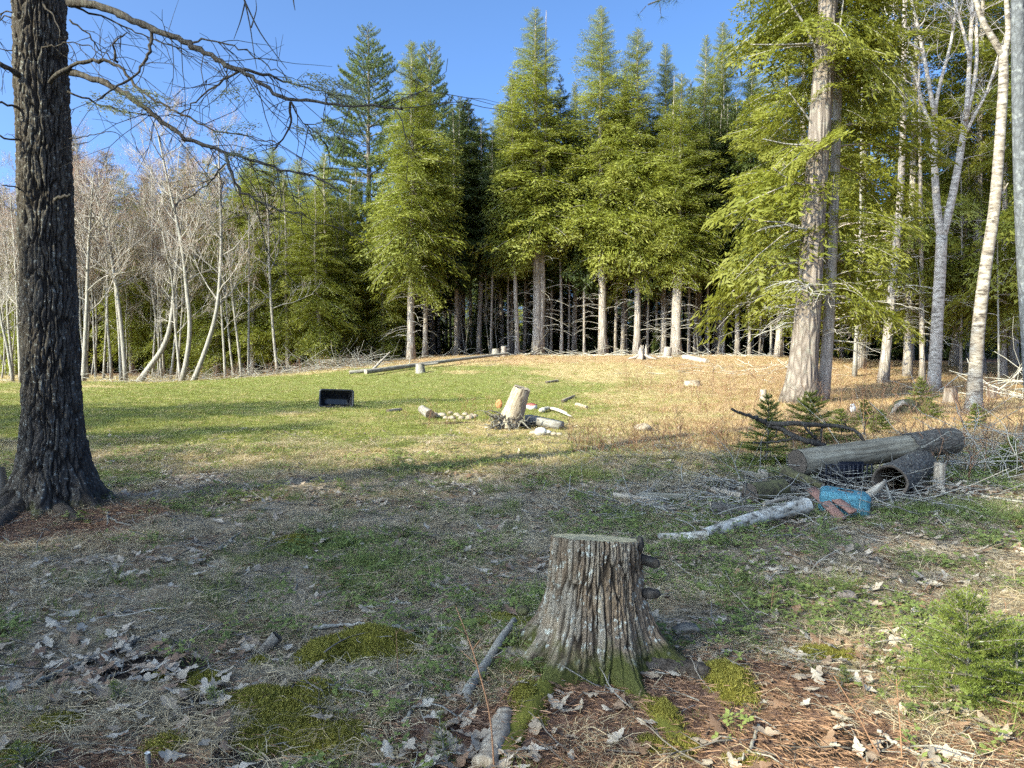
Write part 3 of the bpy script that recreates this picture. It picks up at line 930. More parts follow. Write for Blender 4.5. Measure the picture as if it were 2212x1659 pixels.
front('hem', 2, 888, 40, 16.3, 'yellow-green hemlock with a pale trunk beside the lower end of the long fallen log', 0.4, 0.95)
front('hem', 1, 918, 42, 15.2, 'narrow hemlock with a short trunk just right of the one beside the fallen log', 2.0, 0.8)
front('pine', 0, 800, 47, 20.0, 'tall blue-green pine with layered boughs, left of the sky gap', 0.3, 1.0, None, 'pine_tree')
front('pine', 1, 935, 49, 19.6, 'ragged topped blue-green pine behind the yellow-green hemlock', 1.6, 0.8, None, 'pine_tree')
front('pine', 1, 1000, 53, 17.2, 'short dark pine sunk in the dip of the treeline below the sky gap', 2.7, 1.0, None, 'pine_tree')
front('in', 0, 1035, 46, 14.0, 'dark shaded hemlock standing in the gap of the treeline', 1.0, 1.2)
front('in', 2, 985, 45, 14.0, 'dark shaded hemlock to the right of the narrow hemlock', 2.2, 1.2)
front('hem', 1, 1118, 43.5, 15.5, 'hemlock with a bluish grey trunk that leans left, near two small cut posts', 0.2, 0.75, None, 'hemlock_tree', 'tree', (0, -0.025))
front('hem', 3, 1160, 44, 19.4, 'tall hemlock with twin pale trunks joined at the base', 0.05, 1.12)
front('hem', 0, 1303, 44, 19.4, 'tall hemlock with a thick pale trunk and one low green bough', 1.1, 1.05)
front('hem', 1, 1345, 46, 17.0, 'slim pale hemlock trunk between the thick pale trunk and the split stump', 2.9, 0.75)
front('hem', 2, 1375, 44, 18.2, 'hemlock with a grey trunk right behind the splintered stump', 3.7, 0.85)
front('hem', 0, 1432, 45, 18.0, 'hemlock rising behind the white-topped cut stump', 5.1, 0.8)
front('hem', 3, 1463, 43, 15.5, 'broad yellow-green hemlock in front of the taller ones, near the short white log', 2.2, 1.08)
front('hem', 1, 1508, 48, 19.5, 'hemlock with an orange-tinted trunk behind the short white log', 0.9, 0.9)
front('hem', 0, 1545, 50, 21.2, 'tall pointed hemlock whose tip stands highest right of the broad one', 4.0, 0.85)
front('hem', 2, 1620, 51, 18.8, 'hemlock with a lower tip sloping down towards the big pine', 1.4, 0.9)
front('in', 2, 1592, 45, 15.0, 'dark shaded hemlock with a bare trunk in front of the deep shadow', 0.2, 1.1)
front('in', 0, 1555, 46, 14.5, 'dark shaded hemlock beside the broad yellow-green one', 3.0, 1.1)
front('hem', 1, 1240, 47, 16.5, 'hemlock filling the gap between the twin trunk and the thick pale trunk', 3.1, 0.9)
front('hem', 0, 1085, 50, 16.0, 'hemlock behind the bluish leaning trunk', 0.7, 0.8)

g6 = 'slim trunks along the front edge of the dark wood'
for k, (px, lab) in enumerate(((1062, 'slim trunk behind the grey cut post at the left end of the hill crest'), (1098, 'slim trunk showing between the slim cut post and the bluish leaning trunk'), (1190, 'slim trunk just right of the twin pale trunks'), (1212, 'second slim trunk right of the twin pale trunks'),
        (1228, 'third slim trunk right of the twin pale trunks'), (1262, 'slim trunk left of the thick pale trunk with the low bough'), (1330, 'slim trunk just right of the thick pale trunk with the low bough'), (1352, 'slim trunk midway between the thick pale trunk and the splintered stump'),
        (1398, 'slim trunk rising behind the right side of the splintered stump'), (1418, 'slim trunk between the splintered stump and the white-topped stump'), (1450, 'slim trunk just right of the white-topped stump'), (1488, 'slim trunk behind the left end of the short white log'),
        (1500, 'slim trunk behind the middle of the short white log'), (1530, 'slim trunk behind the right end of the short white log'), (1562, 'slim trunk in the deep shade right of the short white log'), (1618, 'slim trunk left of the crooked grey stem in the deep shade'),
        (1640, 'slim trunk close to the crooked grey stem on its left'), (1690, 'slim trunk seen against the dark wood left of the massive trunk'))):
    front('in', k % 3, px, 44.2 + (k * 7 % 5) * 0.5, 13.0 + (k * 5 % 4), lab, k * 1.1, 0.62, g6, 'forest_tree')

# left: conifers behind the leafless trees
for px, d, H, kd, i, lab in ((652, 44, 11.5, 'low', 0, 'rounded yellow-green hemlock left of the tall layered pine'), (715, 42, 11.0, 'low', 1, 'hemlock with foliage nearly to the ground above the brush pile'),
                             (600, 47, 13.0, 'hem', 2, 'pointed hemlock rising behind the leafless trees under the long bare branch'), (560, 50, 13.4, 'hem', 0, 'hemlock in the second rank behind the white leafless trunks'),
                             (480, 52, 13.2, 'brown', 0, 'brownish conifer behind the tallest leafless maple'), (415, 50, 14.0, 'brown', 0, 'rusty topped conifer right of the curved trunk'),
                             (330, 51, 13.0, 'brown', 0, 'rusty topped conifer behind the curved trunk'), (240, 50, 13.6, 'brown', 0, 'brown tipped conifer close to the dark trunk'),
                             (170, 49, 14.5, 'brown', 0, 'brown conifer half hidden by the dark trunk'), (20, 50, 11.5, 'brown', 0, 'brown conifer at the left edge of the clearing'),
                             (530, 46, 10.5, 'low', 0, 'green hemlock low behind the thin white stems'), (770, 44, 10.0, 'low', 1, 'green hemlock at the foot of the tall layered pine'),
                             (370, 46, 7.5, 'low', 0, 'small green hemlock behind the curved trunk'), (60, 47, 8.0, 'low', 1, 'green hemlock seen left of the dark trunk'),
                             (700, 50, 13.2, 'hem', 1, 'hemlock left of the layered pine, second rank'), (830, 43, 9.0, 'low', 0, 'low hemlock left of the pale trunk by the fallen log'),
                             (440, 44, 6.5, 'low', 1, 'small green hemlock between the leaning leafless trunks')):
    front(kd, i, px, d, H * 1.04, lab, rnd.random() * 6, 1.15, None, 'hemlock_tree' if kd != 'brown' else 'conifer_tree')
for px, d, H, lab in ((470, 42, 8.5, 'sunlit low hemlock right of the leaning white tree'), (545, 41, 9.5, 'sunlit hemlock with drooping skirts behind the thin white stems'), (625, 41, 10.5, 'sunlit broad hemlock left of the brush heap'), (690, 40.5, 9.5, 'sunlit hemlock standing over the brush heap'), (745, 42, 9.0, 'sunlit hemlock left of the low stump by the fallen log')):
    front('low', int(px) % 2, px, d, H, lab, px * 0.1, 1.1)
g5 = 'hemlocks backing the leafless trees on the left'
for k in range(22):
    px = -90 + k * 41 + rnd.uniform(-15, 15)
    front('low', k % 2, px, rnd.uniform(45, 52), rnd.uniform(10.5, 13.5) * (0.86 if px < 200 else 1.0), 'yellow-green hemlock in the row behind the leafless trees on the left', rnd.uniform(0, 6), 1.1, g5)

# left: leafless trees, each along its own trunk line
def line_tree(name, label, pxs, depth, r0, seed, cat='tree', group=None, dd=0.0, **kw):
    b = at_depth(pxs[0][0], pxs[0][1], depth)
    b[2] = float(hgt(b[0], b[1])) - 0.05
    pts = []
    for k, (px, py) in enumerate(pxs):
        p = at_depth(px, py, depth + dd * k)
        pts.append(p - b)
    pts[0] = np.zeros(3)
    ms = bare_meshes(name + str(seed), seed, pts, r0, **kw)
    t = plant_tree(name, ms, tuple(b), 0, 1.0, label, cat, group, 'buds')
    return t

line_tree('bare_tree', 'leafless tree with a long trunk curving up from a nearly flat base', [(300, 812), (325, 790), (350, 758), (367, 715), (374, 660), (378, 600), (388, 520), (396, 430)], 36, 0.20, 101, start=0.5, n1=9, len1=0.2)
line_tree('bare_tree', 'tall pale leafless tree with an S-shaped trunk, left of the leaning one', [(392, 825), (408, 755), (412, 690), (402, 620), (398, 560), (384, 480), (366, 410), (350, 330), (335, 265)], 35.5, 0.15, 102, start=0.38, n1=17, len1=0.30, bud='bud', n2=7, n3=7)
line_tree('bare_tree', 'pale leafless tree leaning right from its foot and then straightening', [(417, 828), (445, 755), (468, 680), (476, 600), (479, 500), (474, 400), (472, 300)], 35, 0.15, 103, start=0.35, n1=17, len1=0.27, bud='bud', n2=7, n3=7)
line_tree('bare_tree', 'slim white leafless stem touching the foot of the S-shaped tree', [(390, 822), (384, 760), (378, 700), (372, 600), (350, 500)], 35.8, 0.085, 104, start=0.4, n1=12, len1=0.25)
line_tree('bare_tree', 'grey leafless tree just right of the dark trunk', [(180, 820), (184, 740), (188, 660), (190, 560), (196, 460), (202, 380)], 36, 0.15, 105, start=0.35, n1=16, len1=0.28, bud='bud')
line_tree('bare_tree', 'pair-stemmed leafless tree fanning left from one foot', [(272, 808), (262, 700), (252, 620), (236, 530), (215, 450), (195, 380)], 36.5, 0.13, 106, start=0.4, n1=16, len1=0.3, bud='bud')
line_tree('bare_tree', 'straight white leafless stem beside the fanning one', [(262, 808), (258, 720), (248, 610), (240, 540), (232, 440)], 37, 0.10, 107, start=0.45, n1=12, len1=0.27)
line_tree('bare_tree', 'thin white leafless tree forking above the brush at the clearing edge', [(600, 818), (592, 740), (585, 650), (581, 560), (580, 480), (576, 420)], 37, 0.085, 108, start=0.35, n1=14, len1=0.26, n2=5, n3=5)
line_tree('bare_tree', 'thin leaning white stem, second right of the leaning tree', [(522, 822), (514, 740), (505, 670), (498, 590), (492, 500)], 36.5, 0.07, 109, start=0.4, n1=10, len1=0.22, n2=4, n3=4)
line_tree('bare_tree', 'upright thin white stem with few side twigs', [(537, 815), (537, 740), (538, 640), (538, 540), (538, 450)], 37, 0.065, 110, start=0.4, n1=10, len1=0.2, n2=4, n3=4)
line_tree('bare_tree', 'thin white stem next to the leaning tree foot', [(487, 822), (484, 760), (480, 700), (477, 640), (470, 540)], 36.2, 0.075, 111, start=0.4, n1=10, len1=0.22, n2=4, n3=4)
line_tree('bare_tree', 'thin crooked white stem showing left of the dark trunk', [(28, 822), (16, 750), (4, 700), (-6, 640), (-14, 540)], 36, 0.08, 112, start=0.4, n1=12, len1=0.25)
line_tree('bare_tree', 'grey leafless tree close to the left edge of the photo', [(45, 820), (40, 720), (36, 620), (30, 520), (22, 420)], 37, 0.10, 113, start=0.35, n1=14, len1=0.3, bud='bud')
line_tree('bare_tree', 'slender white stem leaning left between leaning tree and thin stems', [(505, 818), (498, 760), (492, 700), (488, 640), (480, 560)], 37.5, 0.06, 114, start=0.4, n1=9, len1=0.22, n2=4, n3=4)
g1 = 'leafless saplings and maples crowding the left edge of the clearing'
for k in range(34):
    px = rnd.uniform(-40, 470); d = rnd.uniform(37.5, 47)
    if 95 < px < 130: px += 60
    i = rnd.choice((0, 1, 2, 3, 4, 3, 4, 5))
    H = {0: 10, 1: 10.5, 2: 8, 3: 11.5, 4: 10.5, 5: 6}[i] * rnd.uniform(0.85, 1.1)
    front('bare', i, px, d, H, 'grey leafless tree among the crowd of bare stems left of the clearing', rnd.uniform(0, 6), 1.0, g1, 'bare_tree')

# ---------------------------------------------------------------- right: the big pine and its neighbours
def path_pts(pxs, depth, dd=0.0):
    b = at_depth(pxs[0][0], pxs[0][1], depth)
    b[2] = float(hgt(b[0], b[1])) - 0.06
    pts = [np.zeros(3)] + [at_depth(px, py, depth + dd * k) - b for k, (px, py) in enumerate(pxs) if k]
    return tuple(b), np.array(pts)

def smooth_path(pts, n=22):
    pts = np.asarray(pts, float)
    t = np.concatenate([[0], np.cumsum(np.linalg.norm(np.diff(pts, axis=0), axis=1))])
    f = np.linspace(0, t[-1], n)
    P = np.stack([np.interp(f, t, pts[:, c]) for c in range(3)], -1)
    for _ in range(2):
        P[1:-1] = (P[:-2] + 2 * P[1:-1] + P[2:]) / 4
    return P

def limb(m, p, pxs_or_pts, r0, r1, n=6, tint=0.0):
    P = smooth_path(pxs_or_pts, 12)
    m.tube(P, np.linspace(r0, r1, 12), n, tint, True)
    return P

# big pine
base, pts = path_pts([(1727, 872), (1736, 780), (1744, 690), (1752, 560), (1762, 400), (1774, 230), (1786, 60), (1796, -120), (1802, -320)], 22.0)
P = smooth_path(pts, 26)
hgt_ = P[:, 2]
Rr = np.interp(hgt_, [0, 0.35, 0.9, 2, 5, 9, 12, 15], [0.62, 0.50, 0.42, 0.37, 0.32, 0.29, 0.24, 0.15])
wood, crown = MB(), MB()
wood.tube(P, Rr, 20, 0.0, True)
g = np.random.RandomState(5)
def px_limb(m, base, pxs, depth, r0, r1, dd=0.0, tint=0.5, n=5):
    q = [at_depth(px, py, depth + dd * k) - np.array(base) for k, (px, py) in enumerate(pxs)]
    return limb(m, None, q, r0, r1, n, tint)
for pxs, r in (([(1785, 95), (1740, 95), (1690, 97), (1622, 96)], 0.05), ([(1778, 160), (1745, 60), (1715, 20), (1690, -20)], 0.06), ([(1770, 290), (1735, 240), (1705, 200)], 0.035),
               ([(1764, 315), (1700, 312), (1648, 300)], 0.04), ([(1788, 120), (1812, 85), (1840, 40)], 0.06), ([(1752, 405), (1720, 395), (1690, 380), (1670, 362)], 0.035),
               ([(1780, 190), (1800, 130), (1815, 60), (1822, 0)], 0.07), ([(1745, 500), (1700, 480), (1640, 478), (1600, 470)], 0.04)):
    px_limb(wood, base, pxs, 22.0, r, 0.012, -0.25, 0.5)
add_dead(wood, P, 2.2, 5.2, 16, 2.4, 77, 1.0, 0.03, 7, (2.2, 4.6))
add_boughs(crown, wood, P, 17.0, 9.5, 3.4, 7.5, 78, FR_FINE, droop=0.3, thin=0.25)
bp = plant_tree('pine_tree', [wood.mesh('big_pine_trunk', M['pine_bark']), crown.mesh('big_pine_crown', M['near_leaf'], False)], base, 0, 1.0, 'massive old tree with thick flared trunk on the right side of the clearing', 'tree')

# hemlock that shares its foot, bearing the bright low boughs
base, pts = path_pts([(1775, 878), (1786, 790), (1791, 700), (1796, 560), (1802, 420), (1808, 250), (1814, 60), (1820, -200), (1824, -520), (1828, -900)], 22.5)
P = smooth_path(pts, 26)
wood, crown = MB(), MB()
wood.tube(P, np.interp(P[:, 2], [0, 0.4, 2, 6, 10, 16.5], [0.22, 0.185, 0.165, 0.14, 0.11, 0.06]), 12, 0.25, True)
add_boughs(crown, wood, P, float(P[-1, 2]) - 0.3, 2.9, 4.0, 9.5, 79, FR_FINE, droop=0.33, top_pow=0.55, thin=0.22, elev=(-8, 40), low_fill=0.22, squash=(-math.pi / 2, 0.5))
add_dead(wood, P, 1.6, 4.4, 30, 2.2, 80, 1.0, 0.022, 7)
plant_tree('hemlock_tree', [wood.mesh('near_hemlock_trunk', M['hemlock_bark']), crown.mesh('near_hemlock_crown', M['near_leaf'], False)], base, 0, 1.0, 'hemlock with bright drooping boughs growing against the massive trunk', 'tree')
NEAR_HEM = (bpy.data.meshes['near_hemlock_trunk'], bpy.data.meshes['near_hemlock_crown'])

# hemlocks behind, green nearly from the ground to above the frame
for px, d, s, rz, lab in ((1960, 31, 0.95, 1.0, 'dense hemlock between the massive trunk and the forked tree'), (2120, 33, 1.05, 2.6, 'dense hemlock behind the birch'),
                          (1860, 34, 1.1, 4.1, 'dense hemlock behind the massive trunk, shaded inside'), (2060, 37, 1.2, 5.2, 'tall dense hemlock behind the forked tree'),
                          (2230, 29, 1.0, 0.4, 'dense hemlock at the right edge of the photo'), (1740, 37, 1.12, 3.3, 'tall dense hemlock seen left of the massive trunk'),
                          (1680, 40, 1.05, 0.6, 'hemlock closing the treeline left of the massive trunk'), (2190, 38, 1.25, 2.0, 'tall hemlock deep behind the right edge')):
    x, y = spot(px, d)
    plant_tree('hemlock_tree', NEAR_HEM, ground_at(x, y), rz, s, lab, 'tree')

# forked leafless tree
base, pts = path_pts([(2017, 826), (2022, 740), (2027, 650), (2032, 570), (2034, 510)], 27.0)
wood = MB()
P = smooth_path(pts, 14)
wood.tube(P, np.interp(P[:, 2], [0, 0.4, 2, 5], [0.27, 0.22, 0.195, 0.18]), 12, 0.0, True)
def pxs_world(pxs, depth, dd=0.0):
    return [at_depth(px, py, depth + dd * k) - np.array(base) for k, (px, py) in enumerate(pxs)]
limbs = [([(2034, 520), (2026, 470), (2020, 400), (2018, 320), (2019, 240)], 0.14, 0.10), ([(2019, 250), (2008, 190), (1996, 120), (1980, 50), (1962, -30)], 0.08, 0.045),
         ([(2019, 245), (2027, 190), (2042, 140), (2056, 90), (2062, 40), (2070, -20)], 0.07, 0.035), ([(2017, 285), (2003, 255), (1990, 215), (1975, 150), (1960, 110)], 0.07, 0.03),
         ([(2034, 520), (2052, 450), (2066, 380), (2078, 310), (2087, 240)], 0.15, 0.11), ([(2087, 250), (2092, 180), (2096, 100), (2100, 20), (2102, -50)], 0.085, 0.055),
         ([(2085, 260), (2104, 190), (2112, 120), (2108, 60), (2110, -30)], 0.075, 0.045), ([(2095, 130), (2082, 70), (2066, 20), (2050, -40)], 0.06, 0.03),
         ([(2088, 285), (2104, 250), (2128, 210), (2148, 150), (2156, 120)], 0.06, 0.03), ([(1994, 225), (1960, 205), (1930, 195), (1900, 200)], 0.04, 0.02),
         ([(1994, 110), (1960, 90), (1935, 60), (1920, 30)], 0.04, 0.02)]
gg = np.random.RandomState(44)
for pxs, r0, r1 in limbs:
    q = smooth_path(pxs_world(pxs, 27.0, 0.12), 12)
    wood.tube(q, np.linspace(r0, r1, 12), 8, 0.1, True)
    for j in range(9):
        t = gg.uniform(0.35, 1.0)
        p = np.array([np.interp(t * 11, np.arange(12), q[:, c]) for c in range(3)])
        if p[2] < 7.0:
            continue
        d = (q[-1] - q[0]); d = d / np.linalg.norm(d) + gg.randn(3) * 0.55; d[2] = abs(d[2]) * 0.8 + 0.2
        L = gg.uniform(0.6, 1.8)
        tw = [p]
        for k in range(5):
            d = d + gg.randn(3) * 0.22; d /= np.linalg.norm(d)
            tw.append(tw[-1] + d * L / 5)
        wood.tube(np.array(tw), np.linspace(0.022, 0.006, 6), 4, 0.5, False)
        for k in range(4):
            p2 = tw[2 + k % 4]; d2 = d + gg.randn(3) * 0.8
            wood.tube(np.array([p2, p2 + d2 * 0.25, p2 + d2 * 0.5 + gg.randn(3) * 0.08]), [0.009, 0.007, 0.004], 3, 0.7, False)
plant_tree('forked_tree', [wood.mesh('forked_trunk', M['white_trunk'])], base, 0, 1.0, 'bare pinkish grey tree that forks into two tall limbs', 'tree')

# birch
base, pts = path_pts([(2103, 896), (2107, 800), (2112, 720), (2124, 610), (2136, 530), (2147, 470), (2156, 360), (2164, 240), (2170, 140), (2166, 100)], 18.5)
wood = MB()
P = smooth_path(pts, 24)
wood.tube(P, np.interp(P[:, 2], [0, 0.3, 1, 4, 8, 10], [0.26, 0.19, 0.155, 0.130, 0.105, 0.08]), 14, 0.0, True)
for pxs, r0, r1 in (([(2168, 125), (2150, 90), (2128, 60), (2112, 20), (2098, -40)], 0.085, 0.05), ([(2168, 125), (2180, 80), (2176, 30), (2170, -60)], 0.075, 0.045), ([(2178, 70), (2196, 50), (2210, 20)], 0.05, 0.03),
                    ([(2150, 440), (2166, 415), (2178, 395)], 0.03, 0.012), ([(2130, 560), (2134, 500), (2150, 430)], 0.012, 0.006)):
    q = smooth_path([at_depth(px, py, 18.5) - np.array(base) for px, py in pxs], 10)
    wood.tube(q, np.linspace(r0, r1, 10), 8, 0.0, True)
plant_tree('birch_tree', [wood.mesh('birch_trunk', M['birch_bark'])], base, 0, 1.0, 'leaning birch with peeling beige bark on the right', 'tree')

# trunk cut by the right edge
base, pts = path_pts([(2238, 960), (2226, 800), (2216, 640), (2208, 500), (2203, 350), (2200, 200), (2198, 0), (2196, -200), (2194, -420)], 14.0)
wood = MB()
P = smooth_path(pts, 20)
wood.tube(P, np.interp(P[:, 2], [0, 0.3, 2, 8, 11], [0.2, 0.14, 0.12, 0.105, 0.07]), 14, 0.0, True)
plant_tree('grey_tree', [wood.mesh('edge_trunk', M['blue_grey_bark'])], base, 0, 1.0, 'smooth bluish grey trunk cut off by the right edge of the photo', 'tree')

# more trunks on the right
for k, (pxs, d, r, bark, lab) in enumerate((
        ([(1907, 832), (1914, 760), (1924, 660), (1934, 560), (1942, 480), (1948, 380), (1952, 200), (1955, -50)], 29.0, 0.225, 'hemlock_bark', 'smooth grey hemlock trunk leaning right, left of the forked tree'),
        ([(1846, 806), (1850, 720), (1854, 640), (1858, 540), (1860, 380), (1862, 150)], 31.0, 0.105, 'grey_bark', 'slim grey trunk between the massive tree and the leaning hemlock trunk'),
        ([(1992, 826), (1992, 720), (1991, 640), (1990, 540), (1988, 380), (1985, 150)], 29.5, 0.13, 'hemlock_bark', 'slim brown trunk close on the left of the forked tree'),
        ([(1783, 882), (1793, 780), (1798, 690), (1802, 600), (1806, 520)], 24.0, 0.075, 'hemlock_bark', 'thin brown trunk half hidden behind the foot of the massive tree'),
        ([(2075, 815), (2076, 720), (2078, 640), (2078, 520), (2076, 380)], 32.0, 0.075, 'hemlock_bark', 'thin reddish trunk right of the forked tree'),
        ([(2108, 790), (2108, 700), (2107, 600), (2106, 480), (2104, 300)], 34.0, 0.13, 'white_trunk', 'pinkish bare trunk seen just left of the birch'),
        ([(2166, 790), (2166, 700), (2168, 600), (2170, 480), (2172, 300)], 32.0, 0.20, 'hemlock_bark', 'mottled hemlock trunk standing right of the birch'),
        ([(2158, 820), (2157, 720), (2155, 600), (2154, 450)], 28.0, 0.05, 'grey_bark', 'dark thin stem right behind the birch'),
        ([(1870, 790), (1872, 700), (1874, 600), (1876, 480)], 35.0, 0.06, 'grey_bark', 'thin pale stem left of the leaning hemlock trunk'),
        ([(1665, 780), (1666, 700), (1664, 620), (1662, 520), (1660, 380)], 43.0, 0.09, 'grey_bark', 'thin crooked grey stem in front of the dark wood, left of the massive tree'))):
    base, pts = path_pts(pxs, d)
    P = smooth_path(pts, 16)
    wood = MB()
    Hh = P[-1, 2]
    wood.tube(P, (0.8 * r * (1 - 0.6 * P[:, 2] / Hh)) * (1 + 0.35 * np.exp(-P[:, 2] / 0.3)), 10, 0.0, True)
    if r > 0.09:
        add_dead(wood, P, 1.6, 6.5, 26, 1.9, 300 + k, 1.0, 0.02, 6)
    else:
        add_dead(wood, P, 1.0, 6.0, 10, 0.9, 300 + k, 0.8, 0.01, 3)
    plant_tree('bare_trunk_tree', [wood.mesh('side_trunk', M[bark])], base, 0, 1.0, lab, 'tree')

# pine bough reaching into the top of the frame from a tree outside it
gg = np.random.RandomState(8)
wood, crown = MB(), MB()
tb = np.array(ground_at(6.4, 4.6))
wood.tube(trunk_pts(14, gg, 0.05, 10), trunk_radii(10, 0.2, 14), 10, 0.0, True)
tipp = [at_depth(1400, 10, 6.5), at_depth(1440, -8, 6.3), at_depth(1500, -24, 6.1), at_depth(1580, -60, 5.8), at_depth(1800, -180, 5.4)]
q = smooth_path([p - tb for p in tipp] + [np.array([0, 0, 6.2])], 14)
wood.tube(q[::-1], np.linspace(0.05, 0.006, 14), 6, 0.3, True)
for j in range(46):
    t = gg.uniform(0, 0.5)
    p = np.array([np.interp(t * 13, np.arange(14), q[:, c]) for c in range(3)]) + gg.randn(3) * 0.03
    d0 = np.array([-0.9, 0.2, -0.25]) + gg.randn(3) * 0.5
    d0 /= np.linalg.norm(d0)
    l0 = gg.uniform(0.05, 0.22)
    wood.tube(np.array([p, p + d0 * l0 * 0.5, p + d0 * l0]), [0.004, 0.003, 0.002], 3, 0.3, False)
    e = p + d0 * l0
    for k in range(16):
        d = d0 + gg.randn(3) * 0.55; d /= np.linalg.norm(d)
        w = np.cross(d, gg.randn(3)); w /= np.linalg.norm(w)
        crown.add(np.array([e - w * 0.0012, e + w * 0.0012, e + d * 0.09]), [[0, 1, 2]])
plant_tree('pine_tree', [wood.mesh('edge_pine_trunk', M['hemlock_bark']), crown.mesh('edge_pine_crown', M['pine_leaf'], False)], tuple(tb), 0, 1.0, 'pine beyond the frame whose needle bough tip hangs in at the top', 'tree')

# ---------------------------------------------------------------- the wood behind
g2 = 'bare lower trunks in the dark wood behind the clearing'
cnt = 0
rr_ = random.Random(99)
placed = []
tries = 0
while cnt < 190 and tries < 6000:
    tries += 1
    y = rr_.uniform(46, 78)
    x = rr_.uniform(-0.70 * y - 1, 0.70 * y + 1)
    if x < -4 and y < 48: continue
    md = 1.35 if y < 58 else 1.9
    if any((x - a) ** 2 + (y - b) ** 2 < md * md for a, b in placed): continue
    placed.append((x, y))
    i = rr_.choice((0, 1, 1, 2))
    H = rr_.uniform(12.5, 17) if x < -4 else rr_.uniform(14, 18)
    if x < -7: H *= 0.80
    s = H / 18
    sw = s * rr_.uniform(0.65, 1.15)
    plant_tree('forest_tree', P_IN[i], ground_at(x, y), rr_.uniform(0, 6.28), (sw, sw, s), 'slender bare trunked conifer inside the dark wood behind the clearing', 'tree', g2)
    cnt += 1
g3 = 'young hemlocks in the shade of the wood'
for k in range(120):
    y = rr_.uniform(50, 84)
    x = rr_.uniform(-0.70 * y, 0.70 * y)
    plant_tree('young_hemlock', P_YOUNG[0], ground_at(x, y), rr_.uniform(0, 6.28), rr_.uniform(0.8, 1.9), 'young dark green hemlock growing low inside the shaded wood', 'tree', g3)
g7 = 'hemlocks closing the wood far behind'
for k in range(40):
    y = rr_.uniform(82, 92); x = -64 + k * 3.3 + rr_.uniform(-0.8, 0.8)
    plant_tree('hemlock_tree', P_LOW[k % 2], ground_at(x, y), rr_.uniform(0, 6), (1.5, 1.5, 0.9), 'shaded hemlock far back that closes the dark wood behind the trunks', 'tree', g7)
g4 = 'thin dead stems inside the wood'
for k in range(24):
    y = rr_.uniform(44.5, 52)
    x = rr_.uniform(-3, 0.5 * y)
    front('bare', 5, x / y * FPX + IW / 2, y, rr_.uniform(3.5, 6.5), 'thin dead stem standing among the trunks inside the wood', rr_.uniform(0, 6), 1.0, g4, 'dead_sapling')

# trees left of and behind the viewpoint: they throw the shade on the foreground
SHD = 8
P_SHADE = [conifer_meshes('shade_a', 91, 17, 1.5, 3.0, 0.2, dens=SHD, fronds=FR_SMALL, dead=0, top_pow=0.30, tip_r=0.6), conifer_meshes('shade_b', 92, 17, 2.5, 2.8, 0.2, dens=SHD, fronds=FR_SMALL, dead=0, top_pow=0.34, tip_r=0.6)]
SUN_REACH = 1 / math.tan(SUN_EL)
def shade_tree(tip_x, tip_y, H, i, wide=1.0):
    """stands so that the shadow of its top falls at (tip_x, tip_y)"""
    x = tip_x - H * SUN_REACH * math.sin(SUN_AZ); y = tip_y - H * SUN_REACH * math.cos(SUN_AZ)
    s = H / 17
    plant_tree('hemlock_tree', P_SHADE[i % 2], ground_at(x, y), i * 1.3, (s * wide, s * wide, s), 'dense hemlock outside the photo on the left that shades the foreground', 'tree', 'hemlocks beyond the left edge')
tips = [(-13.5, 9.8, 17), (-10.6, 11.0, 18), (-8.0, 10.6, 17), (-5.2, 11.3, 17.5), (-2.8, 9.9, 17), (-0.2, 9.1, 18), (2.2, 9.0, 17), (4.6, 9.6, 17.5), (7.1, 11.5, 17), (9.7, 13.5, 18), (12.0, 15.5, 17),
        (-0.4, 5.3, 16), (-7.0, 14.2, 15), (-4.4, 15.4, 15.5), (-11.0, 14.6, 15), (-1.6, 23.2, 16), (-6.5, 22.0, 15.5), (-11.5, 21.5, 16), (-16.0, 22.5, 15)]
for k, (a, b, H) in enumerate(tips):
    shade_tree(a, b, H, k)
shade_tree(8.0, 6.0, 15, 1, 0.5)
# ---------------------------------------------------------------- the two big near trunks
def add_attr(me, name, vals):
    a = me.attributes.new(name, 'FLOAT', 'POINT')
    a.data.foreach_set('value', np.asarray(vals, np.float32).ravel())

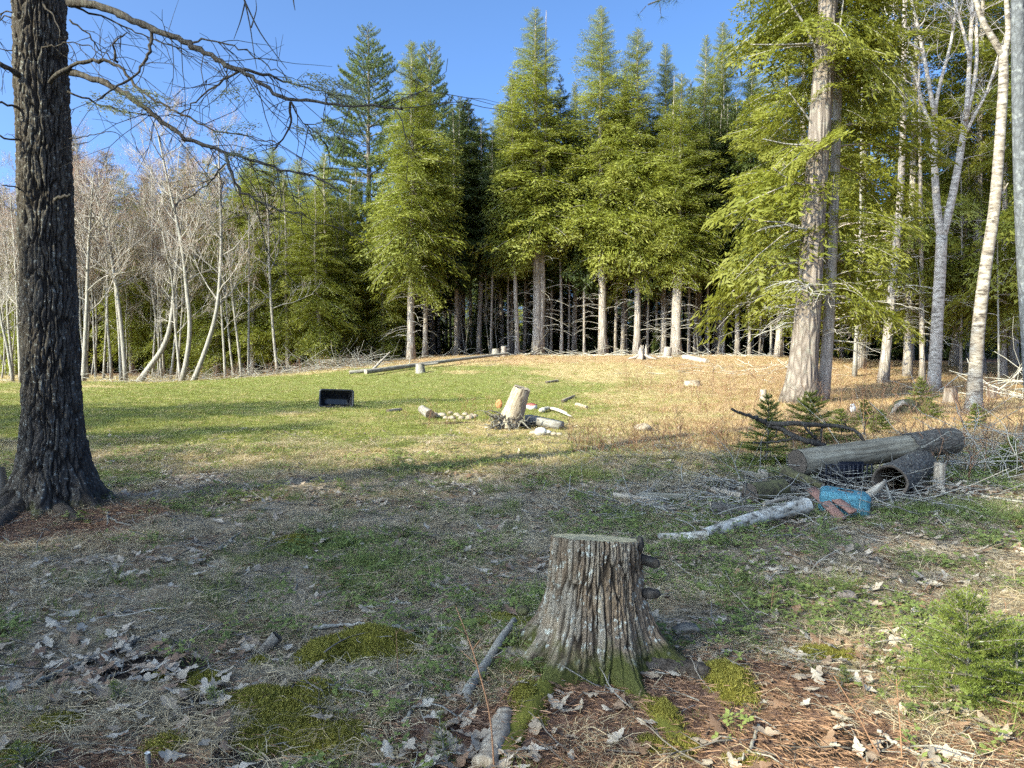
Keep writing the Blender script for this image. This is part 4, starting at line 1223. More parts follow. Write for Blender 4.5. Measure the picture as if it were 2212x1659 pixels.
def hero_trunk(name, zs, R_at, n_th, lobes, n_around, cell_h, depth, seed, mat, parent, top=None, centre=None, mossy=1.0):
    """trunk surface with real bark plates and furrows; lobes = root flares (angle, width, reach, height)"""
    th = np.arange(n_th) * 2 * math.pi / n_th
    T, Z = np.meshgrid(th, zs)
    if top is not None:
        zmax = zs[-1]
        topz = top[0] + top[1] * np.cos(T) * R_at(zmax) + top[2] * np.sin(T) * R_at(zmax)
        Zr = np.where(Z > 0, Z * topz / zmax, Z)
    else:
        Zr = Z
    R = R_at(Zr)
    lob = np.zeros_like(R)
    for (a, w, reach, hh) in lobes:
        d = (T - a + math.pi) % (2 * math.pi) - math.pi
        ww = w * (0.75 + 0.8 * np.clip(Zr, 0, 2))
        lob += reach * np.exp(-np.clip(Zr, -0.2, 9) / hh) * np.exp(-(d / ww) ** 2)
    R = R + lob
    wv = (fbm(np.cos(T) * 3 + 5, np.sin(T) * 3 + 5, Zr * 3.0, seed=seed, oct=3) - 0.5)
    wv2 = (fbm(np.cos(T) * 9 + 5, np.sin(T) * 9 + 5, Zr * 9.0, seed=seed + 3, oct=2) - 0.5)
    u = T / (2 * math.pi) * n_around + wv * 2.4 + wv2 * 0.7
    v = Zr / cell_h + wv2 * 0.8
    e1, cid = cell_edges(u, v, n_around, seed)
    e2, cid2 = cell_edges(u * 1.0 + 0.37, v * 4.0 + 11, n_around, seed + 9)
    plate = sstep(0.03, 0.26, e1)
    crack = sstep(0.0, 0.16, e2)
    soft = np.exp(-np.clip(lob, 0, 1) / 0.16)
    fine = fbm(np.cos(T) * 30, np.sin(T) * 30, Zr * 30, seed=seed + 5, oct=3) - 0.5
    disp = depth * ((plate - 0.6) * 1.25 + (cid - 0.5) * 0.6 + (cid2 - 0.5) * 0.45 + (crack - 1) * 0.45) * (0.45 + 0.55 * soft) + fine * depth * 1.2
    disp += 0.05 * wv * R_at(0.5)
    R2 = R + disp
    cx = np.zeros_like(Z) if centre is None else np.interp(Zr, centre[0], centre[1])
    m = MB()
    n = n_th
    k = len(zs)
    i = np.arange(k - 1)[:, None] * n + np.arange(n)[None, :]
    j = np.arange(k - 1)[:, None] * n + (np.arange(n)[None, :] + 1) % n
    V = np.stack([cx + R2 * np.cos(T), R2 * np.sin(T), Zr], -1)
    m.add(V.reshape(-1, 3), None, np.stack([i, j, j + n, i + n], -1).reshape(-1, 4))
    me = m.mesh(name, mat)
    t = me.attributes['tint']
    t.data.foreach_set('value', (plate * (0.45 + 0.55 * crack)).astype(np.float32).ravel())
    add_attr(me, 'cellv', cid)
    add_attr(me, 'mossy', np.zeros(Z.size) + mossy)
    o = link(name, me, parent)
    return o, V[-1]

def root_tube(m, pts, r0, r1, seed, mossy=0.0, n=14, flat=0.8):
    P = smooth_path(pts, 22)
    k = len(P)
    r = np.linspace(r0, r1, k)
    mm = MB()
    mm.tube(P, r, n, 0, True)
    v = mm.v[0]
    nz_ = fbm(v[:, 0] * 14, v[:, 1] * 14, v[:, 2] * 14, seed=seed, oct=3) - 0.5
    c = np.vstack([np.repeat(P, n, 0), P[:1], P[-1:]])
    d = v - c
    v = c + d * (1 + nz_[:, None] * 0.85) * np.array([1, 1, flat])
    m.add(v, mm.t[0], mm.q[0], mossy)

# ---- the cut stump in the foreground
SX, SY = 0.425, 3.86
sz = float(hgt(SX, SY))
stump = thing('tree_stump', 'knee-high cut stump with ridged bark and mossy roots in the foreground', 'stump', (SX, SY, sz))
rz = ([-0.2, 0, 0.06, 0.14, 0.24, 0.36, 0.5, 0.75], [0.33, 0.305, 0.29, 0.268, 0.247, 0.232, 0.222, 0.218])
lob = [(math.radians(-18), 0.26, 0.20, 0.12), (math.radians(-66), 0.20, 0.10, 0.10), (math.radians(-128), 0.26, 0.14, 0.13), (math.radians(168), 0.22, 0.22, 0.12), (math.radians(20), 0.24, 0.16, 0.10), (math.radians(85), 0.4, 0.15, 0.12), (math.radians(-158), 0.2, 0.15, 0.12)]
zs = np.concatenate([np.linspace(-0.16, 0.0, 10)[:-1], np.linspace(0, 0.60, 150)])
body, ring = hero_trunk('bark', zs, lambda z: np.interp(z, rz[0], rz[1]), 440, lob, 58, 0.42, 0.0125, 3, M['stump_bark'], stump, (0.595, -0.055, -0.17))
cm = MB()
n = len(ring)
ringi = ring * np.array([0.985, 0.985, 1])
cc = ring.mean(0)
rings = [ringi * (1 - f) + cc * f + np.array([0, 0, 0.004 * (1 if f else 0)]) for f in (0, 0.3, 0.6, 0.9)]
for k, q in enumerate(rings):
    q[:, 2] += (fbm(q[:, 0] * 22, q[:, 1] * 60, seed=5) - 0.5) * 0.008 * (k > 0)
cm.add(np.vstack(rings + [cc[None] + np.array([[0, 0, 0.004]])]), [[3 * n + a, 3 * n + (a + 1) % n, 4 * n] for a in range(n)],
       np.concatenate([np.stack([k * n + np.arange(n), k * n + (np.arange(n) + 1) % n, (k + 1) * n + (np.arange(n) + 1) % n, (k + 1) * n + np.arange(n)], -1) for k in range(3)]))
cm.obj('cut_face', M['cut_face'], stump)
def rel(p):
    return np.array(p) - np.array([SX, SY, sz])
def gp(px, py, up=0.0):
    p = on_ground(px, py); p[2] += up
    return p
for pxs, r0, r1, up, mo, lab in (([(1385, 1440), (1430, 1445), (1480, 1450), (1525, 1464)], 0.105, 0.055, 0.015, 0.1, 'dark root'),
                        ([(1350, 1470), (1390, 1510), (1440, 1560), (1500, 1625)], 0.075, 0.04, -0.015, 0.9, 'mossy root'),
                        ([(1190, 1470), (1150, 1520), (1110, 1580), (1085, 1640)], 0.065, 0.05, -0.01, 0.8, 'mossy root'),
                        ([(1222, 1438), (1185, 1432), (1140, 1424), (1100, 1420), (1065, 1420)], 0.085, 0.045, 0.02, 0.15, 'grey root'),
                        ([(1190, 1360), (1120, 1345), (1050, 1345), (990, 1355), (920, 1365)], 0.075, 0.04, 0.0, 0.65, 'mossy root'),
                        ([(1400, 1390), (1450, 1385), (1500, 1395), (1520, 1400)], 0.07, 0.04, 0.0, 0.2, 'grey root')):
    m = MB()
    pts = [rel(gp(x, y, up - 0.01)) for x, y in pxs]
    p_in = pts[0] * np.array([0.45, 0.45, 1]) + np.array([0, 0, 0.07])
    root_tube(m, [p_in] + pts, r0, r1, int(pxs[0][0]), mo)
    m.obj('root', M['dark_root' if 'dark' in lab else 'root'], stump)
def blob(m, c, size, seed, rough=0.35, n=14, k=9, tint=0.0, freq=2.2):
    th = np.arange(n) * 2 * math.pi / n
    ph = np.linspace(0.02, math.pi - 0.02, k)
    T, Pp = np.meshgrid(th, ph)
    d = np.stack([np.sin(Pp) * np.cos(T), np.sin(Pp) * np.sin(T), np.cos(Pp)], -1).reshape(-1, 3)
    q = 1 + rough * (fbm(d[:, 0] * freq + seed, d[:, 1] * freq, d[:, 2] * freq, seed=seed, oct=3) - 0.5) * 2
    v = d * q[:, None] * np.array(size)
    i = np.arange(k - 1)[:, None] * n + np.arange(n)[None, :]
    j = np.arange(k - 1)[:, None] * n + (np.arange(n)[None, :] + 1) % n
    m.add(v + np.array(c), None, np.stack([i, i + n, j + n, j], -1).reshape(-1, 4), tint)
m = MB(); m.tube(np.array([[0.20, -0.02, 0.50], [0.25, -0.05, 0.493], [0.295, -0.06, 0.48], [0.315, -0.065, 0.475]]), [0.03, 0.024, 0.026, 0.012], 9, 0, True, 0.4, 3)
m.obj('branch_stub', M['dark_bark'], stump)
m = MB(); blob(m, (0.265, -0.08, 0.335), (0.055, 0.035, 0.026), 4, 0.25); m.tube(np.array([[0.18, -0.04, 0.335], [0.25, -0.07, 0.335]]), [0.025, 0.02], 8)
m.obj('knob', M['dark_bark'], stump)
m = MB(); m.tube(np.array([[0.20, -0.06, 0.54], [0.212, -0.065, 0.58], [0.214, -0.066, 0.615]]), [0.03, 0.022, 0.014], 7, 0, True, 0.4, 5)
m.obj('bark_splinter', M['dark_bark'], stump)

# ---- the dark tree on the left
TX, TY = -4.46, 7.45
tz = float(hgt(TX, TY))
tree = thing('hemlock_tree', 'big dark furrowed trunk with long bare branches at the left of the photo', 'tree', (TX, TY, tz))
rz2 = ([-0.2, 0, 0.15, 0.35, 0.7, 1.2, 2.0, 4.0, 6, 9, 15], [0.42, 0.36, 0.325, 0.29, 0.258, 0.238, 0.226, 0.217, 0.205, 0.17, 0.04])
lob2 = [(math.radians(-22), 0.24, 0.20, 0.16), (math.radians(-75), 0.24, 0.13, 0.14), (math.radians(-135), 0.30, 0.24, 0.18), (math.radians(175), 0.35, 0.30, 0.2), (math.radians(90), 0.5, 0.2, 0.2), (math.radians(30), 0.3, 0.15, 0.2)]
zs = np.concatenate([np.linspace(-0.2, 0.0, 8)[:-1], np.linspace(0, 5.3, 285), np.linspace(5.4, 15, 25)])
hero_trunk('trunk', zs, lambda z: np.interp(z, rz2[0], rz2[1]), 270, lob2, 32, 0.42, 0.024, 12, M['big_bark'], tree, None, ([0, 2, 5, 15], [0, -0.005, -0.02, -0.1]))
TB = np.array([TX, TY, tz])
m = MB()
for pxs, r0, r1 in (([(170, 1075), (205, 1085), (240, 1092), (290, 1100)], 0.085, 0.03), ([(120, 1095), (145, 1110), (170, 1128)], 0.10, 0.04), ([(50, 1090), (25, 1110), (0, 1130), (-30, 1150)], 0.13, 0.07)):
    mm = MB()
    pts = [on_ground(x, y) - TB for x, y in pxs]
    root_tube(mm, [pts[0] * np.array([0.5, 0.5, 1]) + np.array([0, 0, 0.12])] + pts, r0, r1, int(pxs[0][0]) + 3, 0.0)
    mm.obj('root', M['dark_root'], tree)
zx = lambda a: a / 2.0
BR = [  # long bare branches, measured points and thickness (picture units), depth drift per point
    ([(300, 10), (430, 25), (520, 60), (600, 100), (670, 125), (760, 160), (830, 195), (900, 230), (960, 275), (1050, 305), (1120, 355), (1190, 410), (1255, 435), (1350, 440), (1475, 455), (1600, 462), (1740, 474)], 0.056, 0.007, -0.12, 46),
    ([(830, 185), (900, 170), (1000, 200), (1100, 240), (1180, 300), (1240, 330)], 0.012, 0.004, -0.08, 8),
    ([(1050, 300), (1140, 320), (1230, 350), (1330, 390), (1430, 405)], 0.020, 0.004, 0.05, 14),
    ([(300, 312), (380, 335), (480, 375), (560, 420), (640, 475), (700, 530), (780, 580), (860, 620), (960, 655), (1060, 685), (1150, 715), (1250, 740), (1350, 755), (1400, 780), (1475, 835)], 0.045, 0.006, -0.10, 40),
    ([(975, 660), (990, 720), (1020, 810), (1080, 850), (1150, 885), (1215, 905), (1320, 930)], 0.021, 0.005, -0.05, 10),
    ([(975, 705), (920, 770), (900, 795), (800, 860)], 0.010, 0.004, -0.05, 6),
    ([(215, 360), (260, 310), (330, 275), (400, 260), (470, 260), (520, 290), (560, 340), (620, 400), (680, 440), (760, 480), (830, 520), (930, 570), (1000, 575), (1100, 600), (1190, 610)], 0.028, 0.005, -0.04, 24),
    ([(510, 270), (490, 220), (495, 175), (550, 140)], 0.017, 0.006, -0.03, 5),
    ([(660, 130), (650, 200), (625, 270), (590, 320), (540, 355), (480, 385), (420, 430)], 0.022, 0.008, -0.06, 8),
    ([(300, 85), (380, 150), (430, 215), (500, 265)], 0.012, 0.006, 0.05, 8),
    ([(320, 28), (440, 70), (520, 110), (600, 150), (700, 180), (800, 230), (900, 270)], 0.014, 0.004, 0.06, 16),
    ([(290, 395), (400, 440), (500, 475), (600, 495), (700, 500), (800, 495)], 0.014, 0.005, 0.10, 12),
    ([(300, 600), (400, 580), (470, 570)], 0.008, 0.004, 0.0, 2),
    ([(1050, 300), (970, 340), (900, 390), (830, 450), (780, 490)], 0.014, 0.006, 0.12, 10),
    ([(1255, 440), (1258, 520), (1230, 590), (1180, 650)], 0.014, 0.006, 0.05, 7),
    ([(1260, 440), (1300, 520), (1390, 600), (1420, 640)], 0.008, 0.004, 0.05, 6),
    ([(100, 205), (0, 210), (-120, 216)], 0.008, 0.005, 0.1, 4),
    ([(110, 320), (60, 310), (0, 275), (-90, 230)], 0.040, 0.02, -0.05, 8),
    ([(100, 462), (60, 455), (0, 445), (-80, 425)], 0.022, 0.012, -0.05, 3),
    ([(100, 598), (60, 595), (0, 590), (-90, 580)], 0.017, 0.01, -0.05, 3),
    ([(110, 812), (60, 806), (5, 800)], 0.016, 0.007, -0.05, 1),
    ([(90, 70), (40, 60), (-30, 110), (-100, 150)], 0.012, 0.005, 0.1, 8),
    ([(110, 10), (60, 40), (0, 60), (-80, 100)], 0.012, 0.005, 0.15, 10),
    ([(235, 862), (270, 850), (308, 842)], 0.022, 0.014, -0.06, 0),
    ([(190, 20), (235, 70), (255, 130), (270, 165)], 0.012, 0.005, -0.05, 2),
    ([(180, 205), (240, 195), (300, 185), (400, 200), (440, 240)], 0.010, 0.005, 0.0, 5),
]
gt = np.random.RandomState(61)
for bi, (pxs, r0, r1, dd, ntw) in enumerate(BR):
    d0 = TY - (0.24 if min(p[0] for p in pxs) > 120 or pxs[0][0] < 200 else 0.0)
    if bi in (1, 2, 4, 5, 7, 8, 13, 14, 15):      # starts on another branch: take that branch's depth there
        d0 = {1: 6.5, 2: 6.15, 4: 6.35, 5: 6.3, 7: 7.0, 8: 6.8, 13: 6.15, 14: 5.85, 15: 5.8}[bi]
    q = np.array([at_depth(zx(x), zx(y), d0 + dd * k) - TB for k, (x, y) in enumerate(pxs)])
    if bi in (17, 18, 19, 20, 21, 22, 16):
        q[0] = np.array([-0.1, 0.0, q[0][2]])
    P = smooth_path(q, max(12, 3 * len(pxs)))
    P[1:-1] += gt.randn(len(P) - 2, 3) * 0.008
    k = len(P)
    m = MB()
    f = np.linspace(0, 1, k)
    m.tube(P, 0.78 * (r0 + (r1 - r0) * f ** 0.7) * (1 + 0.25 * (gt.rand(k) - 0.5)), 8, 0.0, True, 0.2, bi)
    for j in range(int(ntw * 0.7)):
        t = gt.uniform(0.18, 1.0)
        p = np.array([np.interp(t * (k - 1), np.arange(k), P[:, c]) for c in range(3)])
        i0 = min(k - 2, int(t * (k - 1)))
        d = P[i0 + 1] - P[i0]; d /= np.linalg.norm(d) + 1e-9
        d = d * 0.8 + gt.randn(3) * np.array([0.55, 0.8, 0.55]); d[2] -= 0.15
        L = gt.uniform(0.2, 0.85) * (0.6 + 0.6 * (r0 > 0.02))
        tw = [p]
        for s_ in range(6):
            d = d + gt.randn(3) * 0.20 + np.array([0.03, 0, -0.05]); d /= np.linalg.norm(d)
            tw.append(tw[-1] + d * L / 6)
        tw = np.array(tw)
        m.tube(tw, np.linspace(0.0042, 0.0015, 7), 4, 0.2, False)
        for s_ in range(gt.randint(1, 4)):
            p2 = tw[gt.randint(2, 6)]; d2 = d + gt.randn(3) * 0.7; d2 /= np.linalg.norm(d2)
            l2 = L * gt.uniform(0.25, 0.5)
            m.tube(np.array([p2, p2 + d2 * l2 * 0.5, p2 + d2 * l2 + np.array([0, 0, -0.06 * l2])]), [0.003, 0.0022, 0.0014], 3, 0.2, False)
    m.obj('branch', M['dark_bark'], tree)
# thin hanging twigs at the top
m = MB()
for pxs in ([(1045, -60), (1060, 20), (1080, 100), (1095, 220), (1110, 300)], [(1055, 0), (1120, 140), (1180, 220), (1240, 300)], [(1060, 5), (1040, 90), (1010, 170)], [(1265, -20), (1270, 20), (1275, 45)], [(1085, 120), (1110, 40), (1105, 0)]):
    q = smooth_path([at_depth(zx(x), zx(y), 5.6) - TB for x, y in pxs], 10)
    m.tube(q, np.linspace(0.006, 0.002, 10), 4, 0.0, False)
q = smooth_path([np.array([0.1, -0.1, 6.6]), at_depth(380, -320, 6.4) - TB, at_depth(500, -120, 5.8) - TB, at_depth(522, -30, 5.6) - TB], 12)
m.tube(q, np.linspace(0.045, 0.007, 12), 6, 0.0, False)
m.obj('branch', M['dark_bark'], tree)
# sparse living sprays near the branch ends
m = MB()
for px, py, dep, az, L in ((345, 405, 6.6, 0.3, 0.5), (430, 395, 6.6, 0.2, 0.55), (500, 380, 6.5, 0.0, 0.5), (350, 455, 6.6, -0.2, 0.5), (1180, 345, 5.9, 0.1, 0.5), (1270, 320, 5.9, 0.2, 0.5), (1330, 350, 5.8, 0.0, 0.45), (1120, 370, 5.9, 2.9, 0.4), (1150, 530, 5.8, 3.0, 0.45), (1220, 545, 5.8, 0.2, 0.45), (1320, 545, 5.8, 0.0, 0.5), (1400, 415, 5.6, 0.1, 0.4), (1120, 640, 5.9, 2.8, 0.35), (1360, 400, 5.7, 0.3, 0.45)):
    fv, ft = FR_FINE[gt.randint(3)]
    v = fv * L
    v[:, 2] -= 0.2 * L * fv[:, 0] ** 2
    pick = np.repeat(gt.rand(len(v) // 3) < 0.45, 3)
    v = rot_z(v[pick], az)
    m.add(v + at_depth(zx(px), zx(py), dep) - TB, np.arange(len(v)).reshape(-1, 3), None, 0.2)
m.obj('needle_spray', M['pale_bud'], tree, False)
# its own crown, above the picture
mw_, mc_ = MB(), MB()
add_boughs(mc_, mw_, trunk_pts(15, gt, 0.02), 15, 8.5, 2.6, 6, 71, FR_MID)
mc_.obj('crown', M['hemlock_leaf'], tree, False)

# chunk of wood leaning by its foot
def orient(o, p0, p1):
    d = Vector(np.asarray(p1) - np.asarray(p0))
    o.rotation_mode = 'QUATERNION'
    o.rotation_quaternion = d.to_track_quat('Z', 'Y')
    return d.length

def make_log(name, label, cat, p0, p1, r0, r1, bark, end, seed=1, ends=(1, 1), rough=0.10, n=20, group=None, bend=0.0, hollow=0.0, split=None, k=14, freq=6, tintf=None):
    """a log from p0 to p1 (its axis): bark body and cut ends as parts"""
    t = thing(name, label, cat, tuple(p0), group)
    L = orient(t, p0, p1)
    g_ = np.random.RandomState(seed)
    z = np.linspace(0, L, k)
    th = np.arange(n) * 2 * math.pi / n
    T, Z = np.meshgrid(th, z)
    R = r0 + (r1 - r0) * Z / L
    nz_ = fbm(np.cos(T) * 1.5 + seed, np.sin(T) * 1.5, Z * freq * 0.35, seed=seed, oct=3) - 0.5
    R = R * (1 + rough * 2 * nz_)
    if split is not None:      # flattened like a split billet
        R = R * np.where(np.cos(T - split) > 0.35, 0.35 / np.maximum(np.cos(T - split), 0.35), 1)
    bx = bend * np.sin(Z / L * math.pi)
    V = np.stack([R * np.cos(T) + bx, R * np.sin(T), Z], -1)
    i = np.arange(k - 1)[:, None] * n + np.arange(n)[None, :]
    j = np.arange(k - 1)[:, None] * n + (np.arange(n)[None, :] + 1) % n
    m = MB()
    tn = 0.0 if tintf is None else tintf(T.ravel(), Z.ravel(), L)
    m.add(V.reshape(-1, 3), None, np.stack([i, j, j + n, i + n], -1).reshape(-1, 4), tn)
    m.obj('bark', M[bark], t)
    for e, row in ((0, V[0]), (1, V[-1])):
        if not ends[e]:
            continue
        m = MB()
        c = row.mean(0)
        if hollow and e == 0:
            q1 = c + (row - c) * hollow
            q2 = q1 + np.array([0, 0, L * 0.8])
            m.add(np.vstack([row, q1, q2]), None, np.concatenate([np.stack([a_ * n + np.arange(n), a_ * n + (np.arange(n) + 1) % n, (a_ + 1) * n + (np.arange(n) + 1) % n, (a_ + 1) * n + np.arange(n)], -1) for a_ in (0, 1)]))
        else:
            rows = [c + (row - c) * f for f in (0.985, 0.6, 0.25)]
            for q in rows:
                q[:, 2] += (g_.rand(n) - 0.5) * 0.02 * r0 / 0.15 + (0.004 if e else -0.004)
            m.add(np.vstack(rows + [c[None]]), [[2 * n + a, 2 * n + (a + 1) % n, 3 * n] for a in range(n)],
                  np.concatenate([np.stack([a_ * n + np.arange(n), a_ * n + (np.arange(n) + 1) % n, (a_ + 1) * n + (np.arange(n) + 1) % n, (a_ + 1) * n + np.arange(n)], -1) for a_ in (0, 1)]))
        m.obj('cut_end', M[end], t)
    return t

b = on_ground(8, 1092)
make_log('wood_chunk', 'short split chunk of wood standing against the foot of the dark trunk', 'log', b + np.array([-0.12, 0.1, -0.03]), b + np.array([-0.20, 0.15, 0.33]), 0.11, 0.10, 'weathered', 'cut_face', 5, (1, 1), 0.2)

# ---------------------------------------------------------------- things in the middle of the clearing
# black tub on its side
def rrect(w, h, r, n=6):
    out = []
    for cx, cy_, a0 in ((w / 2 - r, h / 2 - r, 0), (-w / 2 + r, h / 2 - r, 90), (-w / 2 + r, -h / 2 + r, 180), (w / 2 - r, -h / 2 + r, 270)):
        for k in range(n):
            a = math.radians(a0 + 90 * k / (n - 1))
            out.append((cx + r * math.cos(a), cy_ + r * math.sin(a)))
    return np.array(out)
tb_ = on_ground(725, 881)
tub = thing('plastic_tub', 'black plastic tub lying on its side with its opening towards the camera', 'tub', tuple(tb_ + np.array([0, 0.12, 0.235])))
tub.rotation_euler = (math.radians(-9), math.radians(2.5), math.radians(13))
def loft(m, rings, closed_end=False):
    n = len(rings[0])
    m.add(np.vstack(rings), None, np.concatenate([np.stack([a * n + np.arange(n), a * n + (np.arange(n) + 1) % n, (a + 1) * n + (np.arange(n) + 1) % n, (a + 1) * n + np.arange(n)], -1) for a in range(len(rings) - 1)]))
    if closed_end:
        c = rings[-1].mean(0)
        m.add(np.vstack([rings[-1], c[None]]), [[a, (a + 1) % n, n] for a in range(n)])
def sect(w, h, r, y):
    q = rrect(w, h, r)
    return np.stack([q[:, 0], np.full(len(q), y), q[:, 1]], -1)
m = MB()
loft(m, [sect(0.87, 0.47, 0.07, 0.0), sect(0.87, 0.47, 0.07, 0.03), sect(0.80, 0.41, 0.07, 0.03), sect(0.62, 0.30, 0.08, 0.40), sect(0.5, 0.2, 0.05, 0.41)], True)
loft(m, [sect(0.80, 0.40, 0.06, 0.0), sect(0.79, 0.395, 0.06, 0.02), sect(0.62, 0.20, 0.06, 0.36) + np.array([0, 0, -0.05]), sect(0.5, 0.12, 0.05, 0.365) + np.array([0, 0, -0.05])], True)
m.obj('shell', M['black_plastic'], tub)
m = MB(); loft(m, [sect(0.80, 0.40, 0.06, 0.0), sect(0.81, 0.41, 0.06, -0.012), sect(0.885, 0.485, 0.075, -0.012), sect(0.89, 0.49, 0.075, 0.0), sect(0.885, 0.485, 0.075, 0.035)])
m.obj('rim', M['black_plastic'], tub)
for x in (-0.27, -0.09, 0.13, 0.29):
    m = MB(); m.tube(np.array([[x * 1.05, 0.03, 0.19], [x, 0.15, 0.136], [x * 0.9, 0.27, 0.085]]), [0.012, 0.012, 0.010], 6)
    m.obj('rib', M['black_plastic'], tub)

# leaning cut stump
a0 = on_ground(1098, 922); dep = a0[1]
b0 = at_depth(1128, 838, dep - 0.05)
def crack(T, Z, L):
    return (np.abs(((T - 3.9 + 0.25 * np.sin(Z * 9)) + math.pi) % (2 * math.pi) - math.pi) < 0.09) * 0.9
ls = make_log('cut_stump', 'bleached cut stump tilted to the right above a tangle of roots', 'stump', a0 + np.array([-0.03, 0.1, -0.10]), b0, 0.235, 0.165, 'weathered', 'weathered', 21, (0, 1), 0.16, 36, None, 0.0, 0, None, 30, 9, crack)
m = MB()
g = np.random.RandomState(15)
mi = Matrix.LocRotScale(ls.location, ls.rotation_quaternion, None).inverted()
def loc_pts(P):
    return np.array([(mi @ Vector(p))[:] for p in P])
for k in range(80):
    an = g.uniform(0, 6.28); L = g.uniform(0.2, 0.6)
    s0 = a0 + np.array([math.cos(an) * 0.15, math.sin(an) * 0.12, g.uniform(0.0, 0.24)])
    pts = [s0]
    d = np.array([math.cos(an), math.sin(an) * 0.7, g.uniform(-0.4, 0.25)])
    for j in range(6):
        d = d + g.randn(3) * 0.45 - np.array([0, 0, 0.12]); d /= np.linalg.norm(d)
        q = pts[-1] + d * L / 6
        q[2] = max(q[2], float(hgt(q[0], q[1])) + 0.004)
        pts.append(q)
    m.tube(loc_pts(pts), np.linspace(g.uniform(0.008, 0.028), 0.004, 7), 5, 0, False)
m.obj('root_tangle', M['stick'], ls)

def make_rock(name, label, cat, c, size, seed, mat='stone', group=None, rough=0.22, rz=0.0):
    m = MB(); blob(m, (0, 0, 0), size, seed, rough, 16, 10)
    o = m.obj(name, M[mat])
    o.location = tuple(c); o.rotation_euler = (0, 0, rz)
    return tag(o, label, cat, group)
# squared timber beside it
p0, p1 = on_ground(1140, 914), on_ground(1212, 928)
p0[2] += 0.09; p1[2] += 0.075
beam = thing('timber_beam', 'weathered squared timber lying beside the tilted stump', 'timber', tuple(p0))
L = orient(beam, p0, p1)
m = MB()
bxv = np.array([[sx * 0.085, sy * 0.075, z] for z in (0, L * 0.33, L * 0.66, L) for sx, sy in ((-1, -1), (1, -1), (1, 1), (-1, 1))])
bxv += np.random.RandomState(4).randn(*bxv.shape) * 0.006
m.add(bxv, None, [[a * 4 + i_, a * 4 + (i_ + 1) % 4, (a + 1) * 4 + (i_ + 1) % 4, (a + 1) * 4 + i_] for a in range(3) for i_ in range(4)] + [[0, 3, 2, 1], [12, 13, 14, 15]])
m.obj('timber', M['beam'], beam, False)
# fire-ring stones
g = np.random.RandomState(33)
ST = [(430, 450, 26, 'dusty round stone touching the short log'), (490, 462, 46, 'largest rounded fieldstone right of the short log'), (530, 492, 28, 'tan stone in front of the largest fieldstone'), (590, 492, 42, 'low oval stone in the middle of the stone ring'),
      (640, 458, 30, None), (690, 492, 34, 'pale stone on the front of the ring nearest the root tangle'), (770, 488, 44, 'broad buff stone at the right end of the stone ring'), (820, 474, 32, None), (575, 440, 26, None), (725, 455, 34, None), (545, 520, 16, 'small stone lying before the ring'), (620, 520, 18, None), (790, 462, 24, None), (660, 470, 24, None), (450, 480, 22, None), (740, 505, 20, None)]
for i, (x, y, r, lab) in enumerate(ST):
    px, py = 847.9 + x * .21666, 796.3 + y * .21666
    c = on_ground(px, py + r * .10)
    rr0 = r * .21666 / FPX * c[1] * 0.92
    make_rock('fieldstone', lab or 'small buff fieldstone among the others of the stone ring', 'stone', c + np.array([0, 0, rr0 * 0.45]), (rr0 * g.uniform(1, 1.3), rr0 * g.uniform(0.9, 1.2), rr0 * g.uniform(0.65, 0.85)), 40 + i, 'stone', 'fieldstones of the fire ring', 0.2, g.uniform(0, 6))
c = on_ground(1168, 940)
make_rock('white_rock', 'white hollowed rock in front of the squared timber', 'rock', c + np.array([0, 0, 0.06]), (0.115, 0.10, 0.085), 71, 'white_stone', None, 0.25)
for i, (px, py, r, lab) in enumerate(((1184, 936, 0.05, 'grey pebble right of the white rock'), (1196, 940, 0.055, 'yellowish pebble between white rock and timber end'), (1152, 938, 0.06, 'mossy yellowish stone left of the white rock'), (885, 999, 0.05, 'pale flat stone lying in the grass left of the tilted stump'), (1208, 941, 0.05, 'brown stone below the timber end'), (745, 968, 0.035, 'tiny pale stone in the shaded grass'))):
    make_rock('stone', lab, 'stone', on_ground(px, py) + np.array([0, 0, r * 0.4]), (r * 1.2, r, r * 0.7), 80 + i, 'stone' if i != 0 else 'white_stone')
# short log by the ring
p0, p1 = on_ground(929, 905), on_ground(912, 893)
p0[2] += 0.095; p1[2] += 0.10
make_log('short_log', 'short dark-ended log lying left of the fieldstones', 'log', p0, p1, 0.105, 0.10, 'grey_bark', 'dark_cut', 8)
# painted block, driftwood, chips
c = on_ground(1148, 884)
blk = thing('painted_block', 'white block with a red painted top behind the tilted stump', 'block', tuple(c + np.array([0, 0, 0.06])))
blk.rotation_euler = (0.12, -0.18, 0.5)
def box(m, w, d, h, c=(0, 0, 0), jit=0.0, seed=0, tint=0):
    v = np.array([[sx * w / 2, sy * d / 2, sz_ * h / 2] for sz_ in (-1, 1) for sx, sy in ((-1, -1), (1, -1), (1, 1), (-1, 1))])
    if jit:
        v = v + np.random.RandomState(seed).randn(8, 3) * jit
    m.add(v + np.array(c), None, [[0, 3, 2, 1], [4, 5, 6, 7], [0, 1, 5, 4], [1, 2, 6, 5], [2, 3, 7, 6], [3, 0, 4, 7]], tint)
m = MB(); box(m, 0.20, 0.26, 0.12, (0, 0, 0), 0.004, 1); m.obj('block', M['white_paint'], blk, False)
m = MB(); box(m, 0.197, 0.257, 0.012, (0, 0, 0.0665), 0.002, 2); m.obj('painted_top', M['red_paint'], blk, False)
c = on_ground(1078, 884)
make_rock('clay_shard', 'orange clay shard leaning against the back of the tilted stump', 'shard', c + np.array([0, 0.2, 0.12]), (0.09, 0.04, 0.12), 91, 'orange_clay')
dw = thing('driftwood_branch', 'bleached forked branch lying right of the painted block', 'branch', tuple(on_ground(1170, 895)))
m = MB()
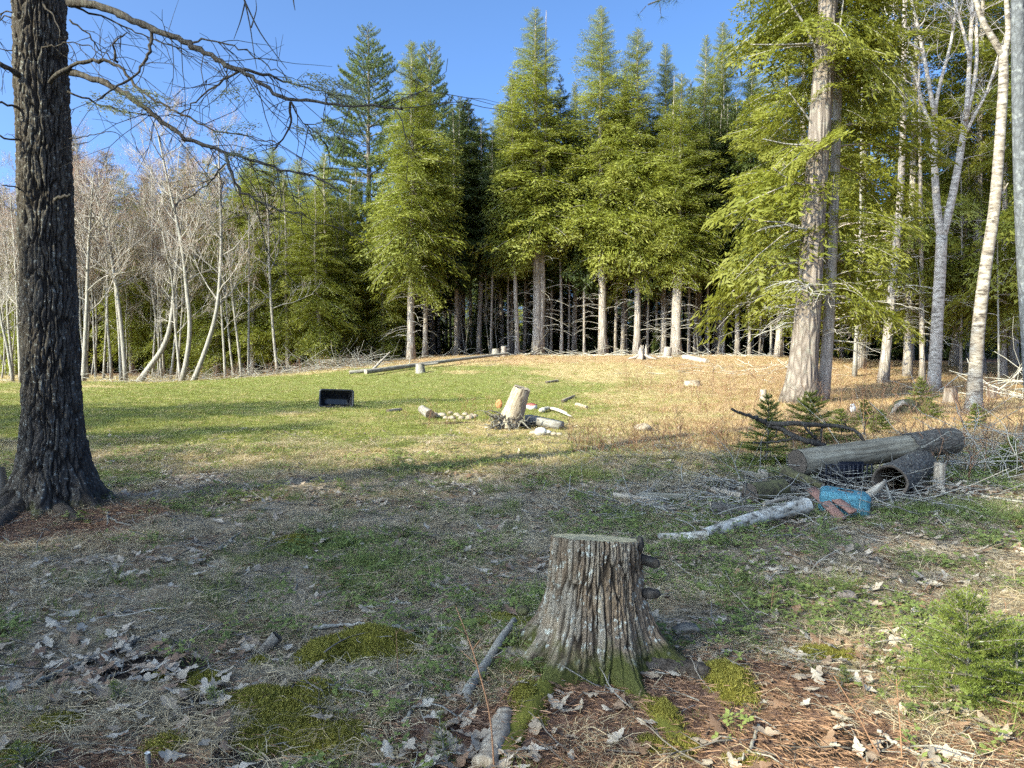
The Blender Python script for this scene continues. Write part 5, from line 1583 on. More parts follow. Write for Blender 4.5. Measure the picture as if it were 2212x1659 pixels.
for pxs, r0, r1 in (([(1168, 893), (1180, 885), (1195, 888), (1215, 897), (1234, 906)], 0.05, 0.015), ([(1182, 885), (1200, 886), (1225, 896)], 0.03, 0.01), ([(1172, 893), (1177, 890), (1186, 888)], 0.06, 0.035)):
    q = smooth_path([on_ground(x, y) + np.array([0, 0, r0 + 0.02]) - np.array(dw.location) for x, y in pxs], 10)
    m.tube(q, np.linspace(r0, r1, 10), 8, 1.0, True, 0.2, 3)
m.obj('branch', M['grey_stick'], dw)
for i, (pa, pb, r, lab) in enumerate((((1215, 870), (1240, 858), 0.05, 'orange splintered wood piece in the sunlit grass'), ((1246, 877), (1268, 884), 0.055, 'short brown log piece with a dark end in the sunlit grass'), ((838, 892), (866, 888), 0.05, 'pale wood piece on the bare soil left of the short log'), ((1180, 828), (1205, 824), 0.05, 'grey twig heap remnant on the far grass'))):
    p0, p1 = on_ground(*pa), on_ground(*pb)
    p0[2] += r * 0.8; p1[2] += r * 0.8
    make_log('wood_piece', lab, 'wood', p0, p1, r, r * 0.8, 'weathered', 'dark_cut', 30 + i, rough=0.25, n=10)
# ---------------------------------------------------------------- the wood pile on the right
def pile(x, y):
    return 1622 + x * 0.2333, 899.5 + y * 0.2333
p0, p1 = at_depth(1722, 1000, 8.55), at_depth(2058, 951, 9.5)
def bark_part(T, Z, L):
    return 0.0 * Z
big = make_log('fallen_log', 'long grey debarked log propped across the top of the wood pile', 'log', p0, p0 + (p1 - p0) * 0.70, 0.150, 0.150, 'log_wood', 'dark_cut', 3, (1, 0), 0.05, 30, None, 0.0, 0, None, 40, 5)
m = MB()
L = float(np.linalg.norm(p1 - p0))
n_, k_ = 30, 18
T, Z = np.meshgrid(np.arange(n_) * 2 * math.pi / n_, np.linspace(L * 0.66, L, k_))
st_ = (Z < L * 0.68) * 0.0
R = 0.156 + 0.02 * (fbm(np.cos(T) * 4, np.sin(T) * 4, Z * 9, seed=4, oct=4) - 0.5) * 2 + 0.004
edge = 0.09 * (fbm(np.cos(T) * 3 + 2, np.sin(T) * 3, seed=6, oct=3) - 0.5) * 4
Zs = Z + edge * (1 - (Z - Z.min()) / (Z.max() - Z.min()))
V = np.stack([R * np.cos(T), R * np.sin(T), Zs], -1)
i = np.arange(k_ - 1)[:, None] * n_ + np.arange(n_)[None, :]; j = np.arange(k_ - 1)[:, None] * n_ + (np.arange(n_)[None, :] + 1) % n_
m.add(V.reshape(-1, 3), None, np.stack([i, j, j + n_, i + n_], -1).reshape(-1, 4))
c = V[-1].mean(0)
m.add(np.vstack([V[-1], c[None]]), [[a, (a + 1) % n_, n_] for a in range(n_)], None, 0)
m.obj('remaining_bark', M['log_bark'], big)

h0 = at_depth(1922, 1037, 7.95); h1 = at_depth(1990, 1000, 9.2)
h0[2] = float(hgt(h0[0], h0[1])) + 0.165; h1[2] = float(hgt(h1[0], h1[1])) + 0.2
make_log('hollow_log', 'hollow log section with its open end under the long grey log', 'log', h0, h1, 0.175, 0.17, 'log_bark', 'dark_cut', 9, (1, 1), 0.10, 28, None, 0.0, 0.86, None, 16)

def ground_log(name, label, cat, pa, pb, r0, r1, bark, end, lift0=0.0, lift1=0.0, **kw):
    q0, q1 = on_ground(*pa), on_ground(*pb)
    q0[2] += r0 * 0.7 + lift0; q1[2] += r1 * 0.7 + lift1
    return make_log(name, label, cat, q0, q1, r0, r1, bark, end, **kw)

ground_log('birch_log', 'white birch log with loose bark slanting up onto the wood pile', 'log', (1520, 1166), (1742, 1118), 0.055, 0.072, 'birch_log', 'dark_cut', 0.0, 0.07, seed=12, bend=0.03, rough=0.14)
ground_log('birch_log', 'thin rotting birch piece on the grass at the left foot of the pile', 'log', (1420, 1168), (1530, 1166), 0.035, 0.045, 'birch_log', 'dark_cut', seed=13, rough=0.2)
ground_log('mossy_log', 'dark mossy log lump left of the blue block', 'log', (1620, 1092), (1692, 1078), 0.12, 0.10, 'mossy_wood', 'dark_cut', 0.03, 0.05, seed=14, rough=0.2)
ground_log('split_log', 'short dark split log low in the pile beside the mossy lump', 'log', (1534, 1112), (1628, 1116), 0.075, 0.06, 'log_bark', 'weathered', seed=15, rough=0.15)
ground_log('split_log', 'pale split billet at the far left of the wood pile', 'log', (1328, 1076), (1430, 1090), 0.05, 0.04, 'weathered', 'cut_face', seed=16, rough=0.2, split=1.0)
ground_log('split_log', 'grey split billet lying behind the pale one on the left', 'log', (1380, 1080), (1484, 1084), 0.055, 0.05, 'log_wood', 'cut_face', 0.01, 0.01, seed=17, rough=0.2, split=2.0)
ground_log('broken_branch', 'greenish broken branch piece resting below the end of the long grey log', 'branch', (1692, 1058), (1776, 1082), 0.06, 0.035, 'mossy_wood', 'weathered', 0.17, 0.13, seed=18, rough=0.25)
s0 = on_ground(2028, 1052)
make_log('post_stub', 'short upright grey post stub right of the hollow log', 'post', s0 + np.array([0, 0, -0.05]), s0 + np.array([0.015, 0.02, 0.27]), 0.062, 0.058, 'weathered', 'weathered', 19, (0, 1), 0.12)
ground_log('pale_stick', 'pale peeled stick on top of the birch log', 'stick', (1650, 1112), (1708, 1098), 0.022, 0.02, 'weathered', 'weathered', 0.09, 0.1, seed=22, n=10)

def plank(name, label, cat, a, b, w, th, mat, seed=0, roll=0.0, point=False):
    t = thing(name, label, cat, tuple(a))
    L = orient(t, a, b)
    t.rotation_quaternion = t.rotation_quaternion @ Euler((0, 0, roll)).to_quaternion()
    m = MB()
    g_ = np.random.RandomState(seed)
    k = 7
    for s_ in range(1):
        zz_ = np.linspace(0, L, k)
        ww = np.full(k, w / 2) * (1 - (0.8 * (zz_ / L) ** 3 if point else 0))
        sag = 0.015 * np.sin(zz_ / L * math.pi)
        rows = [np.array([[-ww[q], -th / 2 + sag[q], zz_[q]], [ww[q], -th / 2 + sag[q], zz_[q]], [ww[q], th / 2 + sag[q], zz_[q]], [-ww[q], th / 2 + sag[q], zz_[q]]]) + g_.randn(4, 3) * 0.0012 for q in range(k)]
        m.add(np.vstack(rows), None, [[q * 4 + i_, q * 4 + (i_ + 1) % 4, (q + 1) * 4 + (i_ + 1) % 4, (q + 1) * 4 + i_] for q in range(k - 1) for i_ in range(4)] + [[0, 3, 2, 1], [k * 4 - 4, k * 4 - 3, k * 4 - 2, k * 4 - 1]])
    m.obj('board', M[mat], t, False)
    return t
# turquoise block
c = on_ground(1828, 1112)
tq = thing('painted_block', 'chipped turquoise painted stone block in front of the hollow log', 'block', tuple(c + np.array([0, 0.05, 0.10])))
tq.rotation_euler = (0.05, 0.10, math.radians(-24))
m = MB()
n_, k_ = 48, 26
th = np.arange(n_) * 2 * math.pi / n_; ph = np.linspace(0.02, math.pi - 0.02, k_)
T, Pp = np.meshgrid(th, ph)
d = np.stack([np.sin(Pp) * np.cos(T), np.sin(Pp) * np.sin(T), np.cos(Pp)], -1).reshape(-1, 3)
pw = 0.30
v = np.sign(d) * np.abs(d) ** pw * np.array([0.225, 0.15, 0.125])
v *= (1 + 0.16 * (fbm(v[:, 0] * 14 + 4, v[:, 1] * 14, v[:, 2] * 14, seed=5, oct=4) - 0.5))[:, None]
i = np.arange(k_ - 1)[:, None] * n_ + np.arange(n_)[None, :]; j = np.arange(k_ - 1)[:, None] * n_ + (np.arange(n_)[None, :] + 1) % n_
m.add(v, None, np.stack([i, i + n_, j + n_, j], -1).reshape(-1, 4))
m.obj('block', M['turquoise'], tq)
m = MB()
g = np.random.RandomState(3)
for q in range(60):
    x, y = g.uniform(-0.15, 0.12), g.uniform(-0.11, 0.09)
    box(m, g.uniform(0.015, 0.05), g.uniform(0.008, 0.022), 0.006, (0, 0, 0), 0.003, q)
    a = g.uniform(0, 3.1)
    m.v[-1] = rot_z(m.v[-1], a) + np.array([x, y, 0.108 + g.uniform(0, 0.014)])
kind(tag(m.obj('bark_chips', M['chips'], None, False), 'bark chips scattered on top of the turquoise block', 'bark chips'), 'stuff')
ch = bpy.data.objects['bark_chips']
ch.location = tq.location; ch.rotation_euler = tq.rotation_euler
q0, q1 = on_ground(1753, 1098), on_ground(1817, 1128)
plank('terracotta_board', 'longer brick-red board leaning down left of the turquoise block', 'board', q0 + np.array([0, 0.03, 0.19]), q1 + np.array([0, -0.02, 0.025]), 0.085, 0.022, 'terracotta', 1, 0.5)
q0, q1 = on_ground(1784, 1106), on_ground(1836, 1126)
plank('terracotta_board', 'shorter brick-red board lying across the front of the turquoise block', 'board', q0 + np.array([0, 0.02, 0.17]), q1 + np.array([0, -0.06, 0.10]), 0.075, 0.02, 'terracotta', 2, 0.35)
q0 = on_ground(1876, 1100)
plank('split_board', 'pointed grey splinter board rising right of the turquoise block', 'board', q0 + np.array([-0.03, 0.12, 0.06]), at_depth(1915, 1038, 7.75), 0.075, 0.03, 'weathered', 3, 1.0, True)
q0 = on_ground(1925, 1098)
ground_log('stick', 'thin stick propped against the mouth of the hollow log', 'stick', (1932, 1102), (1909, 1080), 0.013, 0.01, 'grey_stick', 'weathered', 0.0, 0.20, seed=24, n=8)
# dark perforated crate in the hollow under the log
cr = thing('mesh_crate', 'dark perforated crate half hidden under the long grey log', 'crate', tuple(on_ground(1855, 1062) + np.array([0, 0.25, 0.13])))
m = MB()
for s_ in range(11):
    box(m, 0.016, 0.01, 0.26, (-0.25 + s_ * 0.05, 0, 0)); 
for s_ in range(6):
    box(m, 0.52, 0.012, 0.014, (0, 0.002, -0.12 + s_ * 0.048))
m.obj('grid', M['mesh_dark'], cr, False)
m = MB(); box(m, 0.5, 0.02, 0.25, (0, 0.2, 0)); box(m, 0.5, 0.2, 0.02, (0, 0.1, -0.12)); m.obj('shell', M['mesh_dark'], cr, False)

g = np.random.RandomState(77)
for k in range(16):
    x, y = pile(g.uniform(-260, 520), g.uniform(520, 800))
    q0 = on_ground(x, y); a = g.uniform(0, 3.14); L = g.uniform(0.15, 0.5)
    q1 = q0 + np.array([math.cos(a) * L, math.sin(a) * L * 0.7, g.uniform(-0.02, 0.10)])
    q0[2] += 0.03; q1[2] = max(q1[2], float(hgt(q1[0], q1[1])) + 0.03)
    make_log('wood_piece', 'broken rotting wood piece among the sticks of the wood pile', 'wood', q0, q1, g.uniform(0.02, 0.05), g.uniform(0.015, 0.035), ('log_bark', 'weathered', 'mossy_wood', 'log_wood')[k % 4], 'dark_cut', 200 + k, rough=0.3, n=9, k=6, group='rotting pieces in the wood pile', split=1.0 if k % 3 == 0 else None)
# dark dead branch standing behind the log
db = thing('dead_branch', 'dark crooked dead branch sprawling behind the left end of the long grey log', 'branch', tuple(at_depth(1772, 975, 9.0)))
DB = np.array(db.location)
m = MB()
for zp, r0, r1 in (([(-180, -70), (-60, -20), (60, 20), (140, 60)], 0.014, 0.028), ([(140, 70), (250, 75), (370, 60), (480, 55), (600, 85), (680, 100), (790, 85), (900, 100), (1010, 125), (1050, 170), (1045, 230)], 0.034, 0.018),
                  ([(150, 80), (250, 100), (330, 150), (430, 200), (520, 235), (680, 275)], 0.030, 0.036), ([(480, 60), (520, 120), (570, 180), (640, 240)], 0.018, 0.014), ([(655, 100), (650, 170), (645, 240)], 0.015, 0.008),
                  ([(20, 240), (150, 240), (300, 225), (420, 205)], 0.010, 0.014), ([(250, 110), (230, 180), (170, 240)], 0.008, 0.004), ([(300, 130), (330, 200), (320, 280)], 0.008, 0.004), ([(150, 80), (130, 40), (140, 20)], 0.022, 0.012), ([(880, 98), (880, 70), (840, 60)], 0.01, 0.004), ([(1050, 170), (1052, 120), (1060, 60)], 0.008, 0.003)):
    q = smooth_path([at_depth(*pile(x, y), 9.0 + 0.1 * math.sin(x * 0.01)) - DB for x, y in zp], 14)
    q[1:-1] += np.random.RandomState(len(zp)).randn(12, 3) * 0.006
    m.tube(q, np.linspace(r0, r1, 14), 7, 0.15, True, 0.25, 3)
m.obj('branch', M['dark_bark'], db)

# brushwood: twigs and sticks that nobody could count
def brush(name, label, centre, spread, n, seed, mat, rad=(0.003, 0.010), length=(0.3, 1.1), height=0.25, flat=0.4, tint=0.3):
    g_ = np.random.RandomState(seed)
    m = MB()
    for q in range(n):
        x = centre[0] + g_.randn() * spread[0]; y = centre[1] + g_.randn() * spread[1]
        z = float(hgt(x, y)) + 0.01 + height * g_.rand() ** 2 * math.exp(-(((x - centre[0]) / (spread[0] * 1.6)) ** 2))
        a = g_.uniform(0, math.pi * 2); e = g_.randn() * flat * 0.5
        d = np.array([math.cos(a) * math.cos(e), math.sin(a) * math.cos(e), math.sin(e)])
        L = g_.uniform(*length)
        pts = [np.array([x, y, z])]
        for s_ in range(5):
            d = d + g_.randn(3) * 0.16; d /= np.linalg.norm(d)
            w = pts[-1] + d * L / 5
            w[2] = max(w[2], float(hgt(w[0], w[1])) + 0.006)
            pts.append(w)
        r = g_.uniform(*rad)
        m.tube(np.array(pts), np.linspace(r, r * 0.5, 6), 4, tint * g_.rand() * 2, False)
        if g_.rand() < 0.5:
            d2 = d + g_.randn(3) * 0.7
            m.tube(np.array([pts[2], pts[2] + d2 * L * 0.2, pts[2] + d2 * L * 0.35]), [r * 0.6, r * 0.45, r * 0.3], 3, tint, False)
    return kind(tag(m.obj(name, M[mat]), label, 'brush'), 'stuff')
brush('brushwood', 'tangle of grey twigs and sticks in and around the wood pile', (3.25, 7.95), (0.95, 0.40), 210, 1, 'stick', (0.003, 0.010), (0.25, 0.9), 0.16, 0.25)
brush('brushwood', 'low litter of sticks along the left foot of the wood pile', (2.0, 7.8), (0.85, 0.5), 220, 2, 'grey_stick', (0.002, 0.007), (0.2, 0.7), 0.10)
brush('brushwood', 'grey brush heap at the right edge beyond the long grey log', (6.4, 9.6), (0.8, 0.6), 260, 3, 'grey_stick', (0.003, 0.010), (0.4, 1.5), 0.55, 0.9)
brush('brushwood', 'heap of dead branches at the treeline near the lower end of the fallen log', (-8.9, 37.5), (1.9, 0.8), 240, 4, 'stick', (0.006, 0.018), (0.8, 2.6), 0.4, 0.5, 0.5)
brush('brushwood', 'broken branches strewn along the foot of the hill trees', (4.5, 43.0), (7.0, 0.8), 200, 5, 'grey_stick', (0.008, 0.025), (0.5, 2.2), 0.15, 0.2, 0.9)
brush('brushwood', 'pile of bleached branches right of the birch', (17.5, 24.5), (2.0, 1.4), 130, 6, 'grey_stick', (0.008, 0.03), (0.8, 2.6), 0.6, 0.7, 0.9)
brush('brushwood', 'low brush along the left edge of the clearing', (-14.5, 36.0), (5.0, 0.7), 420, 7, 'grey_stick', (0.004, 0.012), (0.4, 1.4), 0.35, 0.9, 0.5)
brush('brushwood', 'scattered bleached sticks on the brown slope left of the massive trunk', (9.5, 33.0), (2.2, 1.4), 60, 8, 'grey_stick', (0.008, 0.02), (0.4, 1.5), 0.05, 0.1, 1.0)
brush('brushwood', 'dark dead stems in the hollow in front of the wood pile', (1.9, 10.2), (1.0, 0.35), 150, 9, 'stick', (0.0015, 0.004), (0.2, 0.6), 0.25, 0.9)

# ---------------------------------------------------------------- along the edge of the clearing
def far_log(name, label, pa, pb, r0, r1, bark='grey_bark', end='weathered', l0=0.0, l1=0.0, **kw):
    return ground_log(name, label, 'log', pa, pb, r0, r1, bark, end, l0, l1, **kw)
far_log('fallen_log', 'long fallen trunk lying along the treeline up the hill', (790, 812), (1098, 776), 0.10, 0.06, 'grey_bark', 'weathered', 0.1, 0.25, seed=41, n=12, bend=0.15)
far_log('fallen_log', 'second fallen trunk crossing below the long one at the treeline', (755, 808), (945, 796), 0.09, 0.05, 'grey_bark', 'weathered', 0.0, 0.2, seed=42, n=10)
far_log('fallen_log', 'bleached branch rising from the brush heap by the fallen trunk', (800, 806), (842, 796), 0.06, 0.03, 'white_trunk', 'weathered', 0.0, 0.7, seed=43, n=8)
far_log('fallen_log', 'short white log lying on the brown slope right of the hill trees', (1478, 776), (1528, 784), 0.14, 0.11, 'white_trunk', 'weathered', seed=44, n=12)
far_log('fallen_log', 'pale fallen stick lying across the foot of the white-topped stump', (1418, 773), (1452, 774), 0.07, 0.05, 'white_trunk', 'weathered', seed=45, n=10)
def stub(label, px, py, r, h, bark, end, name='cut_stump', seed=1, tilt=0.0, flare=1.25):
    b_ = on_ground(px, py)
    return make_log(name, label, 'stump', b_ + np.array([0, 0, -0.05]), b_ + np.array([tilt, 0, h]), r * flare, r, bark, end, seed, (0, 1), 0.15, 16)
stub('grey cut post, left of two beside the bluish leaning trunk', 1071, 771, 0.19, 0.42, 'grey_bark', 'weathered', seed=51)
stub('pale slim cut post, right of two beside the bluish leaning trunk', 1088, 769, 0.13, 0.52, 'white_trunk', 'white_paint', seed=52)
stub('white-topped cut stump beside the trunks on the hill crest', 1440, 771, 0.19, 0.52, 'hemlock_bark', 'white_paint', seed=53, tilt=0.08)
stub('low square cut stump in front of the fallen trunk at the treeline', 908, 806, 0.18, 0.38, 'grey_bark', 'weathered', seed=54)
stub('old grey stump between the forked tree and the birch', 2053, 872, 0.17, 0.45, 'pine_bark', 'dark_cut', seed=55)
stub('reddish low stump just right of the birch', 2142, 862, 0.13, 0.34, 'pine_bark', 'dark_cut', seed=56)
stub('low rotten stump in the sunlit grass of the slope', 1495, 832, 0.28, 0.16, 'weathered', 'weathered', seed=57)
stub('weathered cut stump behind the young spruce at the massive trunk', 1648, 868, 0.09, 0.36, 'weathered', 'weathered', seed=58)
# splintered stump
b_ = on_ground(1388, 775)
sp = thing('splintered_stump', 'jagged splintered stump with spreading roots on the hill crest', 'stump', tuple(b_))
m = MB()
g = np.random.RandomState(9)
for q in range(14):
    a = g.uniform(0, 6.28); r = g.uniform(0.03, 0.2)
    x, y = math.cos(a) * r, math.sin(a) * r
    h = g.uniform(0.3, 0.72)
    m.tube(np.array([[x * 1.9, y * 1.9, -0.05], [x * 1.2, y * 1.2, 0.18], [x * 1.05, y * 1.05, h * 0.7], [x, y, h]]), [0.12, 0.08, 0.05, 0.012], 6, 0.6, True, 0.3, q)
for q in range(7):
    a = q * 0.9
    m.tube(np.array([[math.cos(a) * 0.15, math.sin(a) * 0.15, 0.2], [math.cos(a) * 0.45, math.sin(a) * 0.45, 0.06], [math.cos(a) * 0.9, math.sin(a) * 0.9, -0.02]]), [0.09, 0.06, 0.03], 6, 0.6, True, 0.2, q)
m.obj('stump', M['grey_bark'], sp)
# dark rotten stump piece at the right
b_ = on_ground(1945, 897)
rs = thing('rotten_log', 'dark broken log end with a pale torn top in the sunlit brush', 'log', tuple(b_))
m = MB(); blob(m, (0.15, 0.1, 0.14), (0.36, 0.2, 0.2), 7, 0.4, 20, 12); m.obj('log', M['mossy_wood'], rs)
m = MB(); m.tube(np.array([[-0.22, 0, 0.0], [-0.12, -0.05, 0.22], [0.02, -0.06, 0.32], [0.14, -0.05, 0.24]]), [0.04, 0.06, 0.06, 0.03], 7, 0, True, 0.3, 2); m.obj('torn_edge', M['weathered'], rs)
b_ = on_ground(1842, 893)
make_rock('white_scrap', 'small white scrap lying in the brush below the massive trunk', 'litter', b_ + np.array([0, 0, 0.12]), (0.07, 0.05, 0.13), 95, 'white_paint', None, 0.15)
b_ = on_ground(1782, 872)
make_rock('pale_rock', 'pale yellowish rock in the tan grass left of the young spruce', 'rock', on_ground(1388, 930) + np.array([0, 0, 0.05]), (0.17, 0.1, 0.08), 96, 'stone', None, 0.3)

# ---------------------------------------------------------------- young firs and seedlings
def young_fir(name, label, base, H, R, seed, leaf, needle=0.016, dens=1.0, whorls=7, per=6, lean=0.0, droop=0.1, group=None, nw=0.0011, tipgrow=0.3):
    g_ = np.random.RandomState(seed)
    t = thing(name, label, 'sapling', tuple(base), group)
    wood, lv = MB(), MB()
    stem = np.array([[lean * z * H + 0.01 * math.sin(z * 5), 0.01 * math.cos(z * 4), z * H] for z in np.linspace(0, 1, 9)])
    wood.tube(stem, np.linspace(0.004 + 0.012 * H, 0.002, 9), 6)
    Vs, TI = [], []
    def needles(a, b, tipt):
        L = np.linalg.norm(b - a)
        k = max(3, int(L * 330 * dens))
        d = (b - a) / (L + 1e-9)
        s_ = g_.rand(k, 1)
        P = a + (b - a) * s_
        side = np.cross(d, [0, 0, 1.0]); side /= np.linalg.norm(side) + 1e-9
        up = np.cross(side, d)
        ang = g_.uniform(-1.0, 1.0, (k, 1)) * 1.25
        sg = np.where(g_.rand(k, 1) < 0.5, 1, -1)
        D = d * 0.55 + side * sg * np.cos(ang) * 0.9 + up * (np.sin(ang) * 0.8 + 0.25)
        D /= np.linalg.norm(D, axis=1)[:, None]
        W = np.cross(D, up + g_.randn(k, 3) * 0.3); W /= np.linalg.norm(W, axis=1)[:, None]
        l = needle * g_.uniform(0.7, 1.2, (k, 1))
        Vs.append(np.stack([P - W * nw, P + W * nw, P + D * l], 1).reshape(-1, 3))
        TI.append(np.full(k * 3, tipt))
    needles(stem[4], stem[-1], 0.5)
    for w in range(whorls):
        u = 0.05 + 0.86 * (w / max(1, whorls - 1)) ** 0.9
        z = u * H
        p = np.array([np.interp(u, np.linspace(0, 1, 9), stem[:, c]) for c in range(3)])
        a0 = g_.rand() * 6
        for q in range(per + (2 if w < 2 else 0)):
            az = a0 + q * 6.283 / per + g_.randn() * 0.25
            L = R * (1.05 - u) ** 0.85 * g_.uniform(0.65, 1.15)
            e = math.radians(4 + 45 * u) + g_.randn() * 0.12
            seg = np.linspace(0, 1, 5)
            B = np.stack([seg * L * math.cos(e), 0 * seg, seg * L * math.sin(e) - droop * L * seg ** 2 * (1 - u)], -1)
            B = rot_z(B, az) + p
            wood.tube(B, np.linspace(0.003 + 0.004 * L, 0.0015, 5), 4, 0, False)
            needles(B[0] + (B[-1] - B[0]) * 0.12, B[2], 0.05); needles(B[2], B[-1], 0.25)
            m_ = int(2 + L * 16)
            for r in range(m_):
                tt = 0.22 + 0.72 * (r + g_.rand() * 0.5) / m_
                o_ = np.array([np.interp(tt, seg, B[:, c]) for c in range(3)])
                for sd in (1, -1):
                    l2 = L * 0.42 * (1.08 - tt) * g_.uniform(0.7, 1.2)
                    a2 = az + sd * math.radians(48 + 10 * g_.randn())
                    tip = o_ + np.array([math.cos(a2) * l2, math.sin(a2) * l2, l2 * (0.25 * math.sin(e) + 0.06 * g_.randn())])
                    needles(o_, tip, 0.1 + 0.5 * (g_.rand() < tipgrow))
    V = np.vstack(Vs)
    lv.add(V, np.arange(len(V)).reshape(-1, 3), None, np.concatenate(TI))
    wood.obj('stem', M['stick'], t)
    lv.obj('needles', M[leaf], t, False)
    return t
young_fir('fir_sapling', 'bushy young fir in the right corner of the foreground', on_ground(2085, 1500), 0.47, 0.40, 1, 'fir_leaf', 0.020, 1.6, 9, 8, 0.0, 0.03, None, 0.0017, 0.25)
young_fir('fir_sapling', 'lower young fir overlapping the bushy one at the right edge', on_ground(2190, 1510), 0.34, 0.32, 2, 'fir_leaf', 0.020, 1.4, 7, 8, 0.0, 0.03, None, 0.0017)
young_fir('spruce_sapling', 'yellowish young spruce behind the dark dead branch', at_depth(1655, 985, 10.3) * np.array([1, 1, 0]) + np.array([0, 0, float(hgt(at_depth(1655, 985, 10.3)[0], 10.3))]), 0.95, 0.50, 3, 'spruce_leaf', 0.024, 1.6, 10, 8, 0.03, 0.1, None, 0.0028)
b_ = at_depth(1745, 950, 12.5)
young_fir('hemlock_sapling', 'flat-topped green hemlock sapling in front of the massive trunk', (b_[0], b_[1], float(hgt(b_[0], b_[1]))), 0.85, 0.80, 4, 'spruce_leaf', 0.028, 1.3, 8, 8, 0.05, 0.25, None, 0.0036)
for i, (px, py, H, R, leaf, lab) in enumerate(((950, 1662, 0.24, 0.11, 'fir_leaf', 'pine seedling among bleached leaves at the bottom edge'), (12, 1560, 0.15, 0.06, 'fir_leaf', 'tiny fir seedling at the left edge of the foreground'), (46, 1660, 0.10, 0.10, 'fir_leaf', 'tiny fir seedling in the lower left corner'),
                       (1115, 1405, 0.14, 0.10, 'fir_leaf', 'small bluish seedling in the angle of the stump roots'), (1010, 1325, 0.14, 0.07, 'fir_leaf', 'seedling behind the left root of the stump'), (460, 1525, 0.08, 0.08, 'fir_leaf', 'soft seedling by the dark bare soil'),
                       (250, 1520, 0.10, 0.07, 'fir_leaf', 'soft seedling left of the dark bare soil'), (1820, 1480, 0.09, 0.06, 'fir_leaf', 'thin seedling left of the young firs'), (900, 1300, 0.15, 0.07, 'fir_leaf', 'seedling in the litter left of the stump'))):
    young_fir('conifer_seedling', lab, on_ground(px, py), H, R, 20 + i, leaf, 0.022, 0.8, 5, 5, 0.05, 0.05, None, 0.0009)
for i, (px, d, H, lab) in enumerate(((1870, 15.5, 0.55, 'low green sapling in the brush below the massive trunk'), (1990, 20.5, 0.8, 'round green sapling left of the grey old stump'), (2110, 15.0, 0.5, 'low dark green sapling at the foot of the birch'), (2010, 17, 0.5, 'feathery green sapling in the tan brush'), (1820, 13.2, 0.5, 'feathery green sapling behind the long grey log'), (1905, 14.0, 0.45, 'small feathery green sapling above the long grey log'), (2190, 9.5, 0.45, 'bluish green sapling in the brush heap at the right edge'))):
    x, y = spot(px, d)
    young_fir('conifer_sapling', lab, (x, y, float(hgt(x, y))), H, H * 0.75, 40 + i, 'spruce_leaf' if i < 6 else 'fir_leaf', 0.035, 0.7, 7, 7, 0.0, 0.1, None, 0.0045)
x, y = spot(1420, 45.5)
plant_tree('young_hemlock', P_YOUNG[0], ground_at(x, y), 0.5, 0.36, 'small bright hemlock between trunks behind the splintered stump', 'sapling')

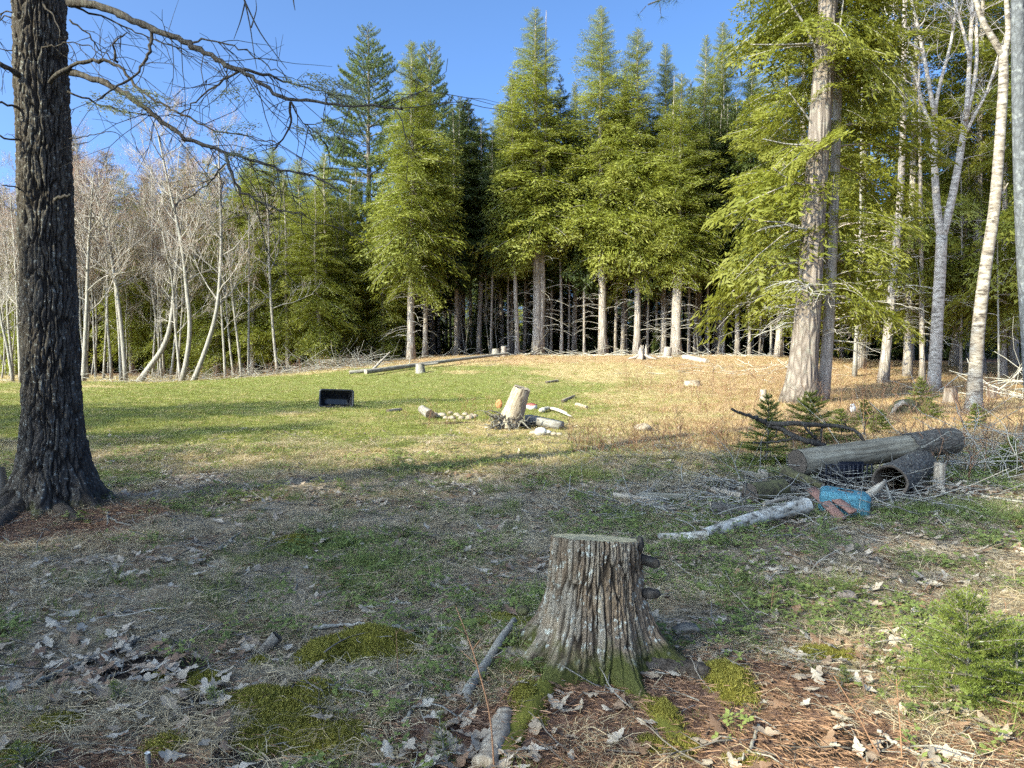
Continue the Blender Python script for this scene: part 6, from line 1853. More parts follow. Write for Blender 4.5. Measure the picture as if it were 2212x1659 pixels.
# ---------------------------------------------------------------- sticks lying in the foreground, each its own
STICKS = [
    ([(0, 1516), (52, 1496), (120, 1464), (192, 1432), (256, 1404), (320, 1376), (360, 1364), (432, 1366), (500, 1352), (560, 1340), (632, 1332)], 0.016, 0.006, 'stick', 'long lichen-spotted branch running diagonally across the left foreground'),
    ([(348, 1392), (392, 1382), (452, 1368), (512, 1352)], 0.009, 0.005, 'stick', 'dark stick lying just below the bend of the long branch'),
    ([(232, 1328), (320, 1320), (380, 1314), (440, 1314)], 0.007, 0.004, 'stick', 'thin dark stick lying level above the long branch'),
    ([(144, 1272), (180, 1286), (224, 1289), (268, 1290)], 0.007, 0.004, 'grey_stick', 'thin bent grey stick in the leaf litter on the far left'),
    ([(204, 1494), (232, 1472), (256, 1456)], 0.009, 0.006, 'stick', 'short dark stick below the long branch'),
    ([(676, 1362), (740, 1354), (796, 1350)], 0.013, 0.006, 'grey_stick', 'peeled yellowish stick at the top of the moss'),
    ([(656, 1472), (704, 1478), (744, 1492), (766, 1498)], 0.007, 0.004, 'stick', 'dark stick across the middle of the moss'),
    ([(804, 1470), (844, 1474), (885, 1476), (960, 1483), (1015, 1492)], 0.009, 0.005, 'stick', 'dark stick reaching from the moss towards the lichen-covered stick'),
    ([(768, 1520), (820, 1540), (866, 1564)], 0.006, 0.003, 'stick', 'thin dark twig slanting down right of the moss'),
    ([(780, 1592), (836, 1608)], 0.009, 0.008, 'grey_stick', 'short pale stick piece right of the moss carpet'),
    ([(376, 1546), (416, 1554)], 0.011, 0.007, 'grey_stick', 'pale wood sliver on the dark bare soil'),
    ([(244, 1628), (288, 1634)], 0.009, 0.006, 'grey_stick', 'pale flat sliver near the bottom left'),
    ([(412, 1512), (420, 1530), (420, 1546)], 0.006, 0.004, 'grey_stick', 'bent pale twig above the wood sliver'),
    ([(870, 1564), (895, 1531), (932, 1513), (972, 1502), (1009, 1491)], 0.010, 0.006, 'grey_stick', 'grey branching stick left of the stump roots'),
    ([(980, 1564), (1002, 1546), (1031, 1531), (1035, 1509)], 0.009, 0.006, 'grey_stick', 'crooked grey stick below the lichen-covered stick'),
    ([(840, 1362), (900, 1366), (980, 1366)], 0.018, 0.016, 'grey_stick', 'thick bark-covered stick lying level left of the stump'),
    ([(833, 1304), (860, 1306), (890, 1308)], 0.010, 0.008, 'grey_stick', 'pale bark strip in the litter behind the thick stick'),
    ([(1668, 1410), (1708, 1423), (1758, 1440), (1791, 1448), (1841, 1453), (1891, 1455)], 0.009, 0.005, 'grey_stick', 'greenish stick pointing at the young firs'),
    ([(1821, 1453), (1840, 1465), (1860, 1478)], 0.005, 0.003, 'grey_stick', 'short side twig below the greenish stick'),
    ([(1638, 1570), (1631, 1600), (1621, 1620), (1605, 1643), (1578, 1660)], 0.008, 0.007, 'grey_stick', 'curved lichen-white stick at the bottom edge right of the stump'),
    ([(1895, 1583), (1925, 1603), (1958, 1623), (1991, 1640), (2034, 1660)], 0.009, 0.006, 'grey_stick', 'grey stick running off the bottom edge below the firs'),
    ([(2035, 1543), (2091, 1563), (2145, 1585)], 0.005, 0.003, 'grey_stick', 'straw-pale thin stick in front of the firs'),
    ([(230, 1107), (233, 1119), (253, 1131), (285, 1137)], 0.010, 0.008, 'grey_stick', 'pale hooked stick beside the foot of the dark trunk'),
    ([(473, 1190), (497, 1171), (530, 1147)], 0.014, 0.008, 'stick', 'dark stick lying alone in the middle of the shaded grass'),
    ([(1560, 1176), (1640, 1160), (1740, 1158)], 0.010, 0.006, 'grey_stick', 'pale stick in front of the birch log'),
    ([(1790, 1148), (1850, 1142), (1950, 1134), (2000, 1130)], 0.013, 0.008, 'grey_stick', 'long pale stick on the grass before the turquoise block'),
    ([(2075, 1062), (2140, 1078), (2212, 1088)], 0.016, 0.010, 'grey_stick', 'grey stick near the right edge below the brush heap'),
    ([(2040, 1035), (2100, 1050), (2212, 1055)], 0.012, 0.008, 'grey_stick', 'bowed grey stick right of the post stub'),
]
for i, (pxs, r0, r1, mat, lab) in enumerate(STICKS):
    P = smooth_path([on_ground(x, y) + np.array([0, 0, r0 * 0.9]) for x, y in pxs], 8 + 3 * len(pxs))
    g_ = np.random.RandomState(700 + i)
    P[1:-1] += g_.randn(len(P) - 2, 3) * 0.004
    P[:, 2] = np.maximum(P[:, 2], hgt(P[:, 0], P[:, 1]) + r1 * 0.8)
    b_ = P[0].copy()
    m = MB()
    m.tube(P - b_, np.linspace(r0, r1, len(P)), 8, 0.2 * (i % 3), True, 0.28, i)
    if len(pxs) > 3:
        for q in range(2):
            s_ = g_.randint(3, len(P) - 2); d = (P[s_ + 1] - P[s_]); d /= np.linalg.norm(d)
            d = d + np.array([g_.randn() * 0.6, g_.randn() * 0.6, 0.25])
            L = g_.uniform(0.08, 0.22)
            m.tube(np.array([P[s_], P[s_] + d * L * 0.5, P[s_] + d * L + np.array([0, 0, -0.04])]) - b_, [r1 * 0.7, r1 * 0.55, r1 * 0.35], 5, 0.2, True)
    o = m.obj('stick', M[mat])
    o.location = tuple(b_)
    tag(o, lab, 'stick')
# lichen-covered stick propped on the root
P = smooth_path([on_ground(1005, 1513) + np.array([0, 0, 0.02]), on_ground(1024, 1484) + np.array([0, 0, 0.03]), on_ground(1060, 1440) + np.array([0, 0, 0.05]), on_ground(1085, 1412) + np.array([0, 0, 0.09]), on_ground(1112, 1388) + np.array([0, 0, 0.12])], 16)
m = MB(); m.tube(P - P[0], np.linspace(0.026, 0.018, 16), 10, 0.3, True, 0.2, 9)
o = m.obj('stick', M['stick']); o.location = tuple(P[0]); tag(o, 'thick lichen-covered stick propped against the left root of the stump', 'stick')
m = MB()
root_tube(m, [on_ground(x, y) + np.array([0, 0, 0.015]) for x, y in ((1092, 1545), (1078, 1585), (1064, 1627), (1048, 1664))], 0.042, 0.05, 5, 0.15)
tag(m.obj('rotten_branch', M['weathered']), 'thick rotten grey branch half sunk in moss at the bottom edge', 'branch')
q = on_ground(576, 1408)
make_log('bark_piece', 'chunk of bark with moss standing at the left end of the moss cushion', 'bark', q + np.array([-0.03, 0, -0.01]), q + np.array([0.05, 0.03, 0.075]), 0.03, 0.036, 'root', 'dark_cut', 61, (1, 1), 0.3, 12)
q = on_ground(1480, 1392)
plank('bark_slab', 'dark slab of bark lying on the back right root of the stump', 'bark', q + np.array([-0.06, 0, 0.07]), q + np.array([0.07, 0.02, 0.085]), 0.07, 0.018, 'stick', 7, 0.1)
q = on_ground(1828, 1298)
make_rock('fieldstone', 'smooth brownish stone in the grass right of the stump', 'stone', q + np.array([0, 0, 0.03]), (0.075, 0.05, 0.04), 97, 'chips', None, 0.15)
for i, (px, py, lab) in enumerate(((365, 1400, 'dark hollow bark curl beside the long branch'), (1130, 1360, 'black charred knot on the left root of the stump'))):
    q = on_ground(px, py)
    make_rock('bark_piece', lab, 'bark', q + np.array([0, 0, 0.03 + 0.08 * i]), (0.035, 0.03, 0.025), 98 + i, 'mossy_wood', None, 0.4)
q = on_ground(322, 1656)
make_log('stake', 'pale cut stake standing at the bottom edge of the photo', 'stake', q + np.array([0, 0, -0.02]), q + np.array([0.0, -0.01, 0.055]), 0.010, 0.010, 'grey_bark', 'white_paint', 66, (0, 1), 0.05, 10)
# bare seedling stems standing in the foreground
STEMS = [([(1068, 1664), (1060, 1539), (1038, 1465), (1024, 1407), (1005, 1363), (985, 1311)], 2.9, 0.0045, 'bare seedling stem standing in front of the mossy roots'), ([(1060, 1545), (1090, 1500), (1120, 1460), (1134, 1447)], 2.9, 0.003, 'reddish side shoot left of the stump'),
         ([(1911, 1664), (1891, 1623), (1868, 1573), (1835, 1513), (1801, 1460)], 2.9, 0.0035, 'red leaning shoot at the lower right'), ([(1948, 1664), (1945, 1580), (1940, 1513), (1936, 1466)], 2.9, 0.003, 'red upright shoot at the lower right'),
         ([(1871, 1513), (1861, 1456), (1856, 1426), (1865, 1396), (1870, 1353)], 3.4, 0.0045, 'forked bare seedling left of the bushy fir'), ([(2142, 1335), (2143, 1300), (2143, 1282)], 4.5, 0.003, 'red budded shoot behind the bushy fir'), ([(2175, 1380), (2174, 1340), (2172, 1300)], 4.2, 0.0025, 'thin shoot at the right edge behind the firs'),
         ([(860, 1470), (858, 1410), (855, 1360)], 3.6, 0.0025, 'thin dark seedling on the moss ridge'), ([(1665, 1330), (1668, 1290), (1672, 1262)], 4.5, 0.0025, 'thin dark seedling right of the stump'), ([(2005, 1300), (2030, 1250), (2060, 1222)], 5.0, 0.002, 'fine curved seedling above the firs')]
for i, (pxs, d, r, lab) in enumerate(STEMS):
    b_ = on_ground(pxs[0][0], min(pxs[0][1], 1655)) if i not in (0, 2, 3) else at_depth(pxs[0][0], pxs[0][1], d) * np.array([1, 1, 0]) + np.array([0, 0, float(hgt(at_depth(pxs[0][0], pxs[0][1], d)[0], d))])
    d = b_[1]
    P = smooth_path([b_] + [at_depth(x, y, d + 0.03 * k) for k, (x, y) in enumerate(pxs) if k], 12)
    m = MB(); m.tube(P - b_, np.linspace(r, r * 0.45, 12), 5, 0, True)
    g_ = np.random.RandomState(i)
    for q in range(4):
        s_ = g_.randint(4, 11); dd = np.array([g_.randn() * 0.5, g_.randn() * 0.5, 0.7])
        m.tube(np.array([P[s_], P[s_] + dd * 0.03, P[s_] + dd * 0.06]) - b_, [r * 0.5, r * 0.4, r * 0.25], 4, 0, True)
    o = m.obj('seedling_stem', M['stalk']); o.location = tuple(b_); tag(o, lab, 'seedling')
# ---------------------------------------------------------------- scattered ground cover
PROTO = {}
def protos(name, meshes):
    c = bpy.data.collections.new(name + '_kinds')
    for i, me in enumerate(meshes):
        o = bpy.data.objects.new('%s_kind_%02d' % (name, i), me)
        c.objects.link(o)
    return c

def scatter(name, label, cat, coll, P, rot, scl, idx, parent=None):
    me = bpy.data.meshes.new(name)
    P = np.asarray(P, np.float32)
    me.vertices.add(len(P)); me.vertices.foreach_set('co', P.ravel())
    a = me.attributes.new('rot', 'FLOAT_VECTOR', 'POINT'); a.data.foreach_set('vector', np.asarray(rot, np.float32).ravel())
    a = me.attributes.new('scl', 'FLOAT', 'POINT'); a.data.foreach_set('value', np.asarray(scl, np.float32))
    a = me.attributes.new('idx', 'INT', 'POINT'); a.data.foreach_set('value', np.asarray(idx, np.int32))
    o = link(name, me, parent)
    ng = bpy.data.node_groups.new(name + '_scatter', 'GeometryNodeTree')
    ng.interface.new_socket('Geometry', in_out='INPUT', socket_type='NodeSocketGeometry')
    ng.interface.new_socket('Geometry', in_out='OUTPUT', socket_type='NodeSocketGeometry')
    N = ng.nodes.new
    gi, go = N('NodeGroupInput'), N('NodeGroupOutput')
    ci = N('GeometryNodeCollectionInfo')
    ci.inputs['Collection'].default_value = coll
    ci.inputs['Separate Children'].default_value = True
    ci.inputs['Reset Children'].default_value = True
    ip = N('GeometryNodeInstanceOnPoints')
    ip.inputs['Pick Instance'].default_value = True
    def na(nm, ty):
        q = N('GeometryNodeInputNamedAttribute'); q.data_type = ty; q.inputs['Name'].default_value = nm
        return next(s for s in q.outputs if s.enabled and s.name == 'Attribute')
    er = N('FunctionNodeEulerToRotation')
    L = ng.links.new
    L(gi.outputs[0], ip.inputs['Points'])
    L(ci.outputs[0], ip.inputs['Instance'])
    L(na('idx', 'INT'), ip.inputs['Instance Index'])
    L(na('rot', 'FLOAT_VECTOR'), er.inputs[0])
    L(er.outputs[0], ip.inputs['Rotation'])
    L(na('scl', 'FLOAT'), ip.inputs['Scale'])
    L(ip.outputs[0], go.inputs[0])
    md = o.modifiers.new('scatter', 'NODES')
    md.node_group = ng
    kind(tag(o, label, cat), 'stuff')
    return o

def tuft(seed, n, h, w, spread, lean, mat, seg=3, droop=0.6, tint=0.0):
    g_ = np.random.RandomState(seed)
    m = MB()
    for k in range(n):
        a = g_.uniform(0, 6.283); r = spread * math.sqrt(g_.rand())
        b_ = np.array([math.cos(a) * r, math.sin(a) * r, -0.01])
        a2 = a + g_.randn() * 0.9
        H = h * g_.uniform(0.45, 1.15)
        ln = lean * g_.uniform(0.3, 1.3)
        d = np.array([math.cos(a2), math.sin(a2), 0]); s_ = np.array([-math.sin(a2), math.cos(a2), 0]) * w * g_.uniform(0.6, 1.2) * 0.5
        tw = g_.randn() * 0.8
        s_ = rot_z(s_, tw)
        pts = []
        for q in range(seg + 1):
            t = q / seg
            c = b_ + d * H * ln * t + d * H * droop * ln * t * t + np.array([0, 0, H * t * (1 - 0.45 * droop * ln * t)])
            c[2] = max(c[2], 0.002)
            pts.append((c - s_ * (1 - t), c + s_ * (1 - t)))
        v = [p for pr in pts[:-1] for p in pr] + [pts[-1][0]]
        qd = [[2 * q, 2 * q + 1, 2 * q + 3, 2 * q + 2] for q in range(seg - 1)]
        m.add(np.array(v), [[2 * seg - 2, 2 * seg - 1, 2 * seg]], qd, tint * g_.rand())
    return m.mesh('tuft', M[mat], False)

def matted(seed, n, L, w, R, mat, h=0.02):
    """dead blades lying criss-cross close to the soil"""
    g_ = np.random.RandomState(seed)
    m = MB()
    for k in range(n):
        c = np.array([g_.randn() * R, g_.randn() * R, 0.004 + h * g_.rand()])
        a = g_.uniform(0, 6.283); l = L * g_.uniform(0.4, 1.2)
        d = np.array([math.cos(a), math.sin(a), g_.uniform(-0.05, 0.25)])
        s_ = np.array([-math.sin(a), math.cos(a), g_.uniform(-0.6, 0.6)]) * w * 0.5 * g_.uniform(0.5, 1.2)
        bend = np.array([-math.sin(a), math.cos(a), 0]) * l * g_.randn() * 0.22
        p0, p1, p2 = c, c + d * l * 0.5 + bend + np.array([0, 0, 0.25 * h]), c + d * l + np.array([0, 0, -0.15 * l * g_.rand()])
        p2[2] = max(p2[2], 0.001)
        m.add(np.array([p0 - s_ * 0.6, p0 + s_ * 0.6, p1 + s_, p1 - s_, p2]), [[3, 2, 4]], [[0, 1, 2, 3]], g_.rand() * 0.5)
    return m.mesh('matted', M[mat], False)

def oak_leaf(seed):
    g_ = np.random.RandomState(seed)
    L = 0.135
    lobes = 4
    xs = np.linspace(0, 1, 4 * lobes + 1)
    half = []
    for i, x in enumerate(xs):
        env = 0.25 * math.sin(math.pi * min(1, x * 1.05)) ** 0.8 * (0.7 + 0.5 * x)
        w = env * (1.0 if i % 4 == 2 else (0.45 if i % 4 == 0 else 0.8)) * g_.uniform(0.8, 1.15)
        half.append((x + (0.05 if i % 4 in (2, 3) else 0), w))
    v, t = [], []
    curl = g_.uniform(0.4, 1.4); roll = g_.uniform(-1.2, 1.2)
    for x, w in half:
        for sgn in (-1, 0, 1):
            y = sgn * w
            z = roll * y * y * 1.6 + 0.35 * roll * y * (x - 0.4) + 0.16 * curl * (x - 0.5) ** 2 * 2 + 0.03 * math.sin(9 * x + 4 * y + seed)
            v.append([(x - 0.5) * L, y * L, z * L + 0.004])
    q = []
    for i in range(len(half) - 1):
        for k in (0, 1):
            q.append([i * 3 + k, i * 3 + k + 1, i * 3 + k + 4, i * 3 + k + 3])
    m = MB()
    m.add(np.array(v), None, q)
    m.tube(np.array([[-0.5 * L, 0, 0.006], [-0.68 * L, 0.01 * L, 0.012]]), [0.0012, 0.0010], 3)
    return m.mesh('dry_leaf', M['dry_leaf'])

def weed(seed):
    g_ = np.random.RandomState(seed)
    m = MB()
    for k in range(9):
        a = g_.uniform(0, 6.283); r = 0.05 * g_.rand(); h = 0.015 + 0.05 * g_.rand()
        b_ = np.array([math.cos(a) * r, math.sin(a) * r, 0.0])
        c = b_ + np.array([math.cos(a) * 0.02, math.sin(a) * 0.02, h])
        for q in range(3):
            a2 = a + q * 2.1 + g_.randn() * 0.3; s = 0.012 * g_.uniform(0.7, 1.4)
            d = np.array([math.cos(a2), math.sin(a2), 0.25 * g_.randn()]); n_ = np.array([-math.sin(a2), math.cos(a2), 0.2 * g_.randn()])
            m.add(np.array([c, c + d * s * 0.7 + n_ * s * 0.55, c + d * s * 1.6, c + d * s * 0.7 - n_ * s * 0.55]), None, [[0, 1, 2, 3]])
        m.add(np.array([b_, b_ + np.array([0.0015, 0, 0]), c]), [[0, 1, 2]])
    return m.mesh('weed', M['weed'], False)

def needle_patch(seed, n=34, R=0.09, L=0.065):
    g_ = np.random.RandomState(seed)
    m = MB()
    for k in range(n):
        c = np.array([g_.randn() * R, g_.randn() * R, 0.002 + 0.010 * g_.rand()])
        a = g_.uniform(0, 6.283); l = L * g_.uniform(0.5, 1.1)
        d = np.array([math.cos(a), math.sin(a), g_.uniform(-0.05, 0.12)]); s_ = np.array([-math.sin(a), math.cos(a), 0.3]) * 0.0005
        m.add(np.array([c - s_, c + s_, c + d * l * 0.5 + s_ + np.array([0, 0, 0.004]), c + d * l]), None, [[0, 1, 2, 3]], g_.rand() * 0.4)
    return m.mesh('needle_patch', M['needle'], False)

def moss_tuft(seed):
    g_ = np.random.RandomState(seed)
    m = MB()
    for k in range(60):
        a = g_.uniform(0, 6.283); r = 0.028 * math.sqrt(g_.rand())
        b_ = np.array([math.cos(a) * r, math.sin(a) * r, -0.002])
        h = 0.013 * g_.uniform(0.5, 1.3)
        d = np.array([g_.randn() * 0.5, g_.randn() * 0.5, 1]); d /= np.linalg.norm(d)
        s_ = np.array([math.cos(a * 3), math.sin(a * 3), 0]) * 0.0014
        m.add(np.array([b_ - s_, b_ + s_, b_ + d * h]), [[0, 1, 2]], None, g_.rand() * 0.35)
    return m.mesh('moss_tuft', M['moss'], False)

def twig_mesh(seed):
    g_ = np.random.RandomState(seed)
    m = MB()
    L = 0.2
    pts = [np.array([-L / 2, 0, 0.006])]
    d = np.array([1.0, 0, 0])
    for k in range(5):
        d = d + g_.randn(3) * np.array([0.1, 0.25, 0.10]); d /= np.linalg.norm(d)
        p = pts[-1] + d * L / 5; p[2] = max(p[2], 0.004); pts.append(p)
    m.tube(np.array(pts), np.linspace(0.0030, 0.0014, 6), 4, 0, True)
    for k in (2, 3):
        d2 = np.array([0.6, g_.choice((-1, 1)) * 0.8, 0.15])
        m.tube(np.array([pts[k], pts[k] + d2 * 0.04, pts[k] + d2 * 0.07]), [0.0018, 0.0014, 0.0009], 3)
    return m.mesh('twig', M['twig'])

def stalk_mesh(seed, H=0.4, nb=7):
    g_ = np.random.RandomState(seed)
    m = MB()
    pts = np.array([[0.02 * g_.randn() * z * 3, 0.02 * g_.randn() * z * 3, z * H] for z in np.linspace(0, 1, 6)])
    m.tube(pts, np.linspace(0.0034, 0.0016, 6), 4)
    for k in range(nb):
        z = g_.uniform(0.25, 1)
        p = np.array([np.interp(z, np.linspace(0, 1, 6), pts[:, c]) for c in range(3)])
        a = g_.uniform(0, 6.28); l = 0.11 * g_.uniform(0.4, 1.2)
        d = np.array([math.cos(a) * 0.7, math.sin(a) * 0.7, 0.8])
        m.tube(np.array([p, p + d * l * 0.5, p + d * l + np.array([0, 0, 0.1 * l])]), [0.0018, 0.0013, 0.0008], 3)
    return m.mesh('stalk', M['stalk'], False)

K_GRASS = protos('grass', [tuft(s, 20, 0.11, 0.0042, 0.045, 0.55, 'grass') for s in range(4)])
K_STRAW = protos('straw', [matted(s, 30, 0.14, 0.0032, 0.07, 'straw') for s in range(4)] + [tuft(40 + s, 24, 0.15, 0.003, 0.05, 0.9, 'straw', 3, 0.9) for s in range(3)])
K_LEAF_M = [oak_leaf(s) for s in range(7)]
K_LEAF = protos('leaf', K_LEAF_M)
K_WEED = protos('weed', [weed(s) for s in range(4)])
K_NEEDLE = protos('needle', [needle_patch(s) for s in range(3)])
K_MOSS = protos('moss', [moss_tuft(s) for s in range(3)])
K_TWIG = protos('twig', [twig_mesh(s) for s in range(6)])
K_FGRASS = protos('field_grass', [tuft(60 + s, 22, 0.075, 0.011, 0.13, 0.6, 'field_grass', 2) for s in range(4)])
K_FSTRAW = protos('field_straw', [tuft(70 + s, 22, 0.08, 0.011, 0.14, 1.0, 'field_straw', 2, 0.8) for s in range(4)])
K_FERN = protos('fern', [tuft(80 + s, 22, 0.13, 0.009, 0.14, 0.8, 'fern', 2, 0.6) for s in range(4)])
K_STALK = protos('stalk', [stalk_mesh(s, 0.4, 8) for s in range(5)])

RS = np.random.RandomState(2024)
def sample(n, y0, y1, power=1.0, margin=0.8):
    """points spread over the wedge of ground in view"""
    u = RS.rand(n)
    y = (y0 ** (power + 1) + u * (y1 ** (power + 1) - y0 ** (power + 1))) ** (1 / (power + 1))
    x = (RS.rand(n) * 2 - 1) * (0.70 * y + margin)
    return x, y
def blocked(x, y):
    b = np.hypot(x - SX, y - SY) < 0.30
    b |= np.hypot(x - TX, y - TY) < 0.42
    return b
def lay(x, y, lift=0.0, tilt=0.12, scale=(0.7, 1.3), kinds=1, k0=0):
    n = len(x)
    z = hgt(x, y) + lift
    rot = np.stack([RS.randn(n) * tilt, RS.randn(n) * tilt, RS.rand(n) * 6.283], -1)
    return np.stack([x, y, z], -1), rot, RS.uniform(scale[0], scale[1], n), k0 + RS.randint(0, kinds, n)

# dead matted grass and green grass, near
x, y = sample(30000, 1.7, 13.5, 0.62)
Z = zones(x, y); mo = np.zeros(len(x)); nm = y < 9; mo[nm] = moss_field(x[nm], y[nm])[0]
p = RS.rand(len(x))
keep = (p < 0.8 * sstep(0.36, 0.60, fbm(x * 1.6 + 3, y * 1.6, seed=63, oct=3)) * (1 - 0.75 * Z['needle']) * (1 - 0.8 * Z['dirt']) * (1 - 0.985 * mo)) & ~blocked(x, y)
xs_, ys_ = x[keep], y[keep]
P, R_, S_, I_ = lay(xs_, ys_, 0.0, 0.12, (0.6, 1.25), 4)
up = RS.rand(len(xs_)) < 0.10
I_[up] = 4 + RS.randint(0, 3, up.sum())
scatter('dead_grass', 'pale matted dead grass over the shaded foreground', 'dead grass', K_STRAW, P, R_, S_, I_)
x, y = sample(30000, 1.7, 13.5, 0.7)
Z = zones(x, y); mo = np.zeros(len(x)); nm = y < 9; mo[nm] = moss_field(x[nm], y[nm])[0]
clump = fbm(x * 2.4, y * 2.4, seed=77, oct=2)
keep = (RS.rand(len(x)) < (0.05 + 0.95 * Z['green']) * sstep(0.40, 0.62, clump + 0.10 * Z['green']) * (1 - mo)) & ~blocked(x, y)
P, R_, S_, I_ = lay(x[keep], y[keep], 0.0, 0.15, (0.45, 1.25), 4)
scatter('grass', 'green spring grass tufts in the shaded foreground', 'grass', K_GRASS, P, R_, S_, I_)
# distinct lush tufts
tx, ty = [], []
for px, py, n in ((1270, 1032, 60), (1240, 1012, 40), (660, 1080, 14), (690, 1025, 14), (870, 1028, 12), (1070, 1110, 18), (2195, 1130, 40), (2100, 1105, 60), (1980, 1110, 40), (800, 1215, 22), (820, 1230, 12), (1800, 1275, 22), (1530, 1260, 16), (1535, 1290, 10), (960, 1010, 16), (560, 1030, 10), (1000, 1050, 10), (1150, 1280, 12), (1160, 1320, 20), (200, 1260, 14), (900, 1230, 8)):
    c = on_ground(px, py)
    s = 0.05 + 0.012 * c[1]
    tx += list(c[0] + RS.randn(n) * s * 1.3); ty += list(c[1] + RS.randn(n) * s)
P, R_, S_, I_ = lay(np.array(tx), np.array(ty), 0.0, 0.12, (0.9, 1.6), 4)
scatter('grass_tufts', 'lush green grass tufts standing out of the litter', 'grass', K_GRASS, P, R_, S_, I_)
# small leafy weeds
x, y = sample(11000, 1.9, 12, 0.6)
Z = zones(x, y); mo = np.zeros(len(x)); nm = y < 9; mo[nm] = moss_field(x[nm], y[nm])[0]
keep = (RS.rand(len(x)) < sstep(0.46, 0.66, fbm(x * 1.3 + 9, y * 1.3, seed=55, oct=3) + 0.12 * Z['green'] + 0.05 * sstep(0, 3, x)) * (1 - mo) * (1 - Z['needle'] * 0.9) * (1 - Z['dirt'])) & ~blocked(x, y)
P, R_, S_, I_ = lay(x[keep], y[keep], 0.0, 0.15, (0.6, 1.5), 4)
scatter('weeds', 'small round-leaved green weeds among the litter', 'weeds', K_WEED, P, R_, S_, I_)
# dry leaves: the nearest are separate pieces of the ground, the rest one layer
x, y = sample(21000, 1.8, 15, 0.5)
Z = zones(x, y); mo = np.zeros(len(x)); nm = y < 9; mo[nm] = moss_field(x[nm], y[nm])[0]
keep = (RS.rand(len(x)) < (0.12 + 0.88 * Z['leaf']) * (1 - 0.85 * mo) * (1 - 0.72 * Z['needle']) * (1 - 0.88 * sstep(8, 10.5, y))) & ~blocked(x, y)
x, y = x[keep], y[keep]
# drifts: at the bottom by the seedling, under the fir, along the long branch
for px, py, n, s in ((960, 1630, 26, 0.10), (1120, 1640, 10, 0.07), (1930, 1440, 26, 0.09), (2100, 1560, 14, 0.1), (270, 1430, 18, 0.22), (90, 1420, 18, 0.3), (1620, 1440, 14, 0.14), (1560, 1120, 40, 0.22), (1480, 1130, 20, 0.2), (950, 1580, 10, 0.1)):
    c = on_ground(px, py)
    x = np.concatenate([x, c[0] + RS.randn(n) * s]); y = np.concatenate([y, c[1] + RS.randn(n) * s])
o_ = np.argsort(y)
x, y = x[o_], y[o_]
vis = (np.abs(x) < 0.665 * y) & (y > 2.75)
near = np.where(vis)[0][:300]
rest = np.ones(len(x), bool); rest[near] = False
P, R_, S_, I_ = lay(x, y, 0.022, 0.24, (0.45, 1.05), 7)
scatter('fallen_leaves', 'bleached fallen oak leaves strewn over the ground', 'leaves', K_LEAF, P[rest], R_[rest], S_[rest], I_[rest])
for i in near:
    o = link('dry_leaf', K_LEAF_M[int(I_[i])], ground)
    o.location = P[i]; o.rotation_euler = R_[i]; o.scale = (S_[i],) * 3
# pine needles
x, y = sample(9000, 1.8, 8.5, 0.4)
Z = zones(x, y)
mo = np.zeros(len(x)); nm = y < 9; mo[nm] = moss_field(x[nm], y[nm])[0]
keep = (RS.rand(len(x)) < (0.10 + 0.9 * Z['needle']) * (1 - 0.9 * mo)) & ~blocked(x, y)
P, R_, S_, I_ = lay(x[keep], y[keep], 0.0, 0.1, (0.7, 1.2), 3)
scatter('pine_needles', 'reddish brown pine needles carpeting the bare ground', 'needles', K_NEEDLE, P, R_, S_, I_)
# moss pile
x, y = sample(150000, 2.2, 7.0, 0.2)
mo = moss_field(x, y)[0]
keep = (RS.rand(len(x)) < mo * 0.95) & ~blocked(x, y)
P, R_, S_, I_ = lay(x[keep], y[keep], 0.0, 0.25, (0.7, 1.4), 3)
scatter('moss', 'yellow-green moss cushions in the foreground', 'moss', K_MOSS, P, R_, S_, I_)
# small twigs
x, y = sample(5200, 1.9, 14, 0.5)
keep = (RS.rand(len(x)) < 0.75) & ~blocked(x, y)
P, R_, S_, I_ = lay(x[keep], y[keep], 0.004, 0.12, (0.5, 1.7), 6)
scatter('twigs', 'small dead twigs scattered over the foreground', 'twigs', K_TWIG, P, R_, S_, I_)
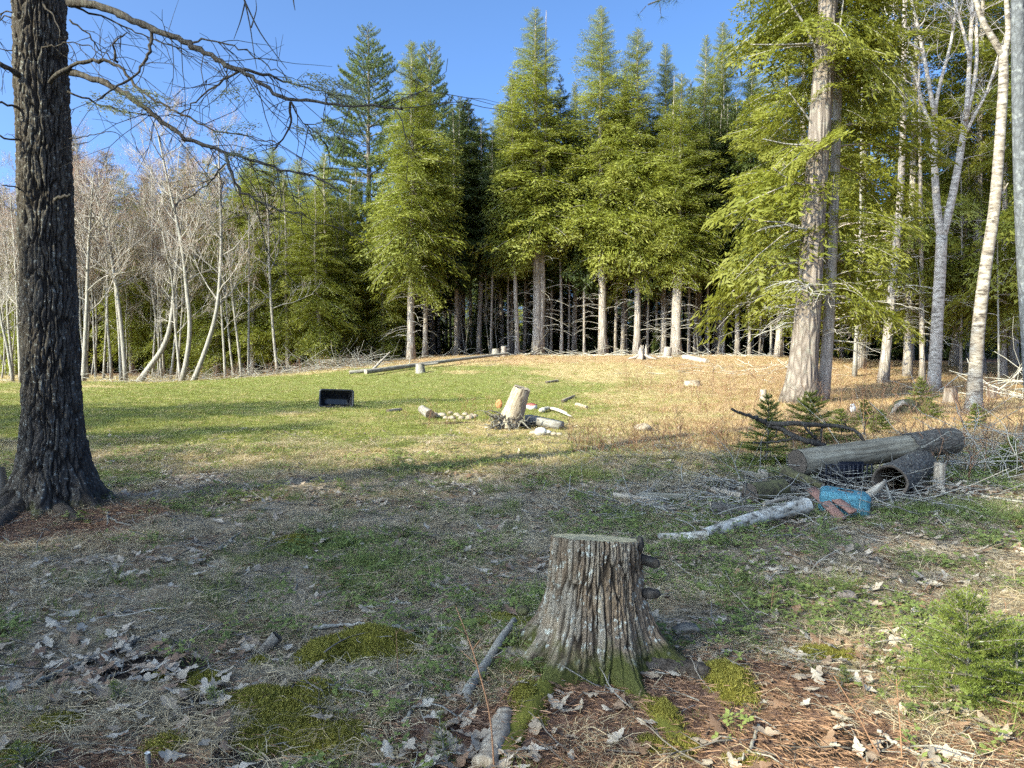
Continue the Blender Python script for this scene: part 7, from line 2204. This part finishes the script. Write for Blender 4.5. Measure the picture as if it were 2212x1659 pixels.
# open field
x, y = sample(70000, 9.5, 44, 0.35)
Z = zones(x, y)
keep = RS.rand(len(x)) < (0.10 + 0.9 * Z['green']) * (1 - 0.9 * sstep(38, 43, y))
P, R_, S_, I_ = lay(x[keep], y[keep], 0.0, 0.12, (0.45, 1.0), 4)
scatter('field_grass', 'fresh green grass of the sunny clearing', 'grass', K_FGRASS, P, R_, S_, I_)
x, y = sample(66000, 9.5, 46, 0.3)
Z = zones(x, y)
keep = RS.rand(len(x)) < np.clip(0.25 + 0.8 * (1 - Z['green']), 0, 1) * (1 - 0.65 * Z['tan']) * (1 - 0.7 * sstep(39, 44, y))
P, R_, S_, I_ = lay(x[keep], y[keep], 0.0, 0.15, (0.45, 1.1), 4)
scatter('field_straw', 'straw-coloured dead grass of the clearing', 'dead grass', K_FSTRAW, P, R_, S_, I_)
x, y = sample(46000, 10, 44, 0.2)
Z = zones(x, y)
keep = RS.rand(len(x)) < 0.95 * Z['tan'] * (1 - 0.75 * sstep(36, 43, y))
P, R_, S_, I_ = lay(x[keep], y[keep], 0.0, 0.15, (0.45, 1.25), 4)
scatter('dead_ferns', 'orange-brown dead ferns and grass on the right of the clearing', 'dead ferns', K_FERN, P, R_, S_, I_)
# dry stalks
xa = np.concatenate([RS.uniform(0.9, 4.6, 330), RS.uniform(4, 15, 420), RS.uniform(-2.2, -0.2, 22), RS.uniform(-18, -7, 160), RS.uniform(4.5, 8, 60)])
ya = np.concatenate([10.6 + 2.6 * RS.rand(330) ** 1.4, RS.uniform(14, 32, 420), RS.uniform(14.6, 16.5, 22), RS.uniform(33.5, 37, 160), RS.uniform(8.8, 12, 60)])
sc = np.concatenate([RS.uniform(0.5, 1.35, 330), RS.uniform(0.7, 2.0, 420), RS.uniform(0.8, 1.6, 22), RS.uniform(0.8, 1.8, 160), RS.uniform(1, 2.4, 60)])
P, R_, S_, I_ = lay(xa, ya, -0.01, 0.12, (1, 1), 5)
scatter('dry_stalks', 'thin reddish dry weed stalks rising out of the grass', 'stalks', K_STALK, P, R_, sc, I_)

tc=sum((len(p.vertices)-2) for m in [] for p in m.polygons)
print('TRIS', sum(len(m.loops)-2*len(m.polygons) for m in bpy.data.meshes))
